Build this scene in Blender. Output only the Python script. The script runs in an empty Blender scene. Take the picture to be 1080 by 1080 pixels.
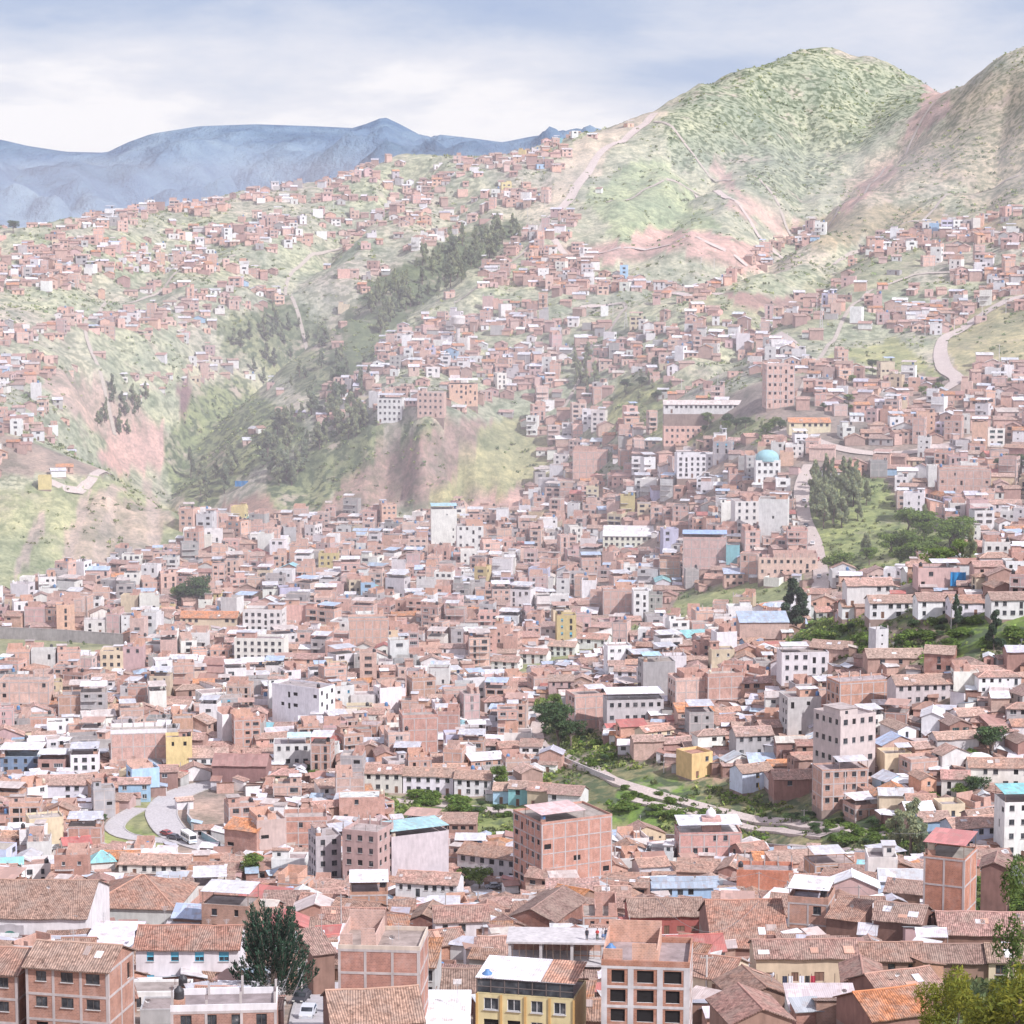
import bpy, math, random
import numpy as np
from mathutils import Vector, Matrix, Euler

R = math.radians
scene = bpy.context.scene
COL = scene.collection
rng = random.Random(7)

# ------------------------------------------------------------------ camera
F = 2700.0                       # focal length in photo pixels (photo is 1080 wide)
TH = math.atan(340 / 2700)       # downward pitch, horizon at pixel row 200
CT, ST = math.cos(TH), math.sin(TH)
cam_d = bpy.data.cameras.new('camera')
cam_d.sensor_width = 36; cam_d.lens = 90
cam_d.clip_start = 1; cam_d.clip_end = 40000
cam = bpy.data.objects.new('camera', cam_d); COL.objects.link(cam)
cam.rotation_euler = (math.pi / 2 - TH, 0, 0)
scene.camera = cam

def slopes(px, py):
    """horizontal (x/y) and vertical (z/y) slope of the view ray through a photo pixel"""
    cx = (px - 540) / F; cy = -(py - 540) / F
    dy = CT + cy * ST; dz = -ST + cy * CT
    return cx / dy, dz / dy

def project(x, y, z):
    dep = y * CT - z * ST
    cy = (y * ST + z * CT) / dep
    return 540 + F * x / dep, 540 - F * cy

# ------------------------------------------------------------------ noise
def _hash(ix, iy, seed):
    h = (ix.astype(np.int64) * 374761393 + iy.astype(np.int64) * 668265263 + seed * 974711) & 0x7fffffff
    h = ((h ^ (h >> 13)) * 1274126177) & 0x7fffffff
    return ((h ^ (h >> 16)) & 0xffff) / 65535.0
def vnoise(x, y, seed=0):
    ix = np.floor(x); iy = np.floor(y); fx = x - ix; fy = y - iy
    fx = fx * fx * (3 - 2 * fx); fy = fy * fy * (3 - 2 * fy)
    a = _hash(ix, iy, seed); b = _hash(ix + 1, iy, seed); c = _hash(ix, iy + 1, seed); d = _hash(ix + 1, iy + 1, seed)
    return (a * (1 - fx) + b * fx) * (1 - fy) + (c * (1 - fx) + d * fx) * fy
def fbm(x, y, seed=0, n=4):
    s = 0; a = .5
    for i in range(n):
        s = s + a * vnoise(x, y, seed + i * 17); x = x * 2.03; y = y * 2.03; a *= .5
    return s
def inpoly(px, py, poly):
    px = np.asarray(px, float); py = np.asarray(py, float)
    r = np.zeros(px.shape, bool); n = len(poly)
    for i in range(n):
        x0, y0 = poly[i]; x1, y1 = poly[(i + 1) % n]
        if y0 == y1: continue
        c = ((y0 > py) != (y1 > py)) & (px < (x1 - x0) * (py - y0) / (y1 - y0) + x0)
        r ^= c
    return r

# ------------------------------------------------------------------ terrain heights
FG = [(60, 'z', -27), (120, 'z', -51), (200, 'z', -76), (300, 1080)]
COLS = {
 -160: FG + [(400,1012),(500,972),(620,935),(700,870),(790,800),(930,710),(1060,650),(1130,618),(1190,560),(1250,500),(1340,440),(1480,360),(1650,300),(1800,262),(1860,252),(2000,'z',-55),(2500,'z',-85)],
 0:    FG + [(400,1012),(500,972),(620,935),(700,870),(790,800),(930,710),(1060,650),(1120,618),(1180,560),(1240,495),(1330,430),(1480,350),(1650,285),(1800,247),(1860,240),(2000,'z',-50),(2500,'z',-80)],
 135:  FG + [(400,1010),(500,972),(620,935),(700,868),(790,800),(930,710),(1060,650),(1160,598),(1215,545),(1260,502),(1320,'z',-150),(1400,468),(1500,400),(1620,330),(1780,260),(1900,222),(2050,'z',-40),(2500,'z',-80)],
 230:  [(2340,209),(2250,'z',-26),(2600,'z',-80)],
 300:  [(2380,211),(2700,'z',-80)],
 270:  FG + [(400,1010),(500,970),(620,935),(700,868),(790,800),(930,710),(1060,650),(1200,590),(1340,545),(1400,505),(1480,450),(1600,375),(1750,300),(1900,245),(2020,212),(2200,'z',-35)],
 405:  FG + [(400,1010),(500,970),(625,935),(700,868),(790,800),(930,710),(1060,650),(1200,590),(1340,548),(1388,502),(1398,453),(1480,405),(1600,350),(1720,300),(1850,250),(1960,212),(2060,174),(2250,'z',-5),(2600,'z',-60)],
 470:  [(1345,519),(1354,453),(1312,546)],
 540:  FG + [(400,1010),(500,970),(630,930),(700,868),(790,800),(930,710),(1060,650),(1200,590),(1300,550),(1380,510),(1430,450),(1520,390),(1640,325),(1770,262),(1880,210),(1980,180),(2050,166),(2250,'z',0),(2600,'z',-60)],
 620:  [(2080,146),(2250,'z',10)],
 640:  [(2090,132)],
 705:  [(2160,93)],
 740:  [(2200,77)],
 780:  [(2250,67)],
 835:  [(2330,53)],
 865:  [(2350,50),(2520,'z',80)],
 890:  [(2350,59)],
 920:  [(2350,62)],
 970:  [(2300,86)],
 990:  [(2240,92)],
 1020: [(2150,82)],
 1050: [(2080,70)],
 675:  FG + [(400,1010),(500,967),(640,915),(700,850),(740,800),(790,755),(860,715),(950,680),(1060,640),(1150,590),(1230,530),(1320,465),(1420,400),(1560,330),(1720,265),(1870,205),(2020,145),(2125,112),(2300,'z',30),(2700,'z',-50)],
 810:  FG + [(400,1008),(500,967),(640,900),(680,860),(700,825),(740,775),(790,725),(835,690),(900,668),(1000,635),(1080,570),(1150,500),(1230,435),(1330,380),(1480,325),(1650,280),(1850,215),(2000,160),(2150,108),(2280,64),(2450,'z',60),(2800,'z',-50)],
 945:  FG + [(400,985),(500,942),(600,905),(650,850),(690,785),(730,725),(755,692),(778,650),(800,622),(840,'z',-133),(920,'z',-152),(1000,592),(1080,545),(1180,460),(1280,400),(1450,330),(1650,262),(1820,205),(2050,150),(2250,95),(2340,69),(2550,'z',60),(2900,'z',-50)],
 1000: [(2000,138),(2400,'z',60)],
 1080: FG + [(400,985),(500,940),(600,900),(640,855),(690,760),(720,695),(745,645),(790,605),(830,578),(930,'z',-140),(1050,540),(1160,455),(1280,380),(1450,300),(1650,225),(1800,160),(1950,98),(2030,59),(2250,'z',50),(2700,'z',-50)],
 1240: FG + [(400,985),(500,935),(600,890),(640,840),(690,745),(720,680),(745,630),(790,595),(830,570),(930,'z',-135),(1050,530),(1160,445),(1280,365),(1450,285),(1650,205),(1800,140),(1950,80),(2030,50),(2250,'z',50),(2700,'z',-50)],
}
P, V = [], []
for px, lst in COLS.items():
    for it in lst:
        Y = it[0]
        a, s = slopes(px, it[1] if it[1] != 'z' else 600)
        P.append((a / .05, math.log(Y) / .08)); V.append(it[2] if it[1] == 'z' else s * Y)
P = np.array(P); V = np.array(V, float)
def _phi(r2): return np.where(r2 > 1e-12, .5 * r2 * np.log(np.maximum(r2, 1e-12)), 0)
n = len(P)
K = _phi(((P[:, None, :] - P[None, :, :]) ** 2).sum(2)) + .02 * np.eye(n)
Q = np.c_[np.ones(n), P]
A = np.zeros((n + 3, n + 3)); A[:n, :n] = K; A[:n, n:] = Q; A[n:, :n] = Q.T
W = np.linalg.solve(A, np.r_[V, 0, 0, 0])
NA, NY = 640, 620
AS = np.linspace(-.40, .40, NA)
LY = np.linspace(math.log(60), math.log(2900), NY)
def tps(a, ly):
    u = np.clip(a, -.272, .277) / .05; v = ly / .08
    out = np.zeros(u.shape); uf = u.ravel(); vf = v.ravel(); of = out.ravel()
    for i in range(0, uf.size, 20000):
        q = np.c_[uf[i:i+20000], vf[i:i+20000]]
        r2 = ((q[:, None, :] - P[None]) ** 2).sum(2)
        of[i:i+20000] = _phi(r2) @ W[:n] + W[n] + q @ W[n+1:]
    return out
GA, GL = np.meshgrid(AS, LY, indexing='ij')
# evaluate on a coarse grid, then refine bilinearly with a smooth pass (the surface is smooth)
ca = np.linspace(-.40, .40, 161); cl = np.linspace(LY[0], LY[-1], 311)
CA, CL = np.meshgrid(ca, cl, indexing='ij')
CZ = tps(CA, CL)
def bil(grid, a, ly, a0, a1, na, l0, l1, nl):
    fa = np.clip((a - a0) / (a1 - a0) * (na - 1), 0, na - 1.001); fl = np.clip((ly - l0) / (l1 - l0) * (nl - 1), 0, nl - 1.001)
    i = fa.astype(int); j = fl.astype(int); fa = fa - i; fl = fl - j
    return (grid[i, j] * (1 - fa) + grid[i + 1, j] * fa) * (1 - fl) + (grid[i, j + 1] * (1 - fa) + grid[i + 1, j + 1] * fa) * fl
GZ = bil(CZ, GA, GL, -.40, .40, 161, LY[0], LY[-1], 311)
GY = np.exp(GL); GX = GA * GY
SM = GZ.copy()                       # smooth ground, before carving and noise

def zr_max(Z):
    return np.maximum.accumulate(Z / GY, axis=1)
def height(x, y):
    x = np.asarray(x, float); y = np.asarray(y, float)
    return bil(GZ, x / y, np.log(y), -.40, .40, NA, LY[0], LY[-1], NY)
def ground(px, py, Z=None):
    """the first point of the ground along the view ray of a photo pixel"""
    Z = GZ if Z is None else Z
    a, s = slopes(px, py)
    fa = min(max((a + .40) / .80 * (NA - 1), 0), NA - 1.001); i = int(fa); t = fa - i
    prof = Z[i] * (1 - t) + Z[i + 1] * t
    zr = prof / GY[0]
    j = int(np.argmax(zr >= s))
    if zr[j] < s: j = int(np.argmax(zr))
    if j > 0 and zr[j] > s:
        k = (s - zr[j-1]) / (zr[j] - zr[j-1] + 1e-9); k = min(max(k, 0), 1)
        ly = LY[j-1] + k * (LY[j] - LY[j-1])
    else: ly = LY[j]
    Y = math.exp(ly)
    return a * Y, Y, s * Y

# carve gullies, given as pixel polylines with (half width, depth)
def gpoly(pts, step=12.0):
    g = [ground(px, py, SM)[:2] for px, py in pts]
    out = []
    for (x0, y0), (x1, y1) in zip(g[:-1], g[1:]):
        k = max(2, int(math.hypot(x1 - x0, y1 - y0) / step))
        out += [(x0 + (x1 - x0) * i / k, y0 + (y1 - y0) * i / k) for i in range(k)]
    return np.array(out + [g[-1]])
GULLY = [
 ([(945,140),(905,165),(870,205),(830,240),(795,272),(740,292)], 55, 26),
 ([(1060,150),(1010,185),(955,205),(915,235),(880,275),(850,305),(800,335),(760,375),(715,400)], 38, 17),
 ([(1075,250),(1000,222),(960,235)], 25, 9),
 ([(150,492),(163,470),(180,430),(205,395),(260,365),(320,330)], 60, 46),
 ([(110,400),(140,440),(160,470)], 32, 22),
 ([(215,545),(200,510),(168,482)], 45, 12),
 ([(300,545),(330,500),(400,470),(470,500)], 25, 8),
 ([(395,355),(430,315),(480,280),(545,240)], 45, 12),
 ([(655,280),(690,240),(735,175),(760,140)], 50, 9),
 ([(850,230),(800,190),(740,165)], 40, 7),
 ([(880,120),(850,160),(830,220)], 40, 9),
 ([(600,260),(640,215),(690,160)], 35, 7),
 ([(70,320),(120,290),(200,250)], 40, 8),
 ([(340,260),(380,225),(430,190)], 40, 10),
 ([(640,872),(760,893),(880,905),(950,908)], 14, 4),
 ([(445,520),(455,470),(462,450)], 20, 9),
 ([(505,510),(494,478),(482,446)], 24, 42),
 ([(55,610),(70,565),(85,522)], 13, 9), ([(105,600),(120,560),(138,512)], 14, 10), ([(165,582),(162,548),(150,512)], 14, 9), ([(20,620),(25,580),(40,530)], 12, 5), ([(430,520),(425,485),(420,455)], 14, 14), ([(398,532),(403,490),(408,456)], 10, 10), ([(452,526),(453,490),(456,455)], 11, 12), ([(522,520),(516,490),(512,455)], 10, 8),
 ([(700,230),(730,180),(790,120)], 45, 14), ([(840,200),(850,140),(850,90)], 40, 14), ([(900,150),(915,110),(920,85)], 35, 12), ([(620,330),(650,300),(700,285)], 30, 8), ([(1040,215),(1050,150),(1060,95)], 35, 12), ([(300,300),(340,260),(380,215)], 40, 10), ([(150,330),(170,290),(180,245)], 40, 9),
]
for pts, hw, dp in GULLY:
    pl = gpoly(pts)
    m = (GX > pl[:, 0].min() - hw * 2) & (GX < pl[:, 0].max() + hw * 2) & (GY > pl[:, 1].min() - hw * 2) & (GY < pl[:, 1].max() + hw * 2)
    idx = np.nonzero(m)
    d2 = np.full(len(idx[0]), 1e12)
    X, Y_ = GX[idx], GY[idx]
    wob = 1 + .5 * (vnoise(X / 40, Y_ / 40, 3) - .5)
    for qx, qy in pl: d2 = np.minimum(d2, (X - qx) ** 2 + (Y_ - qy) ** 2)
    t = np.clip(np.sqrt(d2) / (hw * wob), 0, 1)
    GZ[idx] -= dp * (1 - t) ** 1.5
# rough relief, growing with distance from the town
PXG, PYG = project(GX, GY, SM)
amp = np.clip((GY - 1180) / 400, 0, 1)
inb = inpoly(PXG, PYG, [(-200,640),(-200,500),(60,508),(140,495),(215,555),(150,600)])
amp = np.maximum(amp, inb * .55)
bank = inpoly(PXG, PYG, [(560,740),(640,790),(760,820),(960,880),(960,915),(640,890),(540,860)]) | inpoly(PXG, PYG, [(810,690),(850,650),(1100,648),(1100,695)])
r1 = 1 - np.abs(2 * fbm(GX / 170, GY / 170, 11, 3) - 1)
r2 = 1 - np.abs(2 * fbm(GX / 45, GY / 60, 23, 3) - 1)
GZ += amp * ((r1 - .80) * 27 + (r2 - .74) * 12 + (fbm(GX / 9, GY / 12, 5, 2) - .4) * 2.6)
GZ += (amp < .02) * (fbm(GX / 30, GY / 30, 31, 3) - .44) * 1.2 + bank * (fbm(GX / 8, GY / 8, 9, 3) - .44) * 3
ZRM = zr_max(GZ)
def hidden_by(x, y, z):
    """how many metres of ground stand between the camera and the point (0 = visible)"""
    a = np.asarray(x) / np.asarray(y); ly = np.log(np.asarray(y) * .985)
    return np.maximum(0, bil(ZRM, a, ly, -.40, .40, NA, LY[0], LY[-1], NY) * y - z)

# ------------------------------------------------------------------ tags
def tag(o, label=None, cat=None, group=None, kind=None):
    if label: o['label'] = label
    if cat: o['category'] = cat
    if group: o['group'] = group
    if kind: o['kind'] = kind
    return o
def empty(name, loc, rz=0):
    o = bpy.data.objects.new(name, None); COL.objects.link(o)
    o.empty_display_size = .3
    o.location = loc; o.rotation_euler = (0, 0, rz)
    return o

# ------------------------------------------------------------------ mesh builder
class MB:
    def __init__(self): self.v = []; self.f = []; self.m = []; self.c = []; self.mats = []
    def mi(self, mat):
        if mat not in self.mats: self.mats.append(mat)
        return self.mats.index(mat)
    def face(self, pts, mat, col=(1, 1, 1)):
        b = len(self.v); self.v += [tuple(p) for p in pts]
        self.f.append(tuple(range(b, b + len(pts)))); self.m.append(self.mi(mat)); self.c.append(col)
    def box(self, lo, hi, mat, col=(1, 1, 1), skip='', xf=None):
        x0, y0, z0 = lo; x1, y1, z1 = hi
        p = [(x0,y0,z0),(x1,y0,z0),(x1,y1,z0),(x0,y1,z0),(x0,y0,z1),(x1,y0,z1),(x1,y1,z1),(x0,y1,z1)]
        if xf is not None: p = [tuple(xf @ Vector(q)) for q in p]
        b = len(self.v); self.v += p; k = self.mi(mat)
        for nm, q in (('f',(0,1,5,4)),('r',(1,2,6,5)),('b',(2,3,7,6)),('l',(3,0,4,7)),('t',(4,5,6,7)),('d',(3,2,1,0))):
            if nm in skip: continue
            self.f.append(tuple(b + i for i in q)); self.m.append(k); self.c.append(col)
    def tube(self, a, b, r0, r1, mat, col=(1, 1, 1), n=8, cap=True):
        a = Vector(a); b = Vector(b); d = (b - a).normalized()
        u = d.orthogonal().normalized(); w = d.cross(u); k0 = len(self.v); k = self.mi(mat)
        for q, r in ((a, r0), (b, r1)):
            for i in range(n):
                t = 2 * math.pi * i / n
                self.v.append(tuple(q + (u * math.cos(t) + w * math.sin(t)) * r))
        for i in range(n):
            j = (i + 1) % n
            self.f.append((k0 + i, k0 + j, k0 + n + j, k0 + n + i)); self.m.append(k); self.c.append(col)
        if cap:
            self.f.append(tuple(k0 + i for i in range(n))[::-1]); self.m.append(k); self.c.append(col)
            self.f.append(tuple(k0 + n + i for i in range(n))); self.m.append(k); self.c.append(col)
    def lathe(self, c, prof, mat, col=(1, 1, 1), n=12):
        b = len(self.v); k = self.mi(mat)
        for r, z in prof:
            for i in range(n):
                t = 2 * math.pi * i / n
                self.v.append((c[0] + r * math.cos(t), c[1] + r * math.sin(t), c[2] + z))
        for a in range(len(prof) - 1):
            for i in range(n):
                j = (i + 1) % n
                self.f.append((b + a*n + i, b + a*n + j, b + (a+1)*n + j, b + (a+1)*n + i)); self.m.append(k); self.c.append(col)
    def arrays(self):
        """face uvs in metres: u runs level along the face, v up its slope"""
        uv = []
        V_ = self.v
        for f in self.f:
            a, b, c = V_[f[0]], V_[f[1]], V_[f[2]]
            ux, uy, uz = b[0]-a[0], b[1]-a[1], b[2]-a[2]; wx, wy, wz = c[0]-a[0], c[1]-a[1], c[2]-a[2]
            nx, ny, nz = uy*wz-uz*wy, uz*wx-ux*wz, ux*wy-uy*wx
            l = math.sqrt(nx*nx+ny*ny+nz*nz) or 1; nx /= l; ny /= l; nz /= l
            h = math.hypot(nx, ny)
            if h < .04: tx, ty = 1.0, 0.0
            else: tx, ty = -ny / h, nx / h
            bx, by, bz = -nz * ty, nz * tx, nx * ty - ny * tx
            for i in f:
                p = V_[i]; uv += (p[0]*tx + p[1]*ty, p[0]*bx + p[1]*by + p[2]*bz)
        return uv
    def mesh(self, name, smooth=False):
        me = bpy.data.meshes.new(name)
        me.from_pydata(self.v, [], self.f)
        for m in self.mats: me.materials.append(M[m])
        me.polygons.foreach_set('material_index', self.m)
        ul = me.uv_layers.new(name='UVMap'); ul.data.foreach_set('uv', self.arrays())
        at = me.attributes.new('col', 'FLOAT_COLOR', 'FACE')
        at.data.foreach_set('color', [x for c in self.c for x in (c[0], c[1], c[2], 1)])
        if smooth: me.polygons.foreach_set('use_smooth', [True] * len(self.f))
        me.update()
        return me
    def build(self, name, parent=None, loc=(0, 0, 0), rz=0, smooth=False):
        o = bpy.data.objects.new(name, self.mesh(name, smooth)); COL.objects.link(o)
        o.parent = parent; o.location = loc; o.rotation_euler = (0, 0, rz)
        return o
def link(name, me, parent=None, loc=(0, 0, 0), rot=(0, 0, 0), sc=(1, 1, 1)):
    o = bpy.data.objects.new(name, me); COL.objects.link(o)
    o.parent = parent; o.location = loc; o.rotation_euler = rot; o.scale = sc
    return o
class Merged:
    """collects many transformed builders into one mesh object (only for what is too many to count)"""
    def __init__(self): self.v = []; self.f = []; self.m = []; self.c = []; self.uv = []; self.mats = []; self.nv = 0
    def add(self, mb, loc, rz, s=1.0):
        if not mb.v: return
        a = np.array(mb.v, float) * s; c, sn = math.cos(rz), math.sin(rz)
        self.v.append(np.c_[a[:, 0]*c - a[:, 1]*sn + loc[0], a[:, 0]*sn + a[:, 1]*c + loc[1], a[:, 2] + loc[2]])
        for m in mb.mats:
            if m not in self.mats: self.mats.append(m)
        mp = [self.mats.index(m) for m in mb.mats]
        self.m += [mp[k] for k in mb.m]; self.c += mb.c
        b = self.nv; self.f += [tuple(i + b for i in f) for f in mb.f]; self.nv += len(a)
        self.uv += mb.arrays()
    def build(self, name):
        me = bpy.data.meshes.new(name)
        me.from_pydata(np.concatenate(self.v).tolist(), [], self.f)
        for m in self.mats: me.materials.append(M[m])
        me.polygons.foreach_set('material_index', self.m)
        me.uv_layers.new(name='UVMap').data.foreach_set('uv', self.uv)
        me.attributes.new('col', 'FLOAT_COLOR', 'FACE').data.foreach_set('color', [x for c in self.c for x in (c[0], c[1], c[2], 1)])
        o = bpy.data.objects.new(name, me); COL.objects.link(o)
        return o
# ------------------------------------------------------------------ materials
M = {}
def nt(name):
    m = bpy.data.materials.new(name); m.use_nodes = True; t = m.node_tree
    for n_ in list(t.nodes): t.nodes.remove(n_)
    out = t.nodes.new('ShaderNodeOutputMaterial'); M[name] = m
    return m, t, out
def nd(t, typ, ins=None, **kw):
    n_ = t.nodes.new(typ)
    for k, v in kw.items(): setattr(n_, k, v)
    for k, v in (ins or {}).items():
        if isinstance(v, tuple) and len(v) == 2 and hasattr(v[0], 'outputs'): t.links.new(v[0].outputs[v[1]], n_.inputs[k])
        elif hasattr(v, 'outputs'): t.links.new(v.outputs[0], n_.inputs[k])
        else: n_.inputs[k].default_value = v
    return n_
def mixc(t, fac, a, b, blend='MIX'):
    n_ = t.nodes.new('ShaderNodeMix'); n_.data_type = 'RGBA'; n_.blend_type = blend
    for i, v in ((0, fac), (6, a), (7, b)):
        if hasattr(v, 'outputs'): t.links.new(v.outputs[2] if v.bl_idname == 'ShaderNodeMix' else v.outputs[0], n_.inputs[i])
        elif isinstance(v, tuple) and hasattr(v[0], 'outputs'): t.links.new(v[0].outputs[v[1]], n_.inputs[i])
        else: n_.inputs[i].default_value = v
    return n_
def ramp(t, fac, stops):
    n_ = t.nodes.new('ShaderNodeValToRGB'); e = n_.color_ramp.elements
    while len(e) < len(stops): e.new(.5)
    for q, (p, c) in zip(e, stops): q.position = p; q.color = c if len(c) == 4 else (*c, 1)
    t.links.new(fac.outputs[0], n_.inputs[0])
    return n_
def colsock(n_): return n_.outputs[2] if n_.bl_idname == 'ShaderNodeMix' else n_.outputs[0]
def finish(t, out, color, rough=.9, bump=None, bs=.3, bd=.05, spec=.2, metal=0.0):
    p = nd(t, 'ShaderNodeBsdfPrincipled', {'Roughness': rough, 'Specular IOR Level': spec, 'Metallic': metal})
    if hasattr(color, 'outputs'): t.links.new(colsock(color), p.inputs['Base Color'])
    else: p.inputs['Base Color'].default_value = color
    if bump is not None:
        b = nd(t, 'ShaderNodeBump', {'Strength': bs, 'Distance': bd, 'Height': bump}); t.links.new(b.outputs[0], p.inputs['Normal'])
    t.links.new(p.outputs[0], out.inputs['Surface'])
    return p
def attr(t, name='col'): return nd(t, 'ShaderNodeAttribute', attribute_name=name)
def pos_noise(t, scale, detail=3, stretch=None, rough=.55):
    g = nd(t, 'ShaderNodeNewGeometry')
    v = (g, 'Position')
    if stretch:
        mp = nd(t, 'ShaderNodeMapping', {'Vector': v, 'Scale': stretch}); v = mp
    return nd(t, 'ShaderNodeTexNoise', {'Vector': v, 'Scale': scale, 'Detail': detail, 'Roughness': rough})

def simple(name, rough=.85, lo=.72, hi=1.12, streak=True, spec=.2, bs=.15):
    m, t, out = nt(name)
    n1 = pos_noise(t, .55, 4); n2 = pos_noise(t, 1.6, 3, (1, 1, .22)) if streak else pos_noise(t, 4, 3)
    s = nd(t, 'ShaderNodeMath', {0: n1, 1: n2}, operation='ADD')
    r = nd(t, 'ShaderNodeMapRange', {'Value': s, 'From Min': .6, 'From Max': 1.4, 'To Min': lo, 'To Max': hi})
    c = mixc(t, 1.0, attr(t), r, 'MULTIPLY')
    finish(t, out, c, rough, n2, bs, .04, spec)
simple('plaster', lo=.74, hi=1.1)
simple('concrete', lo=.66, hi=1.15)
simple('adobe', lo=.7, hi=1.2, bs=.5)
simple('paint', rough=.5, lo=.88, hi=1.06, streak=False, spec=.4, bs=.05)
simple('wood', rough=.7, lo=.6, hi=1.2)
simple('cloth', rough=.95, lo=.8, hi=1.1, streak=False)
simple('skin', rough=.6, lo=.9, hi=1.05, streak=False)

m, t, out = nt('brick')              # hollow clay brick in mortar, blotchy
uv = nd(t, 'ShaderNodeUVMap')
br = nd(t, 'ShaderNodeTexBrick', {'Vector': uv, 'Color1': (.86, .86, .86, 1), 'Color2': (1.15, 1.1, 1.05, 1), 'Mortar': (1.25, 1.35, 1.42, 1), 'Scale': 1.0, 'Mortar Size': .016, 'Brick Width': .34, 'Row Height': .19})
c = mixc(t, 1.0, attr(t), br, 'MULTIPLY')
n1 = pos_noise(t, .5, 4); n2 = pos_noise(t, 1.5, 4, (1, 1, .3))
s = nd(t, 'ShaderNodeMath', {0: n1, 1: n2}, operation='ADD')
r = nd(t, 'ShaderNodeMapRange', {'Value': s, 'From Min': .6, 'From Max': 1.4, 'To Min': .68, 'To Max': 1.22})
c2 = mixc(t, 1.0, c, r, 'MULTIPLY')
pale = ramp(t, n1, [(.52, (0, 0, 0)), (.72, (.5, .5, .5))])
c3 = mixc(t, pale, c2, (.46, .34, .30, 1))
finish(t, out, c3, .92, br, .2, .02)

m, t, out = nt('tile')               # barrel clay tiles: ribs down the slope, courses across, weathered patches
uv = nd(t, 'ShaderNodeUVMap')
sx = nd(t, 'ShaderNodeSeparateXYZ', {0: uv})
wob = nd(t, 'ShaderNodeTexNoise', {'Vector': uv, 'Scale': .8, 'Detail': 2})
ux = nd(t, 'ShaderNodeMath', {0: (sx, 0), 1: 20.94}, operation='MULTIPLY')          # rib every 0.30 m
ux2 = nd(t, 'ShaderNodeMath', {0: ux, 1: wob}, operation='ADD')
rib = nd(t, 'ShaderNodeMath', {0: ux2}, operation='SINE')
vy = nd(t, 'ShaderNodeMath', {0: (sx, 1), 1: 2.6}, operation='MULTIPLY')
vf = nd(t, 'ShaderNodeMath', {0: vy}, operation='FRACT')
hgt = nd(t, 'ShaderNodeMath', {0: rib, 1: .5, 2: vf}, operation='MULTIPLY_ADD')
vor = nd(t, 'ShaderNodeTexVoronoi', {'Vector': nd(t, 'ShaderNodeMapping', {'Vector': uv, 'Scale': (3.3, 2.6, 1)}), 'Scale': 1.0})
base = attr(t)
n1 = pos_noise(t, .35, 5, None, .65); n2 = pos_noise(t, 1.3, 4, None, .7)
sp = nd(t, 'ShaderNodeSeparateColor', {0: (vor, 'Color')})
tv = nd(t, 'ShaderNodeMapRange', {'Value': (sp, 0), 'To Min': .66, 'To Max': 1.3})
c = mixc(t, 1.0, base, tv, 'MULTIPLY')
lich = ramp(t, n1, [(.42, (0, 0, 0)), (.66, (.85, .85, .85))])
c = mixc(t, lich, c, (.36, .27, .22, 1))
dk = ramp(t, n2, [(.30, (.50, .46, .45)), (.52, (1, 1, 1)), (.72, (1.18, 1.16, 1.14))])
c = mixc(t, 1.0, c, dk, 'MULTIPLY')
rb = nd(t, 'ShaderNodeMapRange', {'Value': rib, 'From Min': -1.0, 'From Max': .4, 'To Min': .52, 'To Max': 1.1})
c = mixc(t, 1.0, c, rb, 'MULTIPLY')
finish(t, out, c, .9, hgt, .5, .06)

m, t, out = nt('tin')                # corrugated sheet, streaked and patched
uv = nd(t, 'ShaderNodeUVMap'); sx = nd(t, 'ShaderNodeSeparateXYZ', {0: uv})
ux = nd(t, 'ShaderNodeMath', {0: (sx, 0), 1: 24.0}, operation='MULTIPLY')
rib = nd(t, 'ShaderNodeMath', {0: ux}, operation='SINE')
br = nd(t, 'ShaderNodeTexBrick', {'Vector': uv, 'Color1': (.8, .8, .8, 1), 'Color2': (1.1, 1.1, 1.1, 1), 'Mortar': (.7, .7, .7, 1), 'Scale': 1.0, 'Mortar Size': .02, 'Brick Width': .9, 'Row Height': 2.4})
n1 = pos_noise(t, .8, 4)
c = mixc(t, 1.0, attr(t), br, 'MULTIPLY')
rust = ramp(t, n1, [(.5, (0, 0, 0)), (.75, (.7, .7, .7))])
c = mixc(t, rust, c, (.34, .24, .20, 1))
finish(t, out, c, .55, rib, .4, .03, .4)

m, t, out = nt('slab')               # dusty flat roof
n1 = pos_noise(t, .5, 5); n2 = pos_noise(t, 2.2, 4)
c = mixc(t, 1.0, attr(t), ramp(t, n1, [(.3, (.6, .58, .56)), (.7, (1.15, 1.12, 1.1))]), 'MULTIPLY')
c = mixc(t, ramp(t, n2, [(.55, (0, 0, 0)), (.7, (.6, .6, .6))]), c, (.20, .17, .15, 1))
finish(t, out, c, .95, n2, .3, .05)

m, t, out = nt('pane')               # window glass, dark room and pale curtains painted into its colour
n1 = pos_noise(t, .7, 2)
n1 = pos_noise(t, .9, 3)
finish(t, out, ramp(t, n1, [(.35, (.018, .022, .028)), (.62, (.07, .08, .09)), (.70, (.16, .16, .16)), (.76, (.42, .40, .38))]), .12, None, spec=.5)
m, t, out = nt('dark'); finish(t, out, (.022, .02, .02, 1), .95)
m, t, out = nt('blueglass'); finish(t, out, (.03, .16, .26, 1), .15, None, spec=.5)

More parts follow.
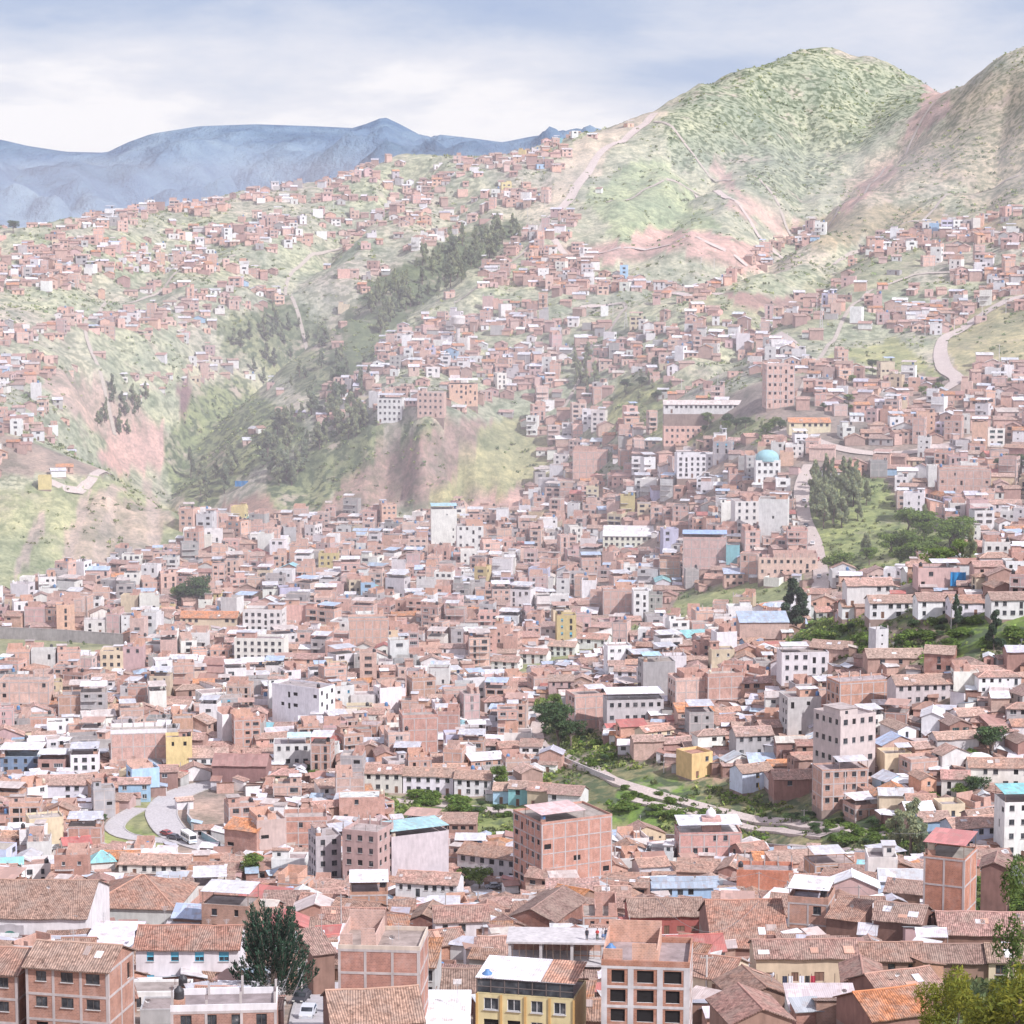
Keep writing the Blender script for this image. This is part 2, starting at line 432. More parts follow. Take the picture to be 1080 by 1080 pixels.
def leafmat(name, trans=.38):
    m, t, out = nt(name)
    n1 = pos_noise(t, .55, 3); n2 = pos_noise(t, 3.5, 2)
    c = mixc(t, 1.0, attr(t), ramp(t, n1, [(.3, (.6, .66, .64)), (.7, (1.35, 1.3, 1.1))]), 'MULTIPLY')
    c = mixc(t, 1.0, c, ramp(t, n2, [(.3, (.75, .75, .75)), (.7, (1.2, 1.2, 1.2))]), 'MULTIPLY')
    d = nd(t, 'ShaderNodeBsdfDiffuse'); t.links.new(colsock(c), d.inputs[0])
    tr = nd(t, 'ShaderNodeBsdfTranslucent'); t.links.new(colsock(c), tr.inputs[0])
    mx = nd(t, 'ShaderNodeMixShader', {0: trans, 1: d, 2: tr}); t.links.new(mx.outputs[0], out.inputs[0])
leafmat('leaf'); leafmat('needle', .12)
m, t, out = nt('bark'); n1 = pos_noise(t, 3, 4, (1, 1, .2)); finish(t, out, ramp(t, n1, [(.3, (.10, .075, .06)), (.7, (.26, .21, .17))]), .95, n1, .4)

m, t, out = nt('terrain')            # ground: zone albedo carried by the mesh, broken up by several scales of noise
z = attr(t, 'zone')
n0 = pos_noise(t, .012, 5, None, .6); n1 = pos_noise(t, .075, 6, (1, .7, 1), .65); n2 = pos_noise(t, .5, 5, None, .7); n3 = pos_noise(t, .22, 3)
c = mixc(t, 1.0, z, ramp(t, n0, [(.32, (.80, .84, .86)), (.68, (1.2, 1.14, 1.06))]), 'MULTIPLY')
c = mixc(t, 1.0, c, ramp(t, n1, [(.32, (.56, .64, .60)), (.48, (1, 1, 1)), (.68, (1.42, 1.34, 1.3))]), 'MULTIPLY')
c = mixc(t, 1.0, c, ramp(t, n2, [(.30, (.62, .66, .64)), (.55, (1.05, 1.05, 1.03)), (.75, (1.25, 1.2, 1.15))]), 'MULTIPLY')
sc = nd(t, 'ShaderNodeMath', {0: (attr(t, 'scrub'), 'Fac'), 1: ramp(t, n3, [(.47, (0, 0, 0)), (.58, (1, 1, 1))])}, operation='MULTIPLY')
soil = nd(t, 'ShaderNodeMath', {0: (attr(t, 'scrub'), 'Fac'), 1: ramp(t, pos_noise(t, .035, 6, None, .7), [(.55, (0, 0, 0)), (.66, (.8, .8, .8))])}, operation='MULTIPLY')
c = mixc(t, soil, c, (.47, .37, .32, 1))
c = mixc(t, sc, c, (.085, .115, .060, 1))
finish(t, out, c, .97, n2, .6, .5)

def road_mat(name, c0, c1):
    m, t, out = nt(name)
    n1 = pos_noise(t, .25, 5); n2 = pos_noise(t, 1.7, 4)
    c = mixc(t, n1, c0, c1); c = mixc(t, 1.0, c, ramp(t, n2, [(.3, (.8, .8, .8)), (.7, (1.15, 1.15, 1.15))]), 'MULTIPLY')
    finish(t, out, c, .95, n2, .2, .03)
road_mat('road', (.42, .40, .40, 1), (.54, .51, .50, 1))
road_mat('track', (.46, .38, .34, 1), (.60, .52, .47, 1))
road_mat('trail', (.38, .33, .28, 1), (.50, .44, .38, 1))
road_mat('kerb', (.42, .40, .39, 1), (.5, .48, .46, 1))

m, t, out = nt('mountain')           # far range: forested slopes ten kilometres off, blue of the hazy air painted into the colour
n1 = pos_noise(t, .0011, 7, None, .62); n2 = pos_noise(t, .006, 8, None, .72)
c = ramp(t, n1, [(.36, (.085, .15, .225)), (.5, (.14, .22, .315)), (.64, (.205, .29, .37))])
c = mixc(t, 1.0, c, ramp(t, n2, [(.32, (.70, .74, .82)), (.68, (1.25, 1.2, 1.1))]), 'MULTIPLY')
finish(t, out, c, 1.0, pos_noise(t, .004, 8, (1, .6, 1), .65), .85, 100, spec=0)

# ------------------------------------------------------------------ light, sky, haze
SUN_AZ, SUN_EL = R(130), R(43)       # azimuth clockwise from the view direction
world = bpy.data.worlds.new('World'); scene.world = world; world.use_nodes = True
t = world.node_tree
for n_ in list(t.nodes): t.nodes.remove(n_)
out = t.nodes.new('ShaderNodeOutputWorld')
sky = nd(t, 'ShaderNodeTexSky', sky_type='NISHITA', sun_disc=False, sun_elevation=SUN_EL, sun_rotation=SUN_AZ, altitude=3400, dust_density=2.0)
b1 = nd(t, 'ShaderNodeBackground', {0: sky, 1: .10})
tc = nd(t, 'ShaderNodeTexCoord')
sep = nd(t, 'ShaderNodeSeparateXYZ', {0: (tc, 'Generated')})
el = (sep, 2)
mp = nd(t, 'ShaderNodeMapping', {'Vector': (tc, 'Generated'), 'Location': (.35, .2, .17), 'Scale': (6.5, 6.5, 22.0)})
nz = nd(t, 'ShaderNodeTexNoise', {'Vector': mp, 'Scale': 1.0, 'Detail': 7, 'Roughness': .56, 'Distortion': .15})
mp2 = nd(t, 'ShaderNodeMapping', {'Vector': (tc, 'Generated'), 'Location': (1.3, .4, .6), 'Scale': (16, 16, 55.0)})
nz2 = nd(t, 'ShaderNodeTexNoise', {'Vector': mp2, 'Scale': 1.0, 'Detail': 6, 'Roughness': .6})
# broad layer of stratocumulus: white near the skyline, slate blue higher up
e1 = nd(t, 'ShaderNodeMapRange', {'Value': el, 'From Min': .012, 'From Max': .085, 'To Min': .20, 'To Max': -.15})
k = nd(t, 'ShaderNodeMath', {0: nz, 1: e1}, operation='ADD')
k2 = nd(t, 'ShaderNodeMath', {0: nz2, 1: .22, 2: k}, operation='MULTIPLY_ADD')
cl = ramp(t, k2, [(.36, (.44, .535, .76)), (.47, (.52, .60, .79)), (.59, (.69, .73, .86)), (.72, (.84, .84, .92)), (.80, (1.0, .97, 1.0))])
b2 = nd(t, 'ShaderNodeBackground', {1: 1.0}); t.links.new(cl.outputs[0], b2.inputs[0])
cov = nd(t, 'ShaderNodeMapRange', {'Value': el, 'From Min': .25, 'From Max': .7, 'To Min': .93, 'To Max': .62})
hi = nd(t, 'ShaderNodeMapRange', {'Value': el, 'From Min': .10, 'From Max': .32, 'To Min': 0.0, 'To Max': 1.0})
cl2 = mixc(t, hi, cl, (1.04, 1.0, 1.22, 1)); t.links.new(cl2.outputs[2], b2.inputs[0])
mx = nd(t, 'ShaderNodeMixShader', {0: cov, 1: b1, 2: b2}); t.links.new(mx.outputs[0], out.inputs['Surface'])

sd = bpy.data.lights.new('sun', 'SUN'); sd.energy = 5.0; sd.angle = R(.6); sd.color = (1.0, .965, .995)
sun = bpy.data.objects.new('sun', sd); COL.objects.link(sun)
sdir = Vector((math.sin(SUN_AZ) * math.cos(SUN_EL), math.cos(SUN_AZ) * math.cos(SUN_EL), math.sin(SUN_EL)))
sun.rotation_euler = sdir.to_track_quat('Z', 'Y').to_euler()
scene.view_settings.view_transform = 'Standard'; scene.view_settings.look = 'None'; scene.view_settings.exposure = 0
scene.cycles.use_denoising = True
scene.cycles.max_bounces = 5; scene.cycles.diffuse_bounces = 3; scene.cycles.glossy_bounces = 2; scene.cycles.transparent_max_bounces = 8
scene.cycles.volume_bounces = 0; scene.cycles.caustics_reflective = False; scene.cycles.caustics_refractive = False

for nm_, dn_ in (('haze', .45e-4), ('smog', 1.7e-4), ('smoke', 2.0e-4)):
    m, t, out = nt(nm_)
    vs = nd(t, 'ShaderNodeVolumeScatter', {'Color': (1.0, .945, 1.0, 1), 'Density': dn_, 'Anisotropy': 0.0}); t.links.new(vs.outputs[0], out.inputs['Volume'])
def build_haze():
    b = MB(); b.box((-2600, -250, -320), (2600, 2960, 95), 'haze'); o = b.build('haze')
    tag(o, 'thin bright haze filling the valley air', kind='stuff')
    b = MB(); b.box((-2500, 760, -300), (2500, 2900, 25), 'smog'); o = b.build('haze')
    tag(o, 'pale smoke haze spread over the far town and hills', kind='stuff')
    b = MB(); b.box((-2400, 850, -290), (2400, 2800, -55), 'smoke'); o = b.build('haze')
    tag(o, 'denser pale smoke haze lying low over the far town', kind='stuff')
# ------------------------------------------------------------------ ground sheet
PXV, PYV = project(GX, GY, GZ)
wx = PXV + (fbm(GX / 22, GY / 40, 41, 3) - .44) * 34; wy = PYV + (fbm(GX / 22, GY / 40, 57, 3) - .44) * 22
GRASS = (.365, .385, .275); GRASS_B = (.21, .28, .085); LUSH = (.10, .17, .045); EARTH = (.40, .29, .255); PINK = (.47, .32, .29); CLIFF = (.31, .225, .20)
TOWN = (.29, .235, .205); DRY = (.43, .39, .33); FOREST = (.12, .15, .085); BARE = (.30, .20, .165); ROCK = (.31, .26, .245)
ZC = np.empty(GX.shape + (3,)); ZC[:] = TOWN
SCR = np.zeros(GX.shape)
def zone(poly, col, scrub=0.0, soft=None):
    m = inpoly(wx, wy, poly)
    ZC[m] = col; SCR[m] = scrub
HILL = (GY > 1290) | inpoly(PXV, PYV, [(-300,505),(140,500),(215,550),(130,592),(40,615),(-300,625)])
k = fbm(GX / 60, GY / 80, 71, 4)
mixg = np.clip((k - .3) / .3, 0, 1)[..., None]
hillc = np.array(DRY) * (1 - mixg) + np.array(GRASS) * mixg
ZC[HILL] = hillc[HILL]; SCR[HILL] = .55
zone([(-100,640),(-100,520),(60,512),(130,500),(210,560),(180,578),(120,595),(40,618)], (.335,.35,.215), .35)
zone([(60,560),(110,520),(190,550),(150,590),(90,600)], (.40,.33,.27), .25)
zone([(40,385),(110,400),(172,458),(176,490),(140,500),(120,470),(60,430),(40,410)], (.43,.33,.29), .25)
zone([(128,455),(168,450),(182,478),(165,500),(118,494),(98,480)], PINK, 0)
zone([(170,470),(200,408),(250,400),(300,430),(330,455),(260,500),(215,545),(190,520)], (.225,.26,.135), 1.0)
zone([(180,398),(203,392),(198,425),(184,430)], (.20,.13,.13), 0)
zone([(215,545),(300,510),(345,525),(360,545),(300,560),(220,560)], (.36,.30,.23), .4)
zone([(215,545),(240,528),(330,520),(350,532),(330,545),(235,556)], BARE, 0)
zone([(340,540),(380,480),(480,440),(520,450),(505,500),(450,530),(400,545)], CLIFF, .35)
zone([(500,452),(560,440),(600,470),(570,520),(480,545),(430,545),(470,515)], (.36,.345,.20), .25)
zone([(465,536),(560,512),(590,518),(520,548),(470,552)], PINK, .1)
zone([(330,470),(380,440),(470,450),(400,470),(340,530),(290,545),(280,500)], (.215,.24,.13), 1.0)
zone([(355,345),(390,300),(470,250),(548,228),(552,250),(490,290),(420,345),(370,420),(340,380)], FOREST, .8)
zone([(230,330),(300,320),(350,350),(360,430),(300,400),(240,385)], (.215,.235,.14), 1.0)
# the big hill
zone([(560,250),(640,170),(690,110),(800,60),(855,45),(960,75),(1000,110),(900,190),(850,235),(800,265),(740,310),(640,330),(600,290)], (.39,.395,.305), .4)
zone([(690,120),(800,60),(855,45),(960,75),(985,105),(880,185),(830,215),(780,180),(700,170)], (.32,.35,.25), .85)
zone([(620,205),(690,165),(720,200),(770,245),(700,250),(640,250)], (.335,.385,.245), .4)
zone([(600,262),(700,242),(820,258),(800,284),(700,268),(600,282)], PINK, .2)
zone([(735,168),(748,168),(800,215),(850,240),(835,254),(780,222)], (.46,.34,.30), .1)
zone([(978,88),(1010,95),(1000,118),(950,150),(972,115)], (.42,.31,.28), .1)
zone([(900,190),(960,140),(1030,128),(1060,170),(960,200),(880,240),(850,245)], (.40,.345,.275), .6)
zone([(905,198),(945,160),(962,152),(940,180),(915,205),(885,230)], (.40,.285,.25), .2)
zone([(990,150),(1050,140),(1060,150),(1000,165)], PINK, .1)
zone([(1000,100),(1100,55),(1100,215),(1030,225),(990,160)], (.36,.325,.25), .6)
zone([(820,240),(930,215),(1100,235),(1100,262),(960,250),(860,262)], (.36,.305,.21), .4)
zone([(720,310),(800,330),(900,270),(980,262),(960,300),(840,355),(730,345)], (.345,.345,.235), .4)
zone([(770,310),(840,308),(850,320),(790,326)], (.28,.19,.17), 0)
zone([(590,170),(640,135),(690,112),(700,122),(650,150),(610,200),(570,225)], (.44,.39,.32), .1)
# green places in and beside the town
zone([(850,500),(935,505),(965,555),(1015,560),(1025,592),(930,618),(865,612),(852,560)], (.27,.31,.13), .5)
zone([(560,735),(600,738),(650,792),(720,815),(800,818),(870,850),(930,868),(985,882),(970,912),(790,905),(650,890),(600,872),(560,845),(590,800)], (.205,.20,.11), .9)
zone([(625,765),(700,770),(770,800),(800,822),(720,820),(650,798)], (.33,.235,.185), .6)
zone([(650,822),(720,826),(745,850),(720,872),(640,868)], (.15,.235,.06), 1.0)
zone([(790,862),(900,862),(960,880),(975,900),(900,892),(800,880)], (.12,.19,.05), 1.0)
zone([(640,872),(780,882),(920,902),(960,915),(780,915),(650,892)], (.27,.245,.15), .8)
zone([(395,838),(480,840),(600,858),(640,872),(600,890),(480,882),(410,866)], (.21,.25,.10), .9)
zone([(805,700),(850,652),(960,648),(1120,648),(1120,700),(950,700),(880,690)], (.14,.205,.055), 1.0)
zone([(890,672),(960,655),(1000,668),(960,690)], (.30,.235,.19), .3)
zone([(485,712),(560,690),(650,660),(720,650),(700,668),(600,700),(520,722)], (.26,.285,.15), .2)
zone([(720,618),(850,612),(862,650),(800,655),(720,664),(690,656)], (.25,.28,.14), .2)
zone([(-50,660),(150,668),(160,690),(60,700),(-50,704)], (.30,.30,.18), .1)
zone([(80,880),(150,862),(180,880),(180,902),(100,898)], (.30,.33,.14), 0)
zone([(118,868),(150,838),(172,850),(178,878),(150,880)], (.25,.26,.14), .02)
zone([(195,835),(270,840),(268,872),(225,885),(195,868)], (.37,.28,.24), 0)
zone([(650,395),(700,400),(720,440),(830,450),(840,470),(700,465),(640,440)], (.27,.29,.15), .6)
zone([(880,365),(950,360),(990,395),(985,402),(930,392),(870,378)], (.33,.34,.17), .2)
zone([(990,330),(1100,310),(1100,400),(1010,400)], (.36,.335,.20), .3)
zone([(970,920),(1100,880),(1100,985),(985,985)], (.11,.16,.055), .7)
zone([(955,1030),(1110,1010),(1110,1100),(940,1100)], (.14,.18,.06), .6)

for q_ in ([(85,522),(97,520),(76,602),(60,606)],[(120,514),(133,511),(113,592),(99,592)],[(150,508),(162,512),(172,575),(160,578)],[(30,540),(42,535),(28,600),(14,606)]): zone(q_, (.42,.345,.30), .1)
verts = np.stack([GX, GY, GZ], -1).reshape(-1, 3)
ia = np.arange(NA * NY).reshape(NA, NY)
quads = np.stack([ia[:-1, :-1], ia[1:, :-1], ia[1:, 1:], ia[:-1, 1:]], -1).reshape(-1, 4)
me = bpy.data.meshes.new('ground')
me.vertices.add(len(verts)); me.vertices.foreach_set('co', verts.ravel())
me.loops.add(len(quads) * 4); me.loops.foreach_set('vertex_index', quads.ravel())
me.polygons.add(len(quads)); me.polygons.foreach_set('loop_start', np.arange(len(quads)) * 4)
me.update(calc_edges=True)
me.polygons.foreach_set('use_smooth', np.ones(len(quads), bool))
me.materials.append(M['terrain'])
zc = np.ones((NA * NY, 4)); zc[:, :3] = ZC.reshape(-1, 3)
me.attributes.new('zone', 'FLOAT_COLOR', 'POINT').data.foreach_set('color', zc.ravel())
me.attributes.new('scrub', 'FLOAT', 'POINT').data.foreach_set('value', SCR.ravel())
gr = bpy.data.objects.new('ground', me); COL.objects.link(gr); gr['kind'] = 'structure'

# far mountain range across the next valley
CREST = [(-900,170),(-500,140),(-250,160),(-120,150),(-40,148),(0,147),(30,154),(70,160),(112,161),(135,150),(160,141),(210,133),(270,131),(330,133),(372,135),(388,130),(405,123),(422,131),(450,146),(465,142),(500,146),(530,150),(560,144),(590,140),(625,134),(660,142),(700,150),(800,165),(1100,160),(1500,150),(2000,165)]
cx = np.array([slopes(p, q)[0] for p, q in CREST]); cs = np.array([slopes(p, q)[1] for p, q in CREST])
NM, NR = 420, 90
aa = np.linspace(-.55, .55, NM); tt = np.linspace(0, 1, NR)
AA, TT = np.meshgrid(aa, tt, indexing='ij')
YM = 6200 + 3300 * TT; XM = AA * YM
top = np.interp(aa, cx, cs)[:, None] * 9500
zb = -330.0
rid = 1 - np.abs(2 * fbm(XM / 1500 + .25 * fbm(XM / 500, YM / 500, 4, 2), YM / 2600, 91, 5) - 1)
prof = TT ** 1.15
ZM = zb + (top - zb) * prof + ((rid - .78) * 820 + (1 - np.abs(2 * fbm(XM / 420, YM / 900, 19, 4) - 1) - .75) * 330) * np.sin(np.pi * np.clip(TT, 0, 1)) * (1 - TT ** 4) + (fbm(XM / 120, YM / 200, 8, 4) - .45) * 90 * (1 - TT ** 8)
mv = np.stack([XM, YM, ZM], -1).reshape(-1, 3); ia = np.arange(NM * NR).reshape(NM, NR)
mq = np.stack([ia[:-1, :-1], ia[1:, :-1], ia[1:, 1:], ia[:-1, 1:]], -1).reshape(-1, 4)
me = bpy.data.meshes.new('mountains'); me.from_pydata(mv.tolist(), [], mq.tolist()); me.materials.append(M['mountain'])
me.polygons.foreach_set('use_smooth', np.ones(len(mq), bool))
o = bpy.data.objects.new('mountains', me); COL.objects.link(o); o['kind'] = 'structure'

# ------------------------------------------------------------------ roads, laid as ribbons on the ground
ROADS = []                                      # sampled centre lines, kept free of houses
def catmull(p, n_=8):
    p = [p[0]] + list(p) + [p[-1]]; out = []
    for i in range(1, len(p) - 2):
        for k_ in range(n_):
            t_ = k_ / n_
            out.append(tuple(.5 * ((2 * p[i][a]) + (-p[i-1][a] + p[i+1][a]) * t_ + (2*p[i-1][a] - 5*p[i][a] + 4*p[i+1][a] - p[i+2][a]) * t_**2 + (-p[i-1][a] + 3*p[i][a] - 3*p[i+1][a] + p[i+2][a]) * t_**3) for a in range(2)))
    return out + [tuple(p[-2])]
def road(name, pix, width, mat='road', off=.18, kerb=False, step=4.0):
    far = off > .35; off = .5 if far else off
    g = catmull([ground(px, py, SM)[:2] for px, py in pix])
    pts = [g[0]]
    for q in g[1:]:
        while math.dist(pts[-1], q) > step:
            d = math.dist(pts[-1], q); pts.append((pts[-1][0] + (q[0]-pts[-1][0])*step/d, pts[-1][1] + (q[1]-pts[-1][1])*step/d))
    ROADS.append((np.array(pts), width))
    b = MB(); rows = []
    nx_ = 5
    for i, (x, y) in enumerate(pts):
        x0, y0 = pts[max(i-2, 0)]; x1, y1 = pts[min(i+2, len(pts)-1)]
        l = math.hypot(x1-x0, y1-y0) or 1; nx, ny = -(y1-y0)/l, (x1-x0)/l
        w = width / 2 * (1 + .12 * math.sin(i * .37) * (mat == 'track'))
        r = [(x + nx*w*(2*k_/(nx_-1)-1), y + ny*w*(2*k_/(nx_-1)-1)) for k_ in range(nx_)]
        rows.append(r)
    A = np.array(rows); Z = height(A[..., 0], A[..., 1])
    Zm = Z.mean(1, keepdims=True)
    Z = (Z if far else np.maximum(Z, Zm * .6 + Z * .4)) + off
    Zp = np.r_[Z[:1], Z[:-1]]; Zn = np.r_[Z[1:], Z[-1:]]
    if not far: Z = np.maximum(Z, np.clip((Zp + Zn) / 2, Z, Z + .8))
    for i in range(len(pts) - 1):
        for k_ in range(nx_ - 1):
            b.face([(*A[i,k_], Z[i,k_]), (*A[i,k_+1], Z[i,k_+1]), (*A[i+1,k_+1], Z[i+1,k_+1]), (*A[i+1,k_], Z[i+1,k_])][::-1], mat)
        for k_, s_ in ((0, -1), (nx_ - 1, 1)) if not far else ():
            q = A[i, k_], A[i+1, k_]
            b.face([(*q[0], Z[i,k_]), (*q[1], Z[i+1,k_]), (*q[1], Z[i+1,k_] - 2.2), (*q[0], Z[i,k_] - 2.2)], mat)
            if kerb:
                d = A[i, k_] - A[i, 2]; d = d / (np.linalg.norm(d) or 1)
                o0, o1 = q[0] + d * .35, q[1] + d * .35
                za, zb_ = Z[i, k_] + .13, Z[i+1, k_] + .13
                b.face([(*q[0], za), (*q[1], zb_), (*o1, zb_), (*o0, za)], 'kerb')
                b.face([(*q[0], Z[i,k_]), (*q[1], Z[i+1,k_]), (*q[1], zb_), (*q[0], za)], 'kerb')
                b.face([(*o0, za), (*o1, zb_), (*o1, zb_ - 2.2), (*o0, za - 2.2)], 'kerb')
    o = b.build(name); o['kind'] = 'structure'
    return o
road('road', [(262,815),(232,826),(205,832),(180,843),(170,858),(180,876),(196,886),(222,894),(262,902)], 8.5, 'road', kerb=True)
road('road', [(196,889),(165,886),(135,882),(121,874),(127,864),(148,852)], 5.0, 'road', kerb=True)
road('railway_embankment', [(262,812),(300,826),(350,838),(400,842),(470,849),(540,858),(600,866),(650,878),(740,886),(830,893),(910,898),(975,905)], 5.0, 'track')
road('path', [(578,745),(566,768),(572,788),(600,803),(625,812),(650,824),(700,840),(760,858),(830,868),(900,876),(960,884)], 4.2, 'track', off=.3)
road('road', [(470,716),(520,703),(570,690),(620,678),(680,664),(740,650),(790,640),(850,632)], 5.5, 'track')
road('road', [(862,632),(866,606),(858,575),(848,545),(846,515),(856,488)], 6.5, 'track', off=.4)
road('path', [(660,842),(720,858),(800,874),(880,884)], 3.2, 'track', off=.3)
road('road', [(690,1110),(705,1080),(722,1052),(740,1030)], 5.0, 'road')
road('road', [(340,1120),(340,1085),(343,1060),(352,1040)], 7.5, 'road', kerb=True)
road('road', [(530,950),(505,936),(545,934),(600,938)], 5.0, 'road')
road('road', [(1090,315),(1060,322),(1030,335),(1002,350),(992,368),(996,390),(1010,402),(990,414),(960,425)], 7, 'track', off=.8, step=7)
road('road', [(820,345),(840,360),(850,372),(880,378),(930,388),(985,402)], 5, 'track', off=.8, step=7)
road('road', [(690,112),(660,140),(625,170),(600,200),(575,222),(560,240)], 7, 'track', off=1.2, step=9)
road('road', [(735,172),(760,195),(790,218),(840,240)], 5, 'track', off=1.2, step=9)
road('road', [(560,240),(600,262),(660,258),(720,258),(800,262)], 4, 'track', off=1.2, step=9)
road('road', [(100,485),(130,500),(90,508),(40,505)], 5, 'track', off=.8, step=7)
road('road', [(760,320),(700,312),(640,318),(600,330)], 5, 'track', off=1.0, step=8)
road('road', [(810,452),(870,470),(930,480),(1000,470),(1060,455),(1100,450)], 6, 'track', off=.6, step=6)
for pts_ in ([(690,118),(730,140),(790,172),(850,212)],[(985,102),(945,150),(905,190),(850,235)],[(960,232),(1010,195),(1080,172)],[(880,260),(930,232),(1000,218),(1080,225)],[(640,212),(680,190),(740,168)],[(120,400),(90,350),(110,310),(180,290),(250,270)],[(330,330),(300,290),(340,250),(400,230),(470,215)],[(560,430),(600,420),(660,330),(640,318)],[(480,330),(520,300),(560,260),(590,240)],[(840,420),(900,330),(960,300),(1050,290)]):
    road('path', pts_, 2.3, 'trail', off=.6, step=8)
def near_road(x, y, r):
    for p, w in ROADS:
        d = (p[:, 0] - x) ** 2 + (p[:, 1] - y) ** 2
        if d.min() < (w / 2 + r) ** 2: return True
    return False
# ------------------------------------------------------------------ houses
BRICK = [(.53,.335,.27), (.56,.37,.30), (.49,.30,.245), (.55,.385,.325), (.57,.35,.26)]
ADOBE = [(.38,.245,.20), (.42,.285,.235), (.35,.22,.185)]
WHITE = [(.80,.78,.77), (.74,.72,.71), (.82,.79,.74)]
TILE = [(.54,.355,.29), (.51,.325,.265), (.57,.39,.325), (.49,.34,.29), (.55,.33,.25)]
TINC = [(.66,.66,.68), (.74,.72,.72), (.55,.56,.60), (.60,.52,.48)]
CONC = [(.46,.44,.43), (.40,.385,.375), (.52,.50,.49)]
WALLS = {'brick': ('brick', BRICK), 'adobe': ('adobe', ADOBE), 'white': ('plaster', WHITE), 'cream': ('plaster', [(.68,.58,.42), (.66,.54,.38)]),
         'pink': ('plaster', [(.62,.43,.40)]), 'blue': ('plaster', [(.40,.58,.76)]), 'yellow': ('plaster', [(.68,.55,.28)]), 'grey': ('plaster', CONC),
         'teal': ('plaster', [(.30,.60,.62)]), 'lilac': ('plaster', [(.60,.58,.72)]), 'orange': ('plaster', [(.66,.36,.16)]), 'red': ('plaster', [(.42,.13,.11)])}
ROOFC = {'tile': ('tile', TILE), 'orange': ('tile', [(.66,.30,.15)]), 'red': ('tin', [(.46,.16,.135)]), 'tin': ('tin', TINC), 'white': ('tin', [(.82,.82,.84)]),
         'teal': ('tin', [(.28,.56,.58)]), 'bluetin': ('tin', [(.44,.53,.64)]), 'rust': ('tin', [(.42,.24,.19)]), 'slab': ('slab', [(.44,.385,.36), (.38,.34,.325), (.50,.44,.41)])}
WALLNAME = {'brick': 'bare brick', 'adobe': 'dark adobe', 'white': 'white plastered', 'cream': 'cream', 'pink': 'pink', 'blue': 'sky blue', 'yellow': 'yellow', 'grey': 'grey concrete', 'teal': 'turquoise', 'lilac': 'pale lilac', 'orange': 'orange', 'red': 'dark red'}
ROOFNAME = {'tile': 'clay tile roof', 'orange': 'bright orange tile roof', 'red': 'red sheet roof', 'tin': 'grey tin roof', 'white': 'white sheet roof', 'teal': 'turquoise sheet roof', 'bluetin': 'pale blue tin roof', 'rust': 'rusty tin roof', 'slab': 'flat roof'}

def wall_side(mb, org, dx, W, z0, z1, ops, mat, col, deep):
    nx, ny = dx[1], -dx[0]
    P3 = lambda u, v, k=0: (org[0] + dx[0]*u - nx*k, org[1] + dx[1]*u - ny*k, v)
    if not deep or not ops:
        mb.face([P3(0, z0), P3(W, z0), P3(W, z1), P3(0, z1)], mat, col)
        for u0, u1, v0, v1, st in ops:
            if st == 'frame': mb.face([P3(u0-.07, v0-.07, -.02), P3(u1+.07, v0-.07, -.02), P3(u1+.07, v1+.07, -.02), P3(u0-.07, v1+.07, -.02)], 'plaster', (.75,.74,.72))
            mb.face([P3(u0, v0, -.04), P3(u1, v0, -.04), P3(u1, v1, -.04), P3(u0, v1, -.04)], 'wood' if st == 'door' else 'pane' if st != 'open' else 'dark', (.16,.1,.08))
        return
    us = sorted({0, W, *(o[0] for o in ops), *(o[1] for o in ops)}); vs = sorted({z0, z1, *(o[2] for o in ops), *(o[3] for o in ops)})
    for a, b in zip(us[:-1], us[1:]):
        run = None
        for c, d in zip(vs[:-1], vs[1:]):
            um, vm = (a+b)/2, (c+d)/2
            if any(o[0] < um < o[1] and o[2] < vm < o[3] for o in ops):
                if run: mb.face([P3(a, run[0]), P3(b, run[0]), P3(b, run[1]), P3(a, run[1])], mat, col); run = None
            else: run = (run[0], d) if run else (c, d)
        if run: mb.face([P3(a, run[0]), P3(b, run[0]), P3(b, run[1]), P3(a, run[1])], mat, col)
    k = .18
    for u0, u1, v0, v1, st in ops:
        mb.face([P3(u0, v0), P3(u0, v0, k), P3(u0, v1, k), P3(u0, v1)][::-1], mat, col)
        mb.face([P3(u1, v0), P3(u1, v0, k), P3(u1, v1, k), P3(u1, v1)], mat, col)
        mb.face([P3(u0, v1), P3(u0, v1, k), P3(u1, v1, k), P3(u1, v1)][::-1], mat, col)
        mb.face([P3(u0, v0), P3(u0, v0, k), P3(u1, v0, k), P3(u1, v0)], mat, (.6,.58,.56))
        if st == 'open': mb.face([P3(u0, v0, k), P3(u1, v0, k), P3(u1, v1, k), P3(u0, v1, k)], 'dark')  # near-black sheet paints the unlit inside of a bare opening

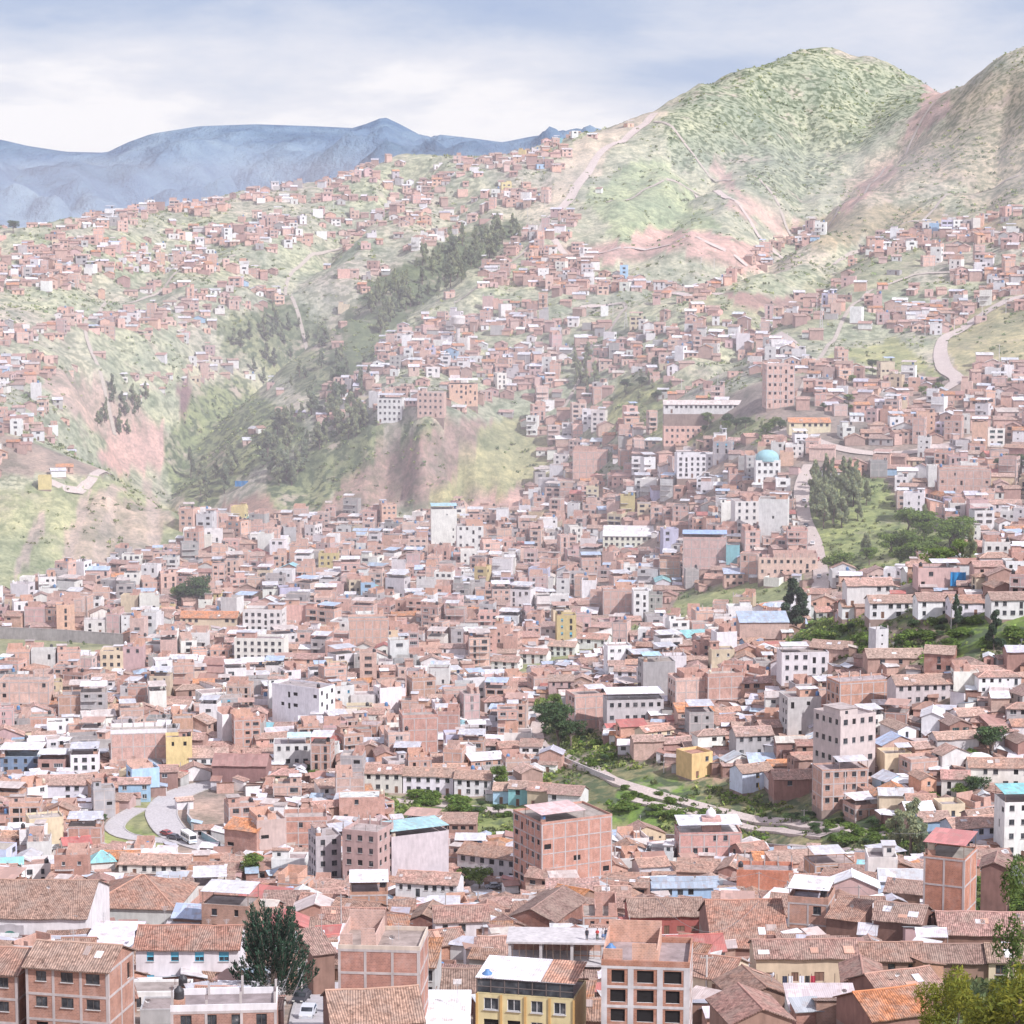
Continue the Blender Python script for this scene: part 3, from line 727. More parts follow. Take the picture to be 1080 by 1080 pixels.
WCACHE = {}
def window_mesh(w, h, st):
    key = (round(w*10), round(h*10), st)
    if key in WCACHE: return WCACHE[key]
    b = MB(); fc = {'frame': (.72,.71,.70), 'dark': (.10,.09,.085), 'wood': (.26,.15,.10), 'bluew': (.12,.42,.58), 'greenw': (.10,.30,.25), 'door': (.24,.14,.10), 'bluedoor': (.10,.33,.50)}[st]
    hw = w/2; f = .07 if w < 1.8 else .09
    if st in ('door', 'bluedoor'):
        b.box((-hw, 0, 0), (hw, .06, h), 'wood', fc)
        b.box((-hw, -.05, 0), (-hw+f, -.002, h), 'paint', tuple(c*1.4 for c in fc)); b.box((hw-f, -.05, 0), (hw, -.002, h), 'paint', tuple(c*1.4 for c in fc)); b.box((-hw+f, -.05, h-f), (hw-f, -.002, h), 'paint', tuple(c*1.4 for c in fc))
        b.box((-.03, -.03, .1), (.03, -.002, h-f-.05), 'wood', tuple(c*.5 for c in fc))
    else:
        b.face([(-hw, .04, 0), (hw, .04, 0), (hw, .04, h), (-hw, .04, h)], 'blueglass' if st == 'bluew' and h < 1.1 else 'pane')
        b.box((-hw, -.03, 0), (-hw+f, .04, h), 'paint', fc); b.box((hw-f, -.03, 0), (hw, .04, h), 'paint', fc)
        b.box((-hw+f, -.03, h-f), (hw-f, .04, h), 'paint', fc); b.box((-hw+f, -.03, 0), (hw-f, .04, f), 'paint', fc)
        nm = max(1, round(w/.75)) if w > .8 else 1
        for i in range(1, nm): x = -hw + w*i/nm; b.box((x-.03, -.02, f), (x+.03, .035, h-f), 'paint', fc)
        if st == 'bluew' and h >= 1.1: b.box((-hw+f, -.01, h*.45), (hw-f, .03, h-f), 'paint', (.14,.50,.66))
        b.box((-hw-.06, -.24, -.07), (hw+.06, -.02, 0), 'plaster', (.6,.58,.56))
    me = b.mesh('door' if 'door' in st else 'window'); WCACHE[key] = me
    return me

def auto_ops(W, z0, ns, sh, rg, st, dens, door, bay=None, wsz=None):
    ops = []; nb = max(1, int((W - .8) / (bay or rg.uniform(2.1, 3.0))))
    bw = (W - .6) / nb
    ww = min(bw*(.62 if not wsz else .9), wsz[0] if wsz else rg.choice([.9, 1.1, 1.3, 1.7, 2.1])); wh = wsz[1] if wsz else rg.choice([1.0, 1.15, 1.3])
    dcol = rg.randrange(nb); ct = [(rg.uniform(.8, 1.15), rg.choices('wnbs', [72, 8, 12, 8] if not wsz else [88, 4, 8, 0])[0]) for _ in range(nb)]
    for f in range(ns):
        for c in range(nb):
            if rg.random() > dens: continue
            xc = .3 + bw*(c+.5)
            if f == 0 and door and c == dcol:
                ops.append((xc-.5, xc+.5, z0+.02, z0+2.05, 'door')); continue
            w_ = ww*rg.uniform(.8, 1.05) if rg.random() < .3 else ww
            k_, ty = ct[c]
            if ty == 'n' and dens < 1: continue
            if ty == 's': ops.append((xc-.3, xc+.3, z0+f*sh+1.4, z0+f*sh+1.95, 'open')); continue
            if ty == 'b' and f > 0 and sh > 2.45: ops.append((xc-.5, xc+.5, z0+f*sh+.12, z0+f*sh+2.05, 'open' if rg.random() < .4 else st)); continue
            w_ = min(w_*k_, bw*.92)
            zz = z0 + f*sh + (max(.25, sh-.45-wsz[1]) if wsz else .95)
            ops.append((xc-w_/2, xc+w_/2, zz, min(zz+wh, z0+(f+1)*sh-.32), 'open' if rg.random() < (.5 if st == 'open' else .1) else st))
    return ops

def roof_slope(mb, a0, a1, b0, b1, mat, col, th, rg, sag, nseg):
    """one pitched plane: eave line a0-a1, ridge line b0-b1, given thickness; sags a little along its length"""
    a0, a1, b0, b1 = map(Vector, (a0, a1, b0, b1)); dn = Vector((0, 0, th)); pts = []
    for i in range(nseg + 1):
        t = i / nseg; j = 0 if i in (0, nseg) else 1
        pts.append((a0.lerp(a1, t) + Vector((0, 0, rg.uniform(-sag, sag*.5)*j)), b0.lerp(b1, t) + Vector((0, 0, rg.uniform(-sag, sag*.3)*j))))
    for (p, q), (p2, q2) in zip(pts[:-1], pts[1:]):
        mb.face([p + dn, p2 + dn, q2 + dn, q + dn], mat, col)
        mb.face([p, q, q2, p2], 'wood', (.2,.14,.11))
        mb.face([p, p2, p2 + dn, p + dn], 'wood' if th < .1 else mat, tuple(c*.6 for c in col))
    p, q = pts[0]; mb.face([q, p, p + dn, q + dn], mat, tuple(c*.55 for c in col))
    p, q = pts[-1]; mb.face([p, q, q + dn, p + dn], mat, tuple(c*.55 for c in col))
    return pts

def gen(sp, pos, yaw, lite):
    """builders of one house's parts in its own frame (front towards -y). Returns list of (name, builder) and window list"""
    rg = random.Random(sp['seed']); w, d, ns, sh = sp['w'], sp['d'], sp['ns'], sp['sh']
    roof, ext = sp['roof'], sp['ext']; H = sp.get('H') or ns*sh
    mat, wcol = sp['wmat'], sp['wcol']; rmat, rcol = sp['rmat'], sp['rcol']
    parts = []; wins = []; wb = MB(); pl = MB()
    sides = [('f', (-w/2, -d/2), (1, 0), w), ('r', (w/2, -d/2), (0, 1), d), ('b', (w/2, d/2), (-1, 0), w), ('l', (-w/2, d/2), (0, -1), d)]
    c, s = math.cos(yaw), math.sin(yaw)
    vis = {}
    L = math.hypot(pos[0], pos[1]) or 1
    for nm, o, dx, W in sides:
        n_ = (dx[1]*c + dx[0]*s, dx[1]*s - dx[0]*c)
        vis[nm] = -(n_[0]*pos[0] + n_[1]*pos[1]) / L
    best = max(vis, key=vis.get)
    shed_dir = roof == 'shed'; pitch = sp.get('pitch', .42)
    rise = (d/2)*pitch if roof in ('gable', 'hip') else d*sp.get('pitch', .22) if shed_dir else 0
    openings = sp.get('ops', {})
    for nm, o, dx, W in sides:
        ops = openings.get(nm)
        if ops is None:
            ops = []
            if vis[nm] > .08 and sp['win'] != 'none':
                want = sp['win'] == 'all' or (sp['win'] == 'front') == (nm == best)
                dens = sp.get('dens', .9)
                if want: ops = auto_ops(W, 0, ns, sh, rg, sp['wst'], dens, nm == best, sp.get('bay'), sp.get('wsz'))
                elif rg.random() < .5: ops = [q for q in auto_ops(W, 0, ns, sh, rg, 'open', .22, False)]
        top = H
        ops = [q for q in ops if q[1] < W-.1 and q[0] > .1 and q[3] < top]
        hi = H + (rise if shed_dir and nm == 'b' else 0)
        wall_side(wb, o, dx, W, -min(ext, .35), hi, ops, mat, wcol, not lite)
        if ext > .36 and (vis[nm] > -.2 or not lite): wall_side(pl, o, dx, W, -ext, -.35, [], 'adobe', (.30,.225,.19), False)
        if not lite:
            for u0, u1, v0, v1, st in ops:
                if st == 'open': continue
                um = (u0+u1)/2; nx, ny = dx[1], -dx[0]
                wins.append((u1-u0, v1-v0, st, (o[0]+dx[0]*um-nx*.1, o[1]+dx[1]*um-ny*.1, v0), math.atan2(dx[1], dx[0])))
        if roof == 'gable' and nm in 'rl':
            x = o[0]; wb.face([(x, o[1], H), (x, o[1]+dx[1]*W, H), (x, 0, H+rise)], mat, wcol)
        if shed_dir and nm in 'rl':
            ya, yb = -d/2, d/2; x = o[0]
            f_ = [(x, ya, H), (x, yb, H), (x, yb, H+rise)]; wb.face(f_ if nm == 'r' else f_[::-1], mat, wcol)
    if roof in ('flat',):
        wb.face([(-w/2, -d/2, H-.02), (w/2, -d/2, H-.02), (w/2, d/2, H-.02), (-w/2, d/2, H-.02)], 'slab', rcol)
    parts.append(('wall', wb)); parts.append(('plinth', pl))
    # concrete frame of confined masonry
    if sp.get('frame'):
        fb = MB(); fcol = sp.get('fcol', (.52,.47,.45))
        for nm, o, dx, W in sides:
            if vis[nm] < .05: continue
            nx, ny = dx[1], -dx[0]
            def bar(u0, u1, v0, v1, k):
                p = lambda u, v, q: (o[0]+dx[0]*u+nx*q, o[1]+dx[1]*u+ny*q, v)
                fb.face([p(u0,v0,k), p(u1,v0,k), p(u1,v1,k), p(u0,v1,k)], 'concrete', fcol)
                if not lite:
                    fb.face([p(u0,v1,k), p(u1,v1,k), p(u1,v1,0), p(u0,v1,0)], 'concrete', fcol); fb.face([p(u0,v0,0), p(u1,v0,0), p(u1,v0,k), p(u0,v0,k)], 'concrete', fcol)
                    fb.face([p(u0,v0,0), p(u0,v0,k), p(u0,v1,k), p(u0,v1,0)], 'concrete', fcol); fb.face([p(u1,v0,k), p(u1,v0,0), p(u1,v1,0), p(u1,v1,k)], 'concrete', fcol)
            for f in range(1, ns+1): bar(0, W, f*sh-.30, f*sh-.02, .05)
            nc = max(1, round(W/(sp.get('cbay', 3.4)))); opn = openings.get(nm) or []
            for i in range(nc+1):
                cw = sp.get('cw', .15); u = min(max(W*i/nc, cw), W-cw); bar(u-cw, u+cw, -min(ext, .5), ns*sh-.31, .04)
        parts.append(('concrete_frame', fb))
    rb = MB()
    if roof == 'gable':
        ov = .35 if lite else sp.get('ov', .45); og = .3; th = .14; dz = -ov*pitch
        ns_ = 1 if lite else max(3, int(w/1.8)); sg = 0 if lite else .13
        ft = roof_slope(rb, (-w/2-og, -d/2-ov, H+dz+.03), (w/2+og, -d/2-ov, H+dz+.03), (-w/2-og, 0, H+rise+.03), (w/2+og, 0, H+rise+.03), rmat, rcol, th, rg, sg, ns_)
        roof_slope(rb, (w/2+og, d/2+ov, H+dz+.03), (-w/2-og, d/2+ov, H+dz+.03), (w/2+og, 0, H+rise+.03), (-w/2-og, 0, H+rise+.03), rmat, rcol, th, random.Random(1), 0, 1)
        parts.append(('roof', rb))
        if not lite:
            cb = MB()
            for (p, q), (p2, q2) in zip(ft[:-1], ft[1:]): cb.tube(q + Vector((0,0,th-.03)), q2 + Vector((0,0,th-.03)), .15, .15, 'plaster', tuple(min(1, x*1.25) for x in rcol), n=6)
            parts.append(('roof>ridge_cap', cb))
            if rmat == 'tile' and rg.random() < .55:           # odd sheets and skylights laid over broken tiles
                for q in range(rg.choice([1, 1, 2, 3])):
                    pb = MB(); pw, pl_ = rg.uniform(.7, 1.8), rg.uniform(.7, 1.6); u0 = rg.uniform(-w/2+.3, w/2-.3-pw); t0 = rg.uniform(.08, .55); t1 = min(.95, t0+pl_/(d/2))
                    yz = lambda t: (-d/2*(1-t), H+rise*t+th+.09); pc = rg.choice([(.78,.76,.76), (.7,.7,.72), (.62,.58,.56), (.62,.36,.26), (.45,.36,.32)])
                    (ya, za), (yb, zb2) = yz(t0), yz(t1); pb.face([(u0,ya,za),(u0+pw,ya,za),(u0+pw,yb,zb2),(u0,yb,zb2)], 'tin', pc); pb.face([(u0,ya,za-.08),(u0+pw,ya,za-.08),(u0+pw,ya,za),(u0,ya,za)], 'tin', pc)
                    parts.append(('roof>patch', pb))
    elif roof == 'hip':
        ov = .4; th = .12; dz = -ov*pitch; hx = w/2+ov; hy = d/2+ov; rx = max(.3, w/2-d/2); zr = H+rise; ze = H+dz+.03
        A_ = [(-hx,-hy,ze), (hx,-hy,ze), (hx,hy,ze), (-hx,hy,ze)]; R0, R1 = (-rx,0,zr), (rx,0,zr)
        up = lambda p: (p[0], p[1], p[2]+th)
        rb.face([up(A_[0]), up(A_[1]), up(R1), up(R0)], rmat, rcol); rb.face([up(A_[1]), up(A_[2]), up(R1)], rmat, rcol)
        rb.face([up(A_[2]), up(A_[3]), up(R0), up(R1)], rmat, rcol); rb.face([up(A_[3]), up(A_[0]), up(R0)], rmat, rcol)
        for i in range(4): p, q = A_[i], A_[(i+1) % 4]; rb.face([p, q, up(q), up(p)], 'wood', (.25,.16,.12))
        rb.face(A_[::-1], 'wood', (.2,.14,.11))
        parts.append(('roof', rb))
        if not lite:
            cb = MB()
            for p, q in ((R0, R1), (A_[0], R0), (A_[1], R1)): cb.tube(up(p), up(q), .15, .15, 'plaster', tuple(min(1, x*1.3) for x in rcol), n=6)
            parts.append(('roof>ridge_cap', cb))
    elif shed_dir:
        ov = .4; k = rise/d; th = .09
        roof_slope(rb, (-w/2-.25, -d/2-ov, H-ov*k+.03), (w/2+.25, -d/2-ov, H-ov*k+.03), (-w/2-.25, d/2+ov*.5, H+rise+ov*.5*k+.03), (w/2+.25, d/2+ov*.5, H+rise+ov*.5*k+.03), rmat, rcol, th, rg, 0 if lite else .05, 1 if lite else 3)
        parts.append(('roof', rb))
    else:                             # flat roof with parapet and the clutter of an unfinished top floor
        ph = sp.get('par', rg.choice([.15, .5, .8, 1.0])); t_ = .16; pm, pc = sp.get('pmat', mat), sp.get('pcol', wcol)
        pb = MB()
        pb.box((-w/2-.02, -d/2-.02, H-.01), (w/2+.02, -d/2+t_, H+ph), pm, pc, 'd'); pb.box((-w/2-.02, d/2-t_, H-.01), (w/2+.02, d/2+.02, H+ph), pm, pc, 'd')
        pb.box((-w/2-.02, -d/2+t_, H-.01), (-w/2+t_, d/2-t_, H+ph), pm, pc, 'dfb'); pb.box((w/2-t_, -d/2+t_, H-.01), (w/2+.02, d/2-t_, H+ph), pm, pc, 'dfb')
        parts.append(('parapet', pb))
        cl = sp.get('clutter', rg.choice(['room', 'canopy', 'stubs', 'half stubs', 'half', 'room', 'tinroof', 'none']))
        if w < 5 or d < 5: cl = 'none' if cl != 'stubs' else cl
        if 'stubs' in cl:
            nx_ = max(2, round(w/3.4)+1)
            for i in range(nx_):
                for y in (-d/2+.2, d/2-.2):
                    x = -w/2+.2 + (w-.4)*i/(nx_-1); sb = MB(); hh = ph + rg.uniform(.3, 1.6)
                    sb.box((x-.13, y-.13, H-.01), (x+.13, y+.13, H+hh), 'concrete', (.5,.46,.44), 'd')
                    if not lite:
                        for q in (-.07, .07): sb.box((x+q-.02, y-.02, H+hh), (x+q+.02, y+.02, H+hh+.7), 'wood', (.2,.12,.1), 'd')
                    parts.append(('column_stub', sb))
        if 'half' in cl:               # a storey left half built
            b2 = MB(); m2, c2 = ('brick', rg.choice(BRICK)); sx_ = rg.choice([-1, 1]); xa, xb = (-w/2+t_+.02, w*rg.uniform(-.05, .3)) if sx_ < 0 else (w*rg.uniform(-.3, .05), w/2-t_-.02); ya, yb = -d/2+t_+.03, d/2-t_-.03
            z0 = H-.012; h1, h2, h3 = rg.uniform(1.2, 2.4), 2.4, rg.uniform(.8, 2.2)
            b2.box((xa, yb-.16, z0), (xb, yb, H+h2), m2, c2, 'd'); b2.box((xa, ya, z0), (xa+.16, yb-.163, H+h3), m2, c2, 'd'); b2.box((xb-.16, ya, z0), (xb, yb-.163, H+h1), m2, c2, 'd'); xm = xa + (xb-xa)*.35
            b2.box((xa+.163, ya, z0), (xm, ya+.16, H+h1), m2, c2, 'd'); b2.box((xm+1.0, ya, z0), (max(xm+1.1, xb-.163), ya+.16, H+h2), m2, c2, 'd')
            parts.append(('half_built_storey', b2))
        if 'room' in cl:
            b2 = MB(); rw, rd = w*rg.uniform(.3, .55), d*rg.uniform(.35, .6); x0 = rg.choice([-w/2+t_+.02, w/2-t_-.02-rw]); y0 = rg.uniform(-d/2+t_+.02, d/2-t_-.02-rd); hh = 2.3
            m2, c2 = (mat, wcol) if rg.random() < .6 else ('brick', rg.choice(BRICK))
            b2.box((x0, y0, H-.015), (x0+rw, y0+rd, H+hh), m2, c2, 'd'); parts.append(('roof_room', b2))
            b3 = MB(); rc = rg.choice([('tin', rg.choice(TINC)), ('tin', rg.choice(TINC)), ('slab', (.45,.4,.38)), ('tile', rg.choice(TILE))])
            b3.box((x0-.3, y0-.3, H+hh+.003), (x0+rw+.3, y0+rd+.3, H+hh+.13), rc[0], rc[1]); parts.append(('roof_room>roof', b3))
            if not lite or sp.get('big'):
                b4 = MB(); b4.box((x0+rw*.3, y0-.03, H+.9), (x0+rw*.3+.9, y0-.003, H+1.8), 'pane'); parts.append(('roof_room>window', b4))
        if 'canopy' in cl or 'tinroof' in cl:
            b2 = MB(); f_ = 1.0 if 'tinroof' in cl else rg.uniform(.5, .75); ww = w*f_-.3; x0 = -w/2+.15 if rg.random() < .5 else w/2-.15-ww; dd = d*f_-.3; y0 = -d/2+.15; hh = sp.get('chh', 2.3)
            tc_ = sp.get('ccol') or rg.choice(TINC + [(.62,.62,.64), (.78,.77,.78), (.45,.56,.70), (.50,.32,.26)])
            p = [(x0-.3, y0-.3, H+hh), (x0+ww+.3, y0-.3, H+hh), (x0+ww+.3, y0+dd, H+hh+.5), (x0-.3, y0+dd, H+hh+.5)]
            b2.face([(a, b, c_+.06) for a, b, c_ in p], 'tin', tc_); b2.face(p[::-1], 'wood', (.3,.25,.22))
            for i in range(4): a, b = p[i], p[(i+1) % 4]; b2.face([a, b, (b[0], b[1], b[2]+.06), (a[0], a[1], a[2]+.06)], 'tin', tuple(v*.7 for v in tc_))
            parts.append(('canopy', b2))
            for x in (x0, x0+ww-.1):
                for y in (y0, y0+dd-.15):
                    b3 = MB(); zt = H+hh+(y-y0+.3)/(dd+.3)*.5
                    b3.box((x, y, H-.01), (x+.1, y+.1, zt), 'wood', (.3,.22,.18), 'dt'); parts.append(('canopy>post', b3))
    for kx, kz in sp.get('balc', []):    # balcony slabs with rails on the front
        b2 = MB(); z = kz*sh; x0, x1 = kx
        b2.box((x0, -d/2-1.0, z-.18), (x1, -d/2-.002, z), 'concrete', (.5,.47,.45))
        b2.box((x0, -d/2-1.0, z+.85), (x1, -d/2-.94, z+.92), 'paint', (.2,.18,.18))
        k = x0 if not lite else x1
        while k < x1 - .03: b2.box((k, -d/2-.99, z), (k+.05, -d/2-.95, z+.85), 'paint', (.2,.18,.18), 'td'); k += .45
        parts.append(('balcony', b2))
    return parts, wins

HOUSES = []        # every planned house
def plan(px, py, w, d, ns, wall, roofk, yaw=0.0, roof='gable', sh=2.7, win='front', wst='dark', frame=False, name=None, label=None, base=None, x=None, y=None, hero=False, **kw):
    """w, d in metres; yaw in degrees, positive turns the front towards the right of the picture"""
    if x is None: x, y, z = ground(px, py)
    else: z = float(height(x, y))
    rg = random.Random(len(HOUSES) * 31 + 5)
    yaw_r = R(yaw)
    if roof == 'gablefront': roof, w, d, yaw_r = 'gable', d, w, yaw_r + math.pi/2
    wm, wc = WALLS[wall]; rm, rc = ROOFC[roofk]
    c, s = math.cos(yaw_r), math.sin(yaw_r)
    if hero:          # the anchor is the middle of the front wall's foot
        n_ = (math.sin(R(yaw)), -math.cos(R(yaw))); q = (w if abs(yaw_r - R(yaw)) > .1 else d) / 2
        x, y = x - n_[0]*q, y - n_[1]*q
    cz = [float(height(x + c*a*w/2 - s*b*d/2, y + s*a*w/2 + c*b*d/2)) for a in (-1, 1) for b in (-1, 1)]
    if not hero: z = min(max(sum(cz)/4, min(cz)+.2), min(cz)+1.6)
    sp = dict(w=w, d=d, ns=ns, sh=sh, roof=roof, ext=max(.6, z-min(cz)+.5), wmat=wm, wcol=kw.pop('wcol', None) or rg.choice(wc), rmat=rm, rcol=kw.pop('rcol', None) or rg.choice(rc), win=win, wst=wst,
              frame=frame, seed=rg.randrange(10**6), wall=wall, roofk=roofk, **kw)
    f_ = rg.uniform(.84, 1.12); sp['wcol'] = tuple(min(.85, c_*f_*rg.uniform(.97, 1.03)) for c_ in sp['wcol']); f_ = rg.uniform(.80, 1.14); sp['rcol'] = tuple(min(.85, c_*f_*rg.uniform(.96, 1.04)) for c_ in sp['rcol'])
    if y < 760:      # walls and tiles browner with nearness: the haze fade put into their colour
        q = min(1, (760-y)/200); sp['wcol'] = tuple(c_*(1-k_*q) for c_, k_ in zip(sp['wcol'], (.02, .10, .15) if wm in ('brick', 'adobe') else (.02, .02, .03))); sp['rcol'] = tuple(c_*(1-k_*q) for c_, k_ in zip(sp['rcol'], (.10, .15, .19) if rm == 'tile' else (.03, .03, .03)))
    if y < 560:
        q = min(1, (560-y)/80); sp['rcol'] = tuple(c_*(1-.24*q) for c_ in sp['rcol']) if rm != 'tin' else sp['rcol']; sp['wcol'] = tuple(c_*(1-.22*q) for c_ in sp['wcol']) if wm in ('brick', 'adobe') else sp['wcol']  # nearest roofs and walls darkened more: shadow contrast put into the colour
    elif y > 900 and wm in ('brick', 'adobe'): sp['wcol'] = tuple(min(.8, c_*1.10+.035) for c_ in sp['wcol'])  # far brick and adobe paled: bright haze put into the colour
    if base is not None: z = base
    h = dict(sp=sp, pos=(x, y, z), yaw=yaw_r, hero=hero, name=name, label=label, H=sp.get('H') or ns*sh)
    HOUSES.append(h)
    return h

def make_house(h, name, cat):
    root = empty(name, h['pos'], h['yaw'])
    parts, wins = gen(h['sp'], h['pos'], h['yaw'], False)
    last = {}
    for nm, mb in parts:
        if not mb.v: continue
        if '>' in nm:
            p, nm = nm.split('>'); mb.build(nm, last.get(p, root))
        else: last[nm] = mb.build(nm, root)
    for w, hh, st, loc, rz in wins: link('door' if 'door' in st else 'window', window_mesh(w, hh, st), root, loc, (0, 0, rz))
    h['obj'] = root
    return root
# ------------------------------------------------------------------ buildings one can pick out in the photograph
def HB(L, R_, base, top, depth, yaw, wall, roofk, roof='gable', ns=None, cat='house', name=None, label=None, **kw):
    px = (L + R_) / 2
    x, y, z = ground(px, base)
    mpp = (y * CT - z * ST) / F
    w = (R_ - L) * mpp / max(.3, math.cos(R(yaw))); H = (base - top) * mpp / .965
    if ns is None: ns = max(1, round(H / 2.7))
    if kw.get('wst') != 'door' and 'wsz' not in kw: kw['wsz'] = (1.3 if wall != 'brick' else 1.2, 1.35); kw.setdefault('bay', 2.4)
    h = plan(px, base, w, depth, ns, wall, roofk, yaw, roof, sh=H / ns, name=name, label=label, hero=True, **kw)
    h['cat'] = cat
    up = ((depth/2*.42)*.96 + depth/2*.28)/mpp if h['sp']['roof'] in ('gable','hip') else 6
    PROT.append((L, top - up*.8, R_, base - .4*(base-top), y))
    return h
PROT = []
BLK = dict(roof='flat', cat='apartment block', name='apartment_block')
HB(-78, 22, 1100, 1025, 8, -12, 'brick', 'tile', ns=3, dens=1, wst='dark', bay=2.7, wsz=(1.7,1.15), frame=True, label='brick flats with ribbed tile roof cut off by the photo edge', wcol=(.46,.285,.23))
HB(27, 117, 1102, 1022, 8, -12, 'brick', 'tile', ns=3, dens=1, wst='dark', bay=2.3, wsz=(1.5,1.15), frame=True, label='three storey brick flats with ribbed tile roof at the bottom corner', wcol=(.46,.285,.23))
HB(-70, 92, 1006, 968, 20, -2, 'white', 'tile', ns=1, win='none', pitch=.36, label='white walled church hall with long clay roof and green arched door', name='church_hall', cat='church')
HB(92, 186, 992, 958, 17, -6, 'white', 'tile', 'hip', ns=1, win='none', pitch=.42, label='white church wing under a hipped clay tile roof', name='church_wing', cat='church')
HB(86, 138, 1010, 1002, 11, -4, 'white', 'white', 'shed', ns=1, win='none', pitch=.13, label='low shed with broad white sheet roof beside the church')
HB(144, 252, 1049, 1001, 9, 0, 'white', 'tile', ns=2, wst='bluew', dens=.95, bay=3.0, wsz=(1.2,1.3), label='white two storey house with bright blue window shutters')
HB(131, 200, 1066, 1048, 5, 2, 'white', 'slab', 'flat', ns=1, par=.3, clutter='none', label='pale terrace house below the house with blue shutters')
HB(181, 292, 1106, 1066, 6, 4, 'brick', 'slab', 'flat', ns=2, par=.7, pmat='plaster', pcol=(.76,.74,.74), clutter='stubs', frame=True, label='brick garage block with white parapet below the dark conifer')
HB(148, 186, 1080, 1066, 5, 2, 'grey', 'slab', 'flat', ns=1, clutter='tinroof', ccol=(.8,.78,.78), par=.2, label='small grey house with white canopy and outside stairs')
HB(331, 353, 1050, 1006, 7, 22, 'adobe', 'tile', 'shed', ns=2, win='none', label='narrow dark adobe house beside the street with parked cars')
HB(357, 397, 1034, 1001, 7, -3, 'white', 'white', 'shed', ns=2, wst='bluew', dens=.6, label='small white house with white roof tucked behind tall brick house')
HB(357, 443, 1096, 1002, 8, -5, 'brick', 'slab', 'flat', ns=4, win='front', dens=.16, frame=True, par=.45, pmat='plaster', pcol=(.62,.53,.44), clutter='half', wcol=(.52,.32,.255), label='tall blank brick house with pale concrete bands and half built top')
HB(444, 459, 1072, 1020, 7, -5, 'grey', 'orange', 'shed', ns=3, label='narrow grey house squeezed beside the tall blank brick house')
HB(461, 505, 1070, 1052, 10, 0, 'adobe', 'tile', ns=1, win='none', wcol=(.33,.16,.13), label='low house with striped tile roof and maroon wall beside yellow building')
HB(437, 494, 1094, 1084, 8, 0, 'grey', 'white', 'shed', ns=1, win='none', label='white corrugated shed roof in front of the striped tile roof')
HB(352, 446, 1104, 1080, 11, 10, 'adobe', 'tile', ns=1, win='none', label='broad clay tile roof below the tall blank brick house')
YB = HB(503, 605, 1118, 1051, 6.5, -13, 'yellow', 'slab', 'flat', ns=3, wst='frame', win='front', par=.1, clutter='tinroof', ccol=(.80,.79,.80), chh=1.7, dens=1, bay=2.4, wsz=(1.5,1.3), wcol=(.72,.60,.35), label='yellow three storey building with glazed roof terrace under white canopy')
UB = HB(634, 726, 1122, 1020, 9, -6, 'brick', 'slab', 'flat', ns=5, wst='open', dens=1, bay=2.7, wsz=(1.9,1.35), cbay=2.75, cw=.3, fcol=(.60,.575,.565), frame=True, par=.6, clutter='half', wcol=(.52,.28,.20), label='unfinished brick building with thick grey concrete frame and open windows')
HB(672, 765, 1026, 1004, 7, 6, 'grey', 'red', ns=1, wst='dark', dens=1, label='long grey house with dull red sheet roof and dark windows')
HB(700, 728, 1050, 1030, 6, -30, 'pink', 'orange', 'shed', ns=1, win='none', pitch=.5, label='small lean-to with tilted bright orange tile roof')
HB(664, 742, 988, 966, 9, 3, 'red', 'tile', ns=1, dens=1, wst='door', label='red walled house with sagging clay tile roof and doors')
HB(752, 832, 1008, 999, 21, 2, 'adobe', 'tile', ns=1, win='none', rcol=(.62,.36,.265), pitch=.46, label='broad smooth salmon tile roof with two small dormers')
LB = HB(797, 905, 1042, 1010, 7, 2, 'cream', 'tile', ns=1, dens=1, wst='door', sh_=0, label='long tiled house with washing hung along its balcony')
HB(905, 975, 1036, 1013, 7, 0, 'adobe', 'tile', ns=1, dens=.5, wst='wood', label='adobe section of the long tiled row with white tin porch')
HB(976, 1042, 1034, 1015, 7, -1, 'adobe', 'tile', ns=1, dens=.7, wst='wood', label='brown walled section of long tiled row behind the yellowing bush')
HB(1043, 1130, 1034, 1015, 7, -3, 'cream', 'tile', ns=1, dens=.8, wst='wood', label='cream end section of the long tiled row at the photo edge')
HB(974, 1014, 988, 906, 8, -24, 'brick', 'slab', 'flat', ns=3, win='none', frame=True, par=.2, clutter='tinroof', ccol=(.55,.22,.20), wcol=(.53,.285,.20), label='tall brick house with grey cement cross and red roof above green bank', name='apartment_block', cat='apartment block')
HB(1034, 1060, 980, 916, 7, -15, 'adobe', 'tile', 'gablefront', ns=2, win='none', wcol=(.40,.25,.22), label='tall blank adobe gable beside the green bank')
HB(831, 872, 996, 953, 7, -16, 'brick', 'tin', 'flat', ns=2, frame=True, dens=.3, clutter='tinroof', label='brick house with tiled ledge and tin top beside salmon roof')
HB(872, 905, 994, 970, 7, -25, 'adobe', 'tile', 'shed', ns=1, win='none', label='small dark adobe house with sloping tile roof')
HB(922, 970, 998, 972, 8, -20, 'adobe', 'tile', 'gable', ns=1, win='none', label='adobe house with a small blue tank on its wall')
HB(884, 930, 978, 962, 8, -10, 'grey', 'tile', ns=1, dens=.6, label='grey house with mottled yellowish tile roof')
HB(934, 975, 962, 942, 7, -20, 'adobe', 'tile', 'gable', ns=1, win='none', label='dark adobe house with pale sloping roof behind mottled roof')
HB(433, 459, 986, 970, 9, -10, 'brick', 'tile', 'gablefront', ns=1, win='none', wcol=(.36,.2,.165), label='brown gable end facing out beside white tin roof')
HB(459, 516, 992, 972, 8, 5, 'white', 'tile', ns=1, dens=1, label='house with thick mossy tile roof over a glazed white gallery')
HB(536, 584, 990, 970, 16, -22, 'brick', 'tile', 'gablefront', ns=1, win='none', wcol=(.36,.2,.165), label='brown brick gable with broad salmon roof behind people on slab')
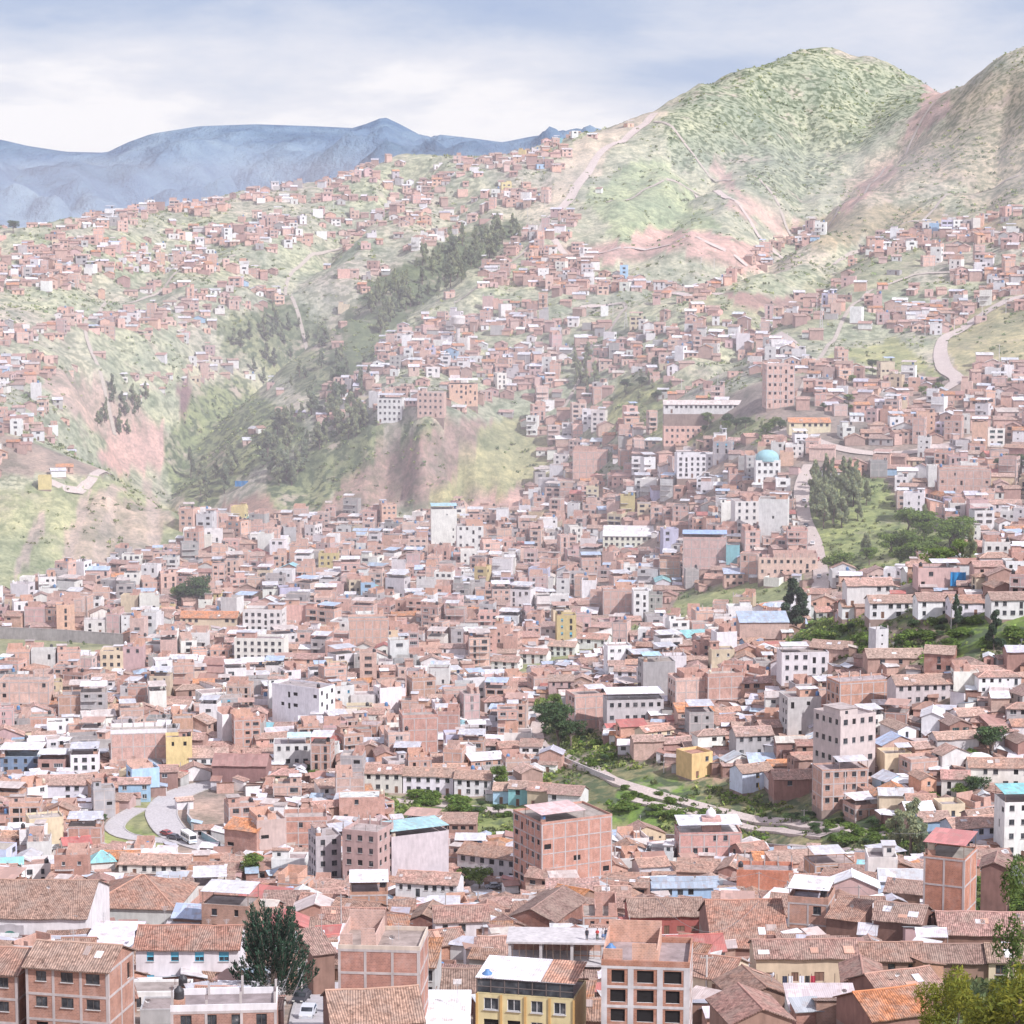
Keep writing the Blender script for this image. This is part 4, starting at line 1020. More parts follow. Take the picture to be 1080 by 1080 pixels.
HB(452, 492, 1012, 996, 7, 20, 'brick', 'tile', 'gable', ns=1, win='none', label='small brick house with crumpled tile roof')
HB(505, 540, 1026, 1010, 9, 0, 'orange', 'tile', ns=1, win='none', label='tile roofed house with orange wall beside the concrete skeleton')
HB(772, 836, 1106, 1078, 9, 12, 'adobe', 'tile', 'gablefront', ns=1, win='none', label='gabled adobe house with white satellite dish near bottom edge')
HB(778, 838, 1070, 1054, 9, 14, 'adobe', 'tile', 'gablefront', ns=1, win='none', label='adobe gable behind the house with satellite dish')
HB(834, 905, 1080, 1066, 7, 0, 'white', 'tin', 'shed', ns=1, win='none', pitch=.15, rcol=(.66,.56,.54), label='low shed under a patchwork of pink and grey tin sheets')
HB(890, 930, 1054, 1036, 8, -5, 'adobe', 'tile', 'gablefront', ns=1, win='none', wcol=(.40,.24,.20), label='brown gable standing in front of the washing balcony')
HB(930, 1000, 1068, 1050, 9, 22, 'adobe', 'tile', 'gable', ns=1, win='none', label='long adobe house with slanting tile roof above bushes')
HB(918, 985, 1092, 1072, 9, 20, 'adobe', 'orange', 'gable', ns=1, win='none', label='adobe house with orange and brown roof among the bushes')
HB(992, 1100, 998, 986, 10, -2, 'adobe', 'tile', ns=1, win='none', label='wide ribbed tile roof below the green bank')
HB(716, 768, 1052, 1030, 8, -24, 'cream', 'tile', ns=1, dens=.8, wst='wood', label='cream house with tile roof along the sloping lane')
# blocks in the middle distance
HB(571, 646, 942, 866, 15, 27, 'brick', 'slab', ns=5, win='side', wst='dark', bay=2.4, wsz=(1.6,1.3), dens=1, frame=True, par=.5, clutter='canopy', ccol=(.70,.50,.48), wcol=(.52,.31,.25), label='big five storey brick block with blank gridded face and curved canopy', **BLK)
HB(414, 473, 940, 884, 9, 26, 'grey', 'slab', ns=3, win='side', par=1.0, clutter='tinroof', ccol=(.36,.58,.60), wcol=(.55,.52,.52), label='grey rendered block with turquoise glazed roof terrace', **BLK)
HB(334, 360, 940, 884, 8, 18, 'grey', 'slab', ns=5, win='all', dens=1, par=.5, clutter='room', wcol=(.56,.52,.52), label='slim grey tower with a stack of dark windows', **BLK)
HB(361, 399, 944, 880, 10, -20, 'pink', 'slab', ns=5, win='all', dens=1, par=.8, clutter='stubs', wcol=(.56,.42,.39), label='pinkish five storey block with rows of dark windows', **BLK)
HB(417, 482, 962, 932, 8, -10, 'white', 'tile', ns=2, dens=1, wst='dark', bay=1.7, wsz=(.9,1.2), label='long white house with two even rows of small windows')
HB(482, 545, 928, 904, 9, -27, 'white', 'tile', ns=2, dens=1, wst='dark', label='white house with clay roof slanting down to the road junction')
HB(716, 782, 918, 880, 9, 4, 'brick', 'white', 'flat', ns=3, dens=.5, frame=True, par=.4, clutter='tinroof', ccol=(.72,.74,.78), wcol=(.54,.34,.30), label='brick house with white domed tank above green slope')
HB(688, 758, 950, 936, 7, 2, 'blue', 'bluetin', ns=1, dens=.5, label='low pale blue house with blue edged tin roof')
HB(777, 836, 942, 922, 8, -5, 'brick', 'slab', 'flat', ns=1, par=.9, clutter='stubs', win='none', wcol=(.52,.23,.15), label='roofless red brick walls with concrete stubs')
HB(884, 924, 834, 757, 12, 30, 'white', 'slab', ns=4, win='all', dens=1, wst='dark', bay=2.3, wsz=(1.4,1.5), par=.6, clutter='room', wcol=(.70,.61,.59), label='tall pinkish white block with four rows of square windows', **BLK)
HB(866, 916, 852, 813, 8, 12, 'brick', 'slab', 'flat', ns=3, win='front', wst='dark', par=.4, clutter='canopy', frame=True, label='brick house with white roofed porch below pinkish white block')
HB(884, 946, 754, 720, 9, 18, 'brick', 'slab', ns=3, win='side', frame=True, par=.5, clutter='stubs', wcol=(.53,.31,.23), label='orange brick block with dark windows on its narrow face', **BLK)
HB(830, 866, 778, 738, 9, 10, 'grey', 'slab', ns=4, win='side', par=.6, clutter='room', label='bare grey concrete block on the hillside', **BLK)
HB(824, 874, 722, 690, 9, 4, 'white', 'slab', ns=3, dens=1, par=.4, clutter='canopy', label='white building with wide glazed storeys', **BLK)
HB(970, 1003, 890, 866, 7, 8, 'blue', 'tile', ns=2, dens=.5, label='sky blue house with small clay roof')
HB(1004, 1054, 898, 873, 8, 14, 'lilac', 'tile', 'gable', ns=2, dens=1, wcol=(.58,.62,.76), label='pale lilac house with two rows of windows beside sky blue house')
HB(1058, 1112, 906, 848, 9, 5, 'white', 'slab', ns=4, dens=1, par=.3, clutter='tinroof', ccol=(.25,.58,.58), label='white block with turquoise roof at photo edge', **BLK)
HB(1022, 1088, 834, 810, 8, -4, 'white', 'tile', ns=2, dens=.7, label='long white house with clay roof above the green slope')
HB(993, 1022, 844, 822, 7, -8, 'white', 'tile', ns=2, dens=.6, label='small white house with brown roof among green trees')
HB(729, 752, 820, 797, 8, 30, 'yellow', 'rust', 'flat', ns=2, dens=.7, wcol=(.68,.50,.24), label='ochre house above the brown embankment')
HB(776, 816, 802, 776, 8, 10, 'grey', 'tile', ns=2, dens=1, label='grey house with orange roof and four square windows')
HB(782, 816, 834, 814, 7, 25, 'blue', 'tile', ns=2, dens=.5, wcol=(.62,.68,.78), label='pale blue house with salmon roof above green slope')
HB(816, 860, 842, 822, 8, 5, 'adobe', 'tile', ns=1, dens=.2, wcol=(.40,.24,.20), label='brown walled house with wide salmon roof above green slope')
HB(640, 700, 766, 740, 9, 6, 'white', 'white', 'flat', ns=2, dens=1, par=.4, clutter='tinroof', ccol=(.82,.82,.84), wcol=(.60,.57,.57), label='modern grey house with white flat roofs and long windows')
HB(678, 712, 744, 700, 9, 8, 'grey', 'slab', ns=4, win='side', par=.4, clutter='canopy', ccol=(.42,.64,.70), label='tall blank grey block with blue top', **BLK)
HB(712, 746, 754, 718, 9, 12, 'brick', 'slab', ns=3, win='side', frame=True, label='salmon brick block beside blank grey block', **BLK)
HB(746, 784, 748, 714, 9, 14, 'brick', 'slab', ns=3, win='side', frame=True, label='pale brick block with concrete grid on the slope', **BLK)
HB(606, 640, 770, 735, 9, 18, 'brick', 'slab', 'flat', ns=3, win='side', frame=True, label='brick house above the dark trees')
HB(536, 556, 850, 832, 7, -12, 'teal', 'tile', ns=2, dens=.7, label='turquoise house at the foot of the lane')
HB(520, 537, 848, 834, 7, -6, 'blue', 'tile', ns=1, dens=.7, label='small light blue house below round green tree')
HB(556, 578, 852, 834, 7, -14, 'cream', 'tile', ns=1, dens=.6, label='cream house with orange tile roof at the lane')
HB(578, 612, 856, 838, 8, -18, 'white', 'tile', ns=1, dens=.8, label='white house with clay roof at the end of lane')
HB(383, 424, 836, 816, 8, -6, 'white', 'tile', ns=2, dens=1, label='white colonial row house with tile roof behind yellow bush')
HB(425, 478, 838, 819, 8, -8, 'white', 'tile', ns=2, dens=1, label='long white colonial row house above the embankment')
HB(479, 518, 840, 822, 8, -8, 'white', 'tile', ns=2, dens=1, label='white colonial end house beside round green tree')
HB(289, 328, 812, 786, 9, 4, 'white', 'slab', 'flat', ns=2, dens=1, par=.3, clutter='canopy', ccol=(.55,.74,.78), label='white modern house with pale blue roof at the road bend', cat='house')
HB(425, 462, 806, 758, 9, 10, 'brick', 'slab', ns=4, win='side', frame=True, clutter='stubs', label='tall plain brick tower above white colonial row', **BLK)
HB(286, 338, 772, 726, 9, -32, 'white', 'slab', ns=4, win='side', par=.6, clutter='none', wcol=(.78,.76,.76), label='white four storey tower with windows on one side', **BLK)
HB(118, 176, 814, 774, 10, 8, 'brick', 'slab', ns=3, win='none', frame=True, par=1.2, pmat='plaster', pcol=(.8,.78,.78), clutter='stubs', wcol=(.56,.36,.31), label='big blank brick block with white parapet', **BLK)
HB(0, 52, 752, 720, 10, 0, 'brick', 'slab', ns=3, win='front', dens=.3, frame=True, clutter='stubs', label='wide brick block with pale grid at photo edge', **BLK)
HB(62, 88, 762, 735, 9, 6, 'brick', 'slab', ns=3, win='none', frame=True, label='plain brick block beside wide gridded block', **BLK)
HB(224, 281, 830, 808, 11, -3, 'red', 'rust', 'gable', ns=1, win='none', wcol=(.33,.19,.175), rcol=(.36,.2,.18), label='dark maroon hall inside the road bend', name='hall', cat='hall')
HB(106, 130, 714, 690, 8, 0, 'cream', 'slab', ns=3, dens=1, label='cream block with dark windows beside pink block', **BLK)
HB(130, 151, 714, 684, 8, 0, 'pink', 'slab', ns=3, dens=.2, label='dusty pink block with green base', **BLK)
HB(247, 300, 704, 676, 9, -6, 'white', 'slab', ns=4, dens=1, wst='dark', label='white block with four rows of dark windows', **BLK)
HB(256, 298, 674, 646, 9, -6, 'white', 'slab', ns=4, dens=1, wst='dark', label='white block standing behind the other white windowed block', **BLK)
HB(0, 44, 816, 799, 9, 0, 'blue', 'bluetin', 'flat', ns=2, dens=1, clutter='tinroof', wcol=(.25,.36,.5), label='dark blue glazed building at photo edge')
HB(38, 96, 846, 828, 9, 4, 'white', 'tile', ns=2, dens=.6, wcol=(.72,.7,.76), label='long white house with clay roof above small lawn')
HB(75, 104, 822, 798, 8, 6, 'white', 'slab', 'flat', ns=3, dens=1, label='white house with three glazed floors')
HB(236, 272, 908, 876, 9, -28, 'brick', 'orange', 'gable', ns=3, win='side', label='brick house with vivid orange tile roof')
HB(272, 302, 908, 868, 9, 20, 'grey', 'slab', 'flat', ns=4, win='side', wcol=(.56,.44,.40), label='pinkish grey block beside the vivid orange roof')
HB(300, 345, 902, 866, 9, 5, 'brick', 'slab', 'flat', ns=3, win='front', dens=.3, frame=True, label='orange brick house with white topped neighbours')
HB(97, 121, 918, 909, 6, 15, 'white', 'teal', 'hip', ns=1, win='none', pitch=.7, label='small pavilion with pointed turquoise roof')
HB(358, 406, 872, 842, 8, 4, 'brick', 'white', 'flat', ns=2, win='front', dens=.5, clutter='none', par=.2, label='brick house with flat white roof beside embankment')
HB(125, 200, 925, 912, 8, -4, 'white', 'tile', ns=1, dens=.9, label='white house with clay roof near the white bus')
HB(24, 53, 932, 915, 8, 14, 'white', 'tile', 'flat', ns=2, dens=1, label='small white house with square windows above church roof')
HB(336, 357, 604, 586, 8, 0, 'yellow', 'slab', ns=3, dens=1, wst='frame', label='bright yellow three storey block in the valley', **BLK)
HB(636, 700, 578, 566, 14, -4, 'white', 'white', 'shed', ns=2, dens=1, wcol=(.75,.73,.62), label='long cream school hall with white roof', name='school', cat='school')
HB(714, 758, 504, 482, 10, 4, 'white', 'slab', ns=4, dens=1, label='white block with rows of windows on the slope', **BLK)
HB(800, 830, 572, 528, 10, -10, 'white', 'slab', ns=6, dens=1, win='side', label='tall white block beside the valley road', **BLK)
HB(775, 800, 565, 530, 10, 6, 'white', 'slab', ns=5, dens=1, label='white block with balconies behind valley road', **BLK)
DM = HB(797, 823, 510, 488, 9, 0, 'white', 'slab', ns=3, dens=1, clutter='none', label='white building crowned by a turquoise dome', **BLK)
HB(808, 838, 430, 387, 11, 5, 'brick', 'slab', ns=5, dens=1, wst='open', frame=True, label='unfinished grey and brick tower block on the hillside', **BLK)
HB(990, 1044, 528, 497, 12, -6, 'brick', 'slab', ns=4, dens=.5, win='side', frame=True, label='wide brick block above the green hollow', **BLK)
HB(398, 424, 446, 422, 9, -10, 'white', 'slab', ns=4, dens=1, label='white block with dark windows above the cliff', **BLK)
HB(440, 468, 440, 415, 9, -8, 'brick', 'slab', ns=4, dens=1, label='brick block beside white block above the cliff', **BLK)
HB(474, 504, 428, 406, 9, 4, 'brick', 'slab', ns=4, dens=.6, label='second brick block above the cliff edge', **BLK)
HB(700, 830, 436, 427, 8, -1, 'white', 'tin', ns=1, dens=1, label='very long low white building with many windows', name='school', cat='school')
HB(832, 876, 458, 446, 8, 2, 'cream', 'orange', ns=1, dens=1, label='school hall with orange columns on the hillside', name='school', cat='school')
HB(780, 832, 680, 657, 10, 2, 'brick', 'bluetin', 'shed', ns=2, win='none', wcol=(.52,.36,.32), label='wide blank brick warehouse with blue edged roof')
HB(636, 668, 656, 624, 9, 2, 'brick', 'slab', ns=4, win='none', frame=True, label='pale brick tower beside white windowed block', **BLK)
HB(668, 684, 656, 626, 9, 2, 'white', 'slab', ns=4, dens=1, label='slim white block with three columns of windows', **BLK)
HB(720, 766, 606, 570, 10, -4, 'brick', 'slab', ns=4, win='none', frame=True, clutter='tinroof', ccol=(.35,.50,.75), wcol=(.54,.36,.33), label='brick block with blue sheet top in the valley', **BLK)
HB(800, 862, 610, 590, 9, -3, 'brick', 'tile', 'flat', ns=2, dens=1, label='row of brick shops beside the valley road')
HB(893, 942, 640, 618, 8, 4, 'white', 'tile', 'gable', ns=1, dens=.5, label='white gabled house on the spur above green bank')
HB(917, 970, 652, 636, 8, 3, 'white', 'tile', ns=2, dens=.8, label='long white house with clay roof above green bank')
HB(968, 1003, 652, 634, 8, 3, 'white', 'tile', ns=2, dens=.8, label='white house with six windows above green bank')
HB(1003, 1045, 650, 636, 8, 3, 'white', 'tile', ns=1, dens=.8, label='low white house on the crest beside the dark tree')
HB(1045, 1100, 652, 633, 8, 3, 'white', 'tile', ns=2, dens=.8, label='white house with turquoise base at crest edge')
HB(888, 915, 652, 640, 7, 3, 'white', 'tile', 'gable', ns=1, dens=.6, label='small white house at the tip of the spur')
HB(968, 1012, 622, 602, 9, 2, 'pink', 'slab', 'flat', ns=2, dens=.3, label='pink and blue house on the crest of the spur')
HB(975, 1005, 710, 690, 8, -16, 'brick', 'tile', 'gable', ns=2, dens=.7, wcol=(.4,.22,.17), label='dark brick house with clay roof below the green bank')
HB(915, 975, 708, 694, 9, 2, 'adobe', 'tile', ns=1, dens=.6, label='long low house with wide clay roof below green bank')
HB(855, 895, 700, 684, 8, -22, 'brick', 'tile', 'gable', ns=1, label='house with pale clay roof at the end of green bank')
HB(944, 1010, 745, 722, 9, 8, 'white', 'tile', ns=2, dens=1, wcol=(.68,.60,.58), label='long pinkish colonial house with rows of arched windows')
HB(700, 740, 470, 452, 9, 0, 'brick', 'slab', ns=3, dens=.8, label='brick block beside shrubs on the slope', **BLK)
HB(604, 640, 505, 478, 9, -6, 'brick', 'slab', ns=4, win='none', frame=True, label='blank brick block at the cliff foot', **BLK)
HB(455, 482, 585, 540, 9, 4, 'white', 'slab', ns=6, dens=1, win='side', clutter='tinroof', ccol=(.4,.65,.7), label='white tower with turquoise top in the valley', **BLK)
HB(482, 510, 590, 556, 9, 4, 'white', 'slab', ns=4, dens=.9, label='broad white block beside the turquoise topped tower', **BLK)
HB(368, 410, 690, 655, 9, 4, 'brick', 'slab', ns=4, win='none', frame=True, label='salmon brick block with a column of vents', **BLK)
HB(300, 332, 662, 640, 9, 0, 'brick', 'slab', ns=3, win='none', label='blank salmon brick block in the valley', **BLK)
HB(518, 546, 708, 698, 7, -16, 'white', 'tile', ns=2, dens=1, label='white row house at the low end of the pale valley path')
HB(548, 576, 700, 690, 7, -16, 'white', 'tile', ns=2, dens=1, label='second white row house up the pale valley path')
HB(578, 606, 692, 682, 7, -16, 'white', 'tile', ns=2, dens=1, label='third white row house up the pale valley path')
HB(609, 640, 684, 674, 7, -16, 'white', 'tile', ns=1, dens=1, label='fourth and highest white row house on the pale valley path')
HB(190, 250, 665, 652, 9, -2, 'cream', 'orange', ns=1, dens=.6, label='low school with orange roof below valley trees', name='school', cat='school')

# ------------------------------------------------------------------ the rest of the town, scattered along rows
NOHOUSE = [
 [(-100,640),(-100,520),(60,516),(130,502),(205,556),(180,578),(125,590),(45,615),(20,630)],
 [(130,500),(95,470),(40,400),(110,395),(165,450),(185,405),(250,395),(285,430),(260,460),(240,500),(215,545)],
 [(215,545),(240,500),(290,440),(350,450),(400,452),(490,448),(540,440),(575,470),(565,515),(470,530),(430,545)],
 [(360,345),(390,300),(470,250),(548,226),(552,250),(490,300),(420,345),(380,400),(350,395)],
 [(225,330),(300,320),(350,350),(370,400),(310,420),(270,385),(230,380)],
 [(690,112),(655,140),(640,190),(605,250),(640,285),(690,300),(735,305),(790,268),(850,238),(900,195),(1000,108),(960,70),(855,40),(790,55)],
 [(1100,50),(1000,105),(880,215),(850,240),(960,248),(1005,232),(1100,215)],
 [(730,320),(800,285),(890,235),(930,240),(870,300),(800,340)],
 [(560,738),(605,738),(655,790),(720,812),(800,822),(865,846),(930,868),(990,885),(975,912),(790,908),(650,892),(600,872),(400,842),(410,866),(480,884),(600,888),(535,862),(555,835),(590,805),(562,780)],
 [(395,838),(480,838),(600,858),(650,878),(650,892),(600,890),(480,885),(410,868)],
 [(815,695),(850,652),(960,648),(1120,648),(1120,696),(950,698),(880,690)],
 [(852,505),(935,505),(960,555),(1015,560),(1025,590),(930,612),(868,606)],
 [(485,712),(560,690),(650,662),(720,650),(700,668),(600,700),(520,718)],
 [(720,625),(850,614),(862,650),(800,653),(720,664),(690,656)],
 [(-50,664),(130,670),(150,690),(60,702),(-50,704)],
 [(80,882),(120,868),(150,838),(172,850),(180,878),(182,902),(100,898)],
 [(195,830),(272,840),(268,870),(225,884),(192,868)],
 [(650,398),(690,402),(710,440),(700,455),(640,440)], [(705,442),(830,440),(835,462),(705,462)],
 [(880,368),(950,362),(990,395),(985,400),(930,390),(870,378)],
 [(1010,345),(1100,325),(1100,370),(1010,390)],
 [(970,930),(1020,925),(1100,890),(1100,985),(985,980)],
 [(975,1045),(1110,1030),(1110,1120),(960,1120)],
 [(270,1040),(325,1040),(345,1110),(300,1110)],
]
_qy, _qx = np.mgrid[0:1250, -160:1260]
CUT = np.zeros(_qx.shape, bool)
for p in NOHOUSE: CUT |= inpoly(_qx, _qy, p)
def cutout(px, py):
    return bool(CUT[min(max(int(py), 0), 1249), min(max(int(px) + 160, 0), 1419)])
GRIDC = {}
def occupied(x, y, r):
    i, j = int(x // 12), int(y // 12)
    for a in (i-2, i-1, i, i+1, i+2):
        for b in (j-2, j-1, j, j+1, j+2):
            for qx, qy, qr in GRIDC.get((a, b), ()):
                if (qx-x)**2 + (qy-y)**2 < (r+qr)**2: return True
    return False
def occupy(x, y, r): GRIDC.setdefault((int(x // 12), int(y // 12)), []).append((x, y, r))
def occupy_house(h):
    w, d = h['sp']['w'], h['sp']['d']; x, y, _ = h['pos']; c, s = math.cos(h['yaw']), math.sin(h['yaw'])
    r = min(w, d) / 2; n_ = max(1, math.ceil(max(w, d) / (2*r) ))
    for k in range(n_):
        q = ((k + .5) / n_ - .5) * (max(w, d) - 2*r*.0) * (1 if n_ > 1 else 0)
        q = max(-max(w, d)/2 + r, min(max(w, d)/2 - r, q))
        occupy(x + (c*q if w >= d else -s*q), y + (s*q if w >= d else c*q), r * .97)
for h in HOUSES: occupy_house(h)
occupy(*ground(288, 1052)[:2], 3)

SPOTS = [(815,1008,895,1036,1040),(248,958,334,1052,1062),(188,874,212,896,892),(115,822,238,896,900),(316,1040,352,1100,1100),(250,900,290,926,930),(700,1030,740,1080,1085),(540,984,640,1034,1040),(560,752,650,830,835),(490,922,552,940,942),
 (640,830,760,870,875),(780,846,960,900,905),(400,850,600,884,888),(860,655,1080,692,698),(815,606,862,664,666),(940,842,985,906,908),(855,500,1025,605,612),(845,520,870,620,632),(275,815,350,842,846),(485,690,640,712,716),(200,842,285,884,890),(990,940,1080,978,985),(178,606,226,640,646),(0,660,130,680,690)]
for L_, t_, R_, b_, gb in SPOTS: PROT.append((L_, t_, R_, b_, ground((L_+R_)/2, gb)[1]))
PR = np.array(PROT)
def clear_view(x, y, z, w, d, ns):
    """fewer storeys, or no house at all, where it would stand in front of something the photograph shows"""
    for n_ in ([ns] if ns == 1 else [ns, max(1, ns//2), 1]):
        mp = (y*CT - z*ST)/F; a, b = project(x, y, z); x0, x1 = a - w/2/mp, a + w/2/mp; y1, y0 = b, b - (n_*2.7 + 1.3 + d*.2)/mp
        m = PR[:, 4] > y + 1
        ox = np.clip(np.minimum(x1, PR[:, 2]) - np.maximum(x0, PR[:, 0]), 0, None); oy = np.clip(np.minimum(y1, PR[:, 3]) - np.maximum(y0, PR[:, 1]), 0, None)
        fr = ox*oy / ((PR[:, 2]-PR[:, 0])*(PR[:, 3]-PR[:, 1]))
        if (fr[m] < .05).all(): return n_
    return 0
ZONES = [  # polygon, density, block share, storeys of blocks, angle, column and row pitch, kind
 ('fg',   [(-230,932),(1300,932),(1300,1180),(-230,1180)], 1.0, .10, (2, 3), -6, 8.6, 8.4),
 ('spur', [(600,700),(690,668),(800,668),(850,650),(1290,575),(1290,935),(640,935),(560,860),(560,760)], .97, .26, (2, 4), 10, 8.2, 8.0),
 ('crest',[(860,575),(1290,560),(1290,655),(860,655)], .95, .3, (2, 3), 4, 9.5, 9),
 ('mid',  [(-230,690),(620,690),(600,935),(-230,935)], .98, .46, (2, 4), 5, 8.3, 8.3),
 ('valley',[(-230,545),(560,545),(700,500),(870,500),(880,640),(700,700),(-230,700)], .98, .50, (2, 4), -3, 8.4, 8.8),
 ('city', [(560,430),(830,460),(1290,420),(1290,560),(860,620),(700,560),(560,560)], .97, .46, (2, 4), -5, 8.2, 8.8),
 ('hill', [(690,225),(1290,215),(1290,470),(830,470),(690,470)], .86, .20, (1, 3), -8, 7.0, 7.6),
 ('hill', [(370,290),(560,200),(640,190),(720,310),(700,470),(560,460),(330,450)], .88, .26, (1, 3), -6, 7.2, 7.8),
 ('hill', [(-230,262),(230,210),(300,230),(250,400),(120,420),(60,520),(-230,530)], .82, .20, (1, 3), 8, 7.0, 7.6),
 ('top',  [(60,205),(330,195),(420,150),(620,130),(560,260),(400,320),(230,340),(60,300)], .50, .15, (1, 2), 5, 7.2, 8.2),
 ('top',  [(180,380),(420,330),(480,400),(300,470),(250,470)], .6, .2, (1, 2), 5, 8, 9),
 ('top',  [(600,130),(700,112),(700,210),(600,210)], .10, .2, (1, 1), 5, 9, 12),
]
for zi, (kind, poly, dens, share, storeys, ang, sx, sy) in enumerate(ZONES):
    g = [ground(*p) for p in poly]; rg = random.Random(100 + zi)
    xs = [p[0] for p in g]; ys = [p[1] for p in g]
    cx0, cy0 = (min(xs)+max(xs))/2, (min(ys)+max(ys))/2; rad = math.hypot(max(xs)-min(xs), max(ys)-min(ys))/2
    nu, nv = int(rad/sx)+2, int(rad/sy)+2
    ca_, sa_ = math.cos(R(ang)), math.sin(R(ang))
    cand = []
    for j in range(-nv, nv+1):
        for i in range(-nu, nu+1):
            v = j*sy + rg.uniform(-.8, .8) + (j // 4)*(3.5 if kind not in ('hill', 'top') else 1.5)
            u = i*sx + rg.uniform(-1, 1) + (j*37 % 5)*1.3 + (i // 7)*4
            cand.append((cx0 + u*ca_ - v*sa_, cy0 + u*sa_ + v*ca_))
    C_ = np.array(cand); ok = (C_[:, 1] > 285) & (C_[:, 1] < 2250) & (np.abs(C_[:, 0]/C_[:, 1]) < .27); C_ = C_[ok]
    Zc = height(C_[:, 0], C_[:, 1]); PX, PY = project(C_[:, 0], C_[:, 1], Zc); hid = hidden_by(C_[:, 0], C_[:, 1], Zc)
    keep = inpoly(PX, PY, poly) & (hid < 7)
    patch = fbm(C_[:, 0]/60, Zc/7.5, 301, 3)
    for (x, y), z, px, py, hd, kp, pt in zip(C_, Zc, PX, PY, hid, keep, patch):
        if not kp: continue
        dd = dens if dens > .9 else dens * min(1.2, max(.03, (pt - .33) * 5.5))
        if rg.random() > dd or cutout(px, py): continue
        blk = rg.random() < share; bare = 0
        yw = ang + rg.gauss(0, 7) + (rg.choice([0, 0, 0, 12, -15]))
        roofk = 'tile'
        if blk:
            w, d, ns = rg.uniform(5.5, 9), rg.uniform(6, 8), rg.randint(*storeys); roof = 'flat'; roofk = 'slab'
            wall = rg.choices(['brick', 'white', 'grey', 'cream', 'pink', 'lilac', 'blue', 'yellow', 'teal'], [46, 32, 9, 4, 6, 1.2, .6, .6, .3])[0]
        elif kind in ('hill', 'top'):
            w, d, ns = rg.uniform(4.2, 8.5), rg.uniform(4, 5.6), rg.choice([1, 1, 1, 2]); roof = rg.choices(['gable', 'shed', 'gablefront', 'flat'], [45, 25, 15, 15])[0]
            roofk = rg.choices(['tile', 'tin', 'rust', 'orange', 'white'], [55, 22, 10, 7, 6])[0]
            wall = rg.choices(['brick', 'adobe', 'white', 'grey', 'pink', 'blue'], [45, 30, 12, 6, 5, 1])[0]
        else:
            w, d, ns = rg.uniform(6.5, 12), rg.uniform(5.2, 6.8), rg.choice([1, 1, 2, 2] if kind != 'fg' else [1, 1, 1, 2]); roof = rg.choices(['gable', 'gablefront', 'shed', 'hip'], [64, 18, 13, 5])[0]
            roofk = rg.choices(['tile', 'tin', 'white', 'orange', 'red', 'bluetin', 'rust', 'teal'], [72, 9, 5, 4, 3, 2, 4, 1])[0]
            wall = rg.choices(['brick', 'adobe', 'white', 'cream', 'grey', 'pink', 'blue', 'yellow', 'lilac'], [26, 32, 26, 4, 4, 4, 1, .5, 1])[0]
            if rg.random() < .15: yw += 90
        if blk and kind in ('hill', 'top'): w, d = w*.85, d*.85
        r = min(w, d)/2
        tall = max(w, d)
        rr = (.80 if kind in ('fg', 'spur', 'mid') else .84) * r
        if occupied(x, y, rr): w, d = w*.72, d*.78; rr *= .74
        if occupied(x, y, rr) or near_road(x, y, max(w, d)*.42): continue
        win = rg.choices(['front', 'side', 'all', 'none'], [52, 22, 12, 14])[0]
        if wall == 'adobe' and rg.random() < .5: win = 'none'
        ns = clear_view(x, y, z, max(w, d), d, ns)
        if not ns: continue
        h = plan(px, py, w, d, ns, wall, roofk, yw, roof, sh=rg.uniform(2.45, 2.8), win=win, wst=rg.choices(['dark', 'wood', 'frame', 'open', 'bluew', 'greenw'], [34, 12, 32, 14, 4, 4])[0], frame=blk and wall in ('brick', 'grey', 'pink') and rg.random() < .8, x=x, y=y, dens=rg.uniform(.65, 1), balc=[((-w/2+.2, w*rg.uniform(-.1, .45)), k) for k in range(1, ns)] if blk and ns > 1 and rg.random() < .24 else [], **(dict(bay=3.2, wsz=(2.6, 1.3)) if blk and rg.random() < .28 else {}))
        h['cat'] = 'apartment block' if blk and ns >= 3 else 'house'
        occupy_house(h)

# lean-tos, sheds and yard roofs squeezed into the gaps
for kind, poly, n_try in (('fg', ZONES[0][1], 12000), ('spur', ZONES[1][1], 9000), ('mid', ZONES[3][1], 8000), ('valley', ZONES[4][1], 5000)):
    rg = random.Random(len(poly) + n_try); x0, x1 = min(p[0] for p in poly), max(p[0] for p in poly); y0, y1 = min(p[1] for p in poly), min(1110, max(p[1] for p in poly))
    ok_ = np.argwhere(inpoly(PXV, PYV, poly) & (GY > 292) & (PXV > -60) & (PXV < 1140) & (PYV < 1120)); gn = np.random.default_rng(n_try); pick = ok_[gn.integers(0, len(ok_), n_try)]
    for i_, j_ in pick:
        px, py = PXV[i_, j_], PYV[i_, j_]; x, y, z = GX[i_, j_] + rg.uniform(-1, 1), GY[i_, j_] + rg.uniform(-2, 2), GZ[i_, j_]
        if cutout(px, py): continue
        w, d = rg.uniform(2.6, 5.5), rg.uniform(2.4, 3.8); r = min(w, d)/2
        if y < 290 or occupied(x, y, r*.72) or near_road(x, y, r*.9) or not clear_view(x, y, z, w, d, 1): continue
        plan(px, py, w, d, 1, rg.choices(['brick', 'adobe', 'white', 'grey', 'pink'], [30, 35, 20, 10, 5])[0], rg.choices(['tin', 'rust', 'tile', 'white', 'orange', 'bluetin', 'red'], [32, 12, 34, 12, 3, 4, 3])[0], rg.gauss(0, 14) + rg.choice([0, 0, 90, 180]), rg.choice(['shed', 'shed', 'gable']), sh=rg.uniform(2.0, 2.9), win=rg.choice(['front', 'none', 'none']), wst='dark', x=x, y=y, dens=.6)['cat'] = 'shed'
        occupy_house(HOUSES[-1])

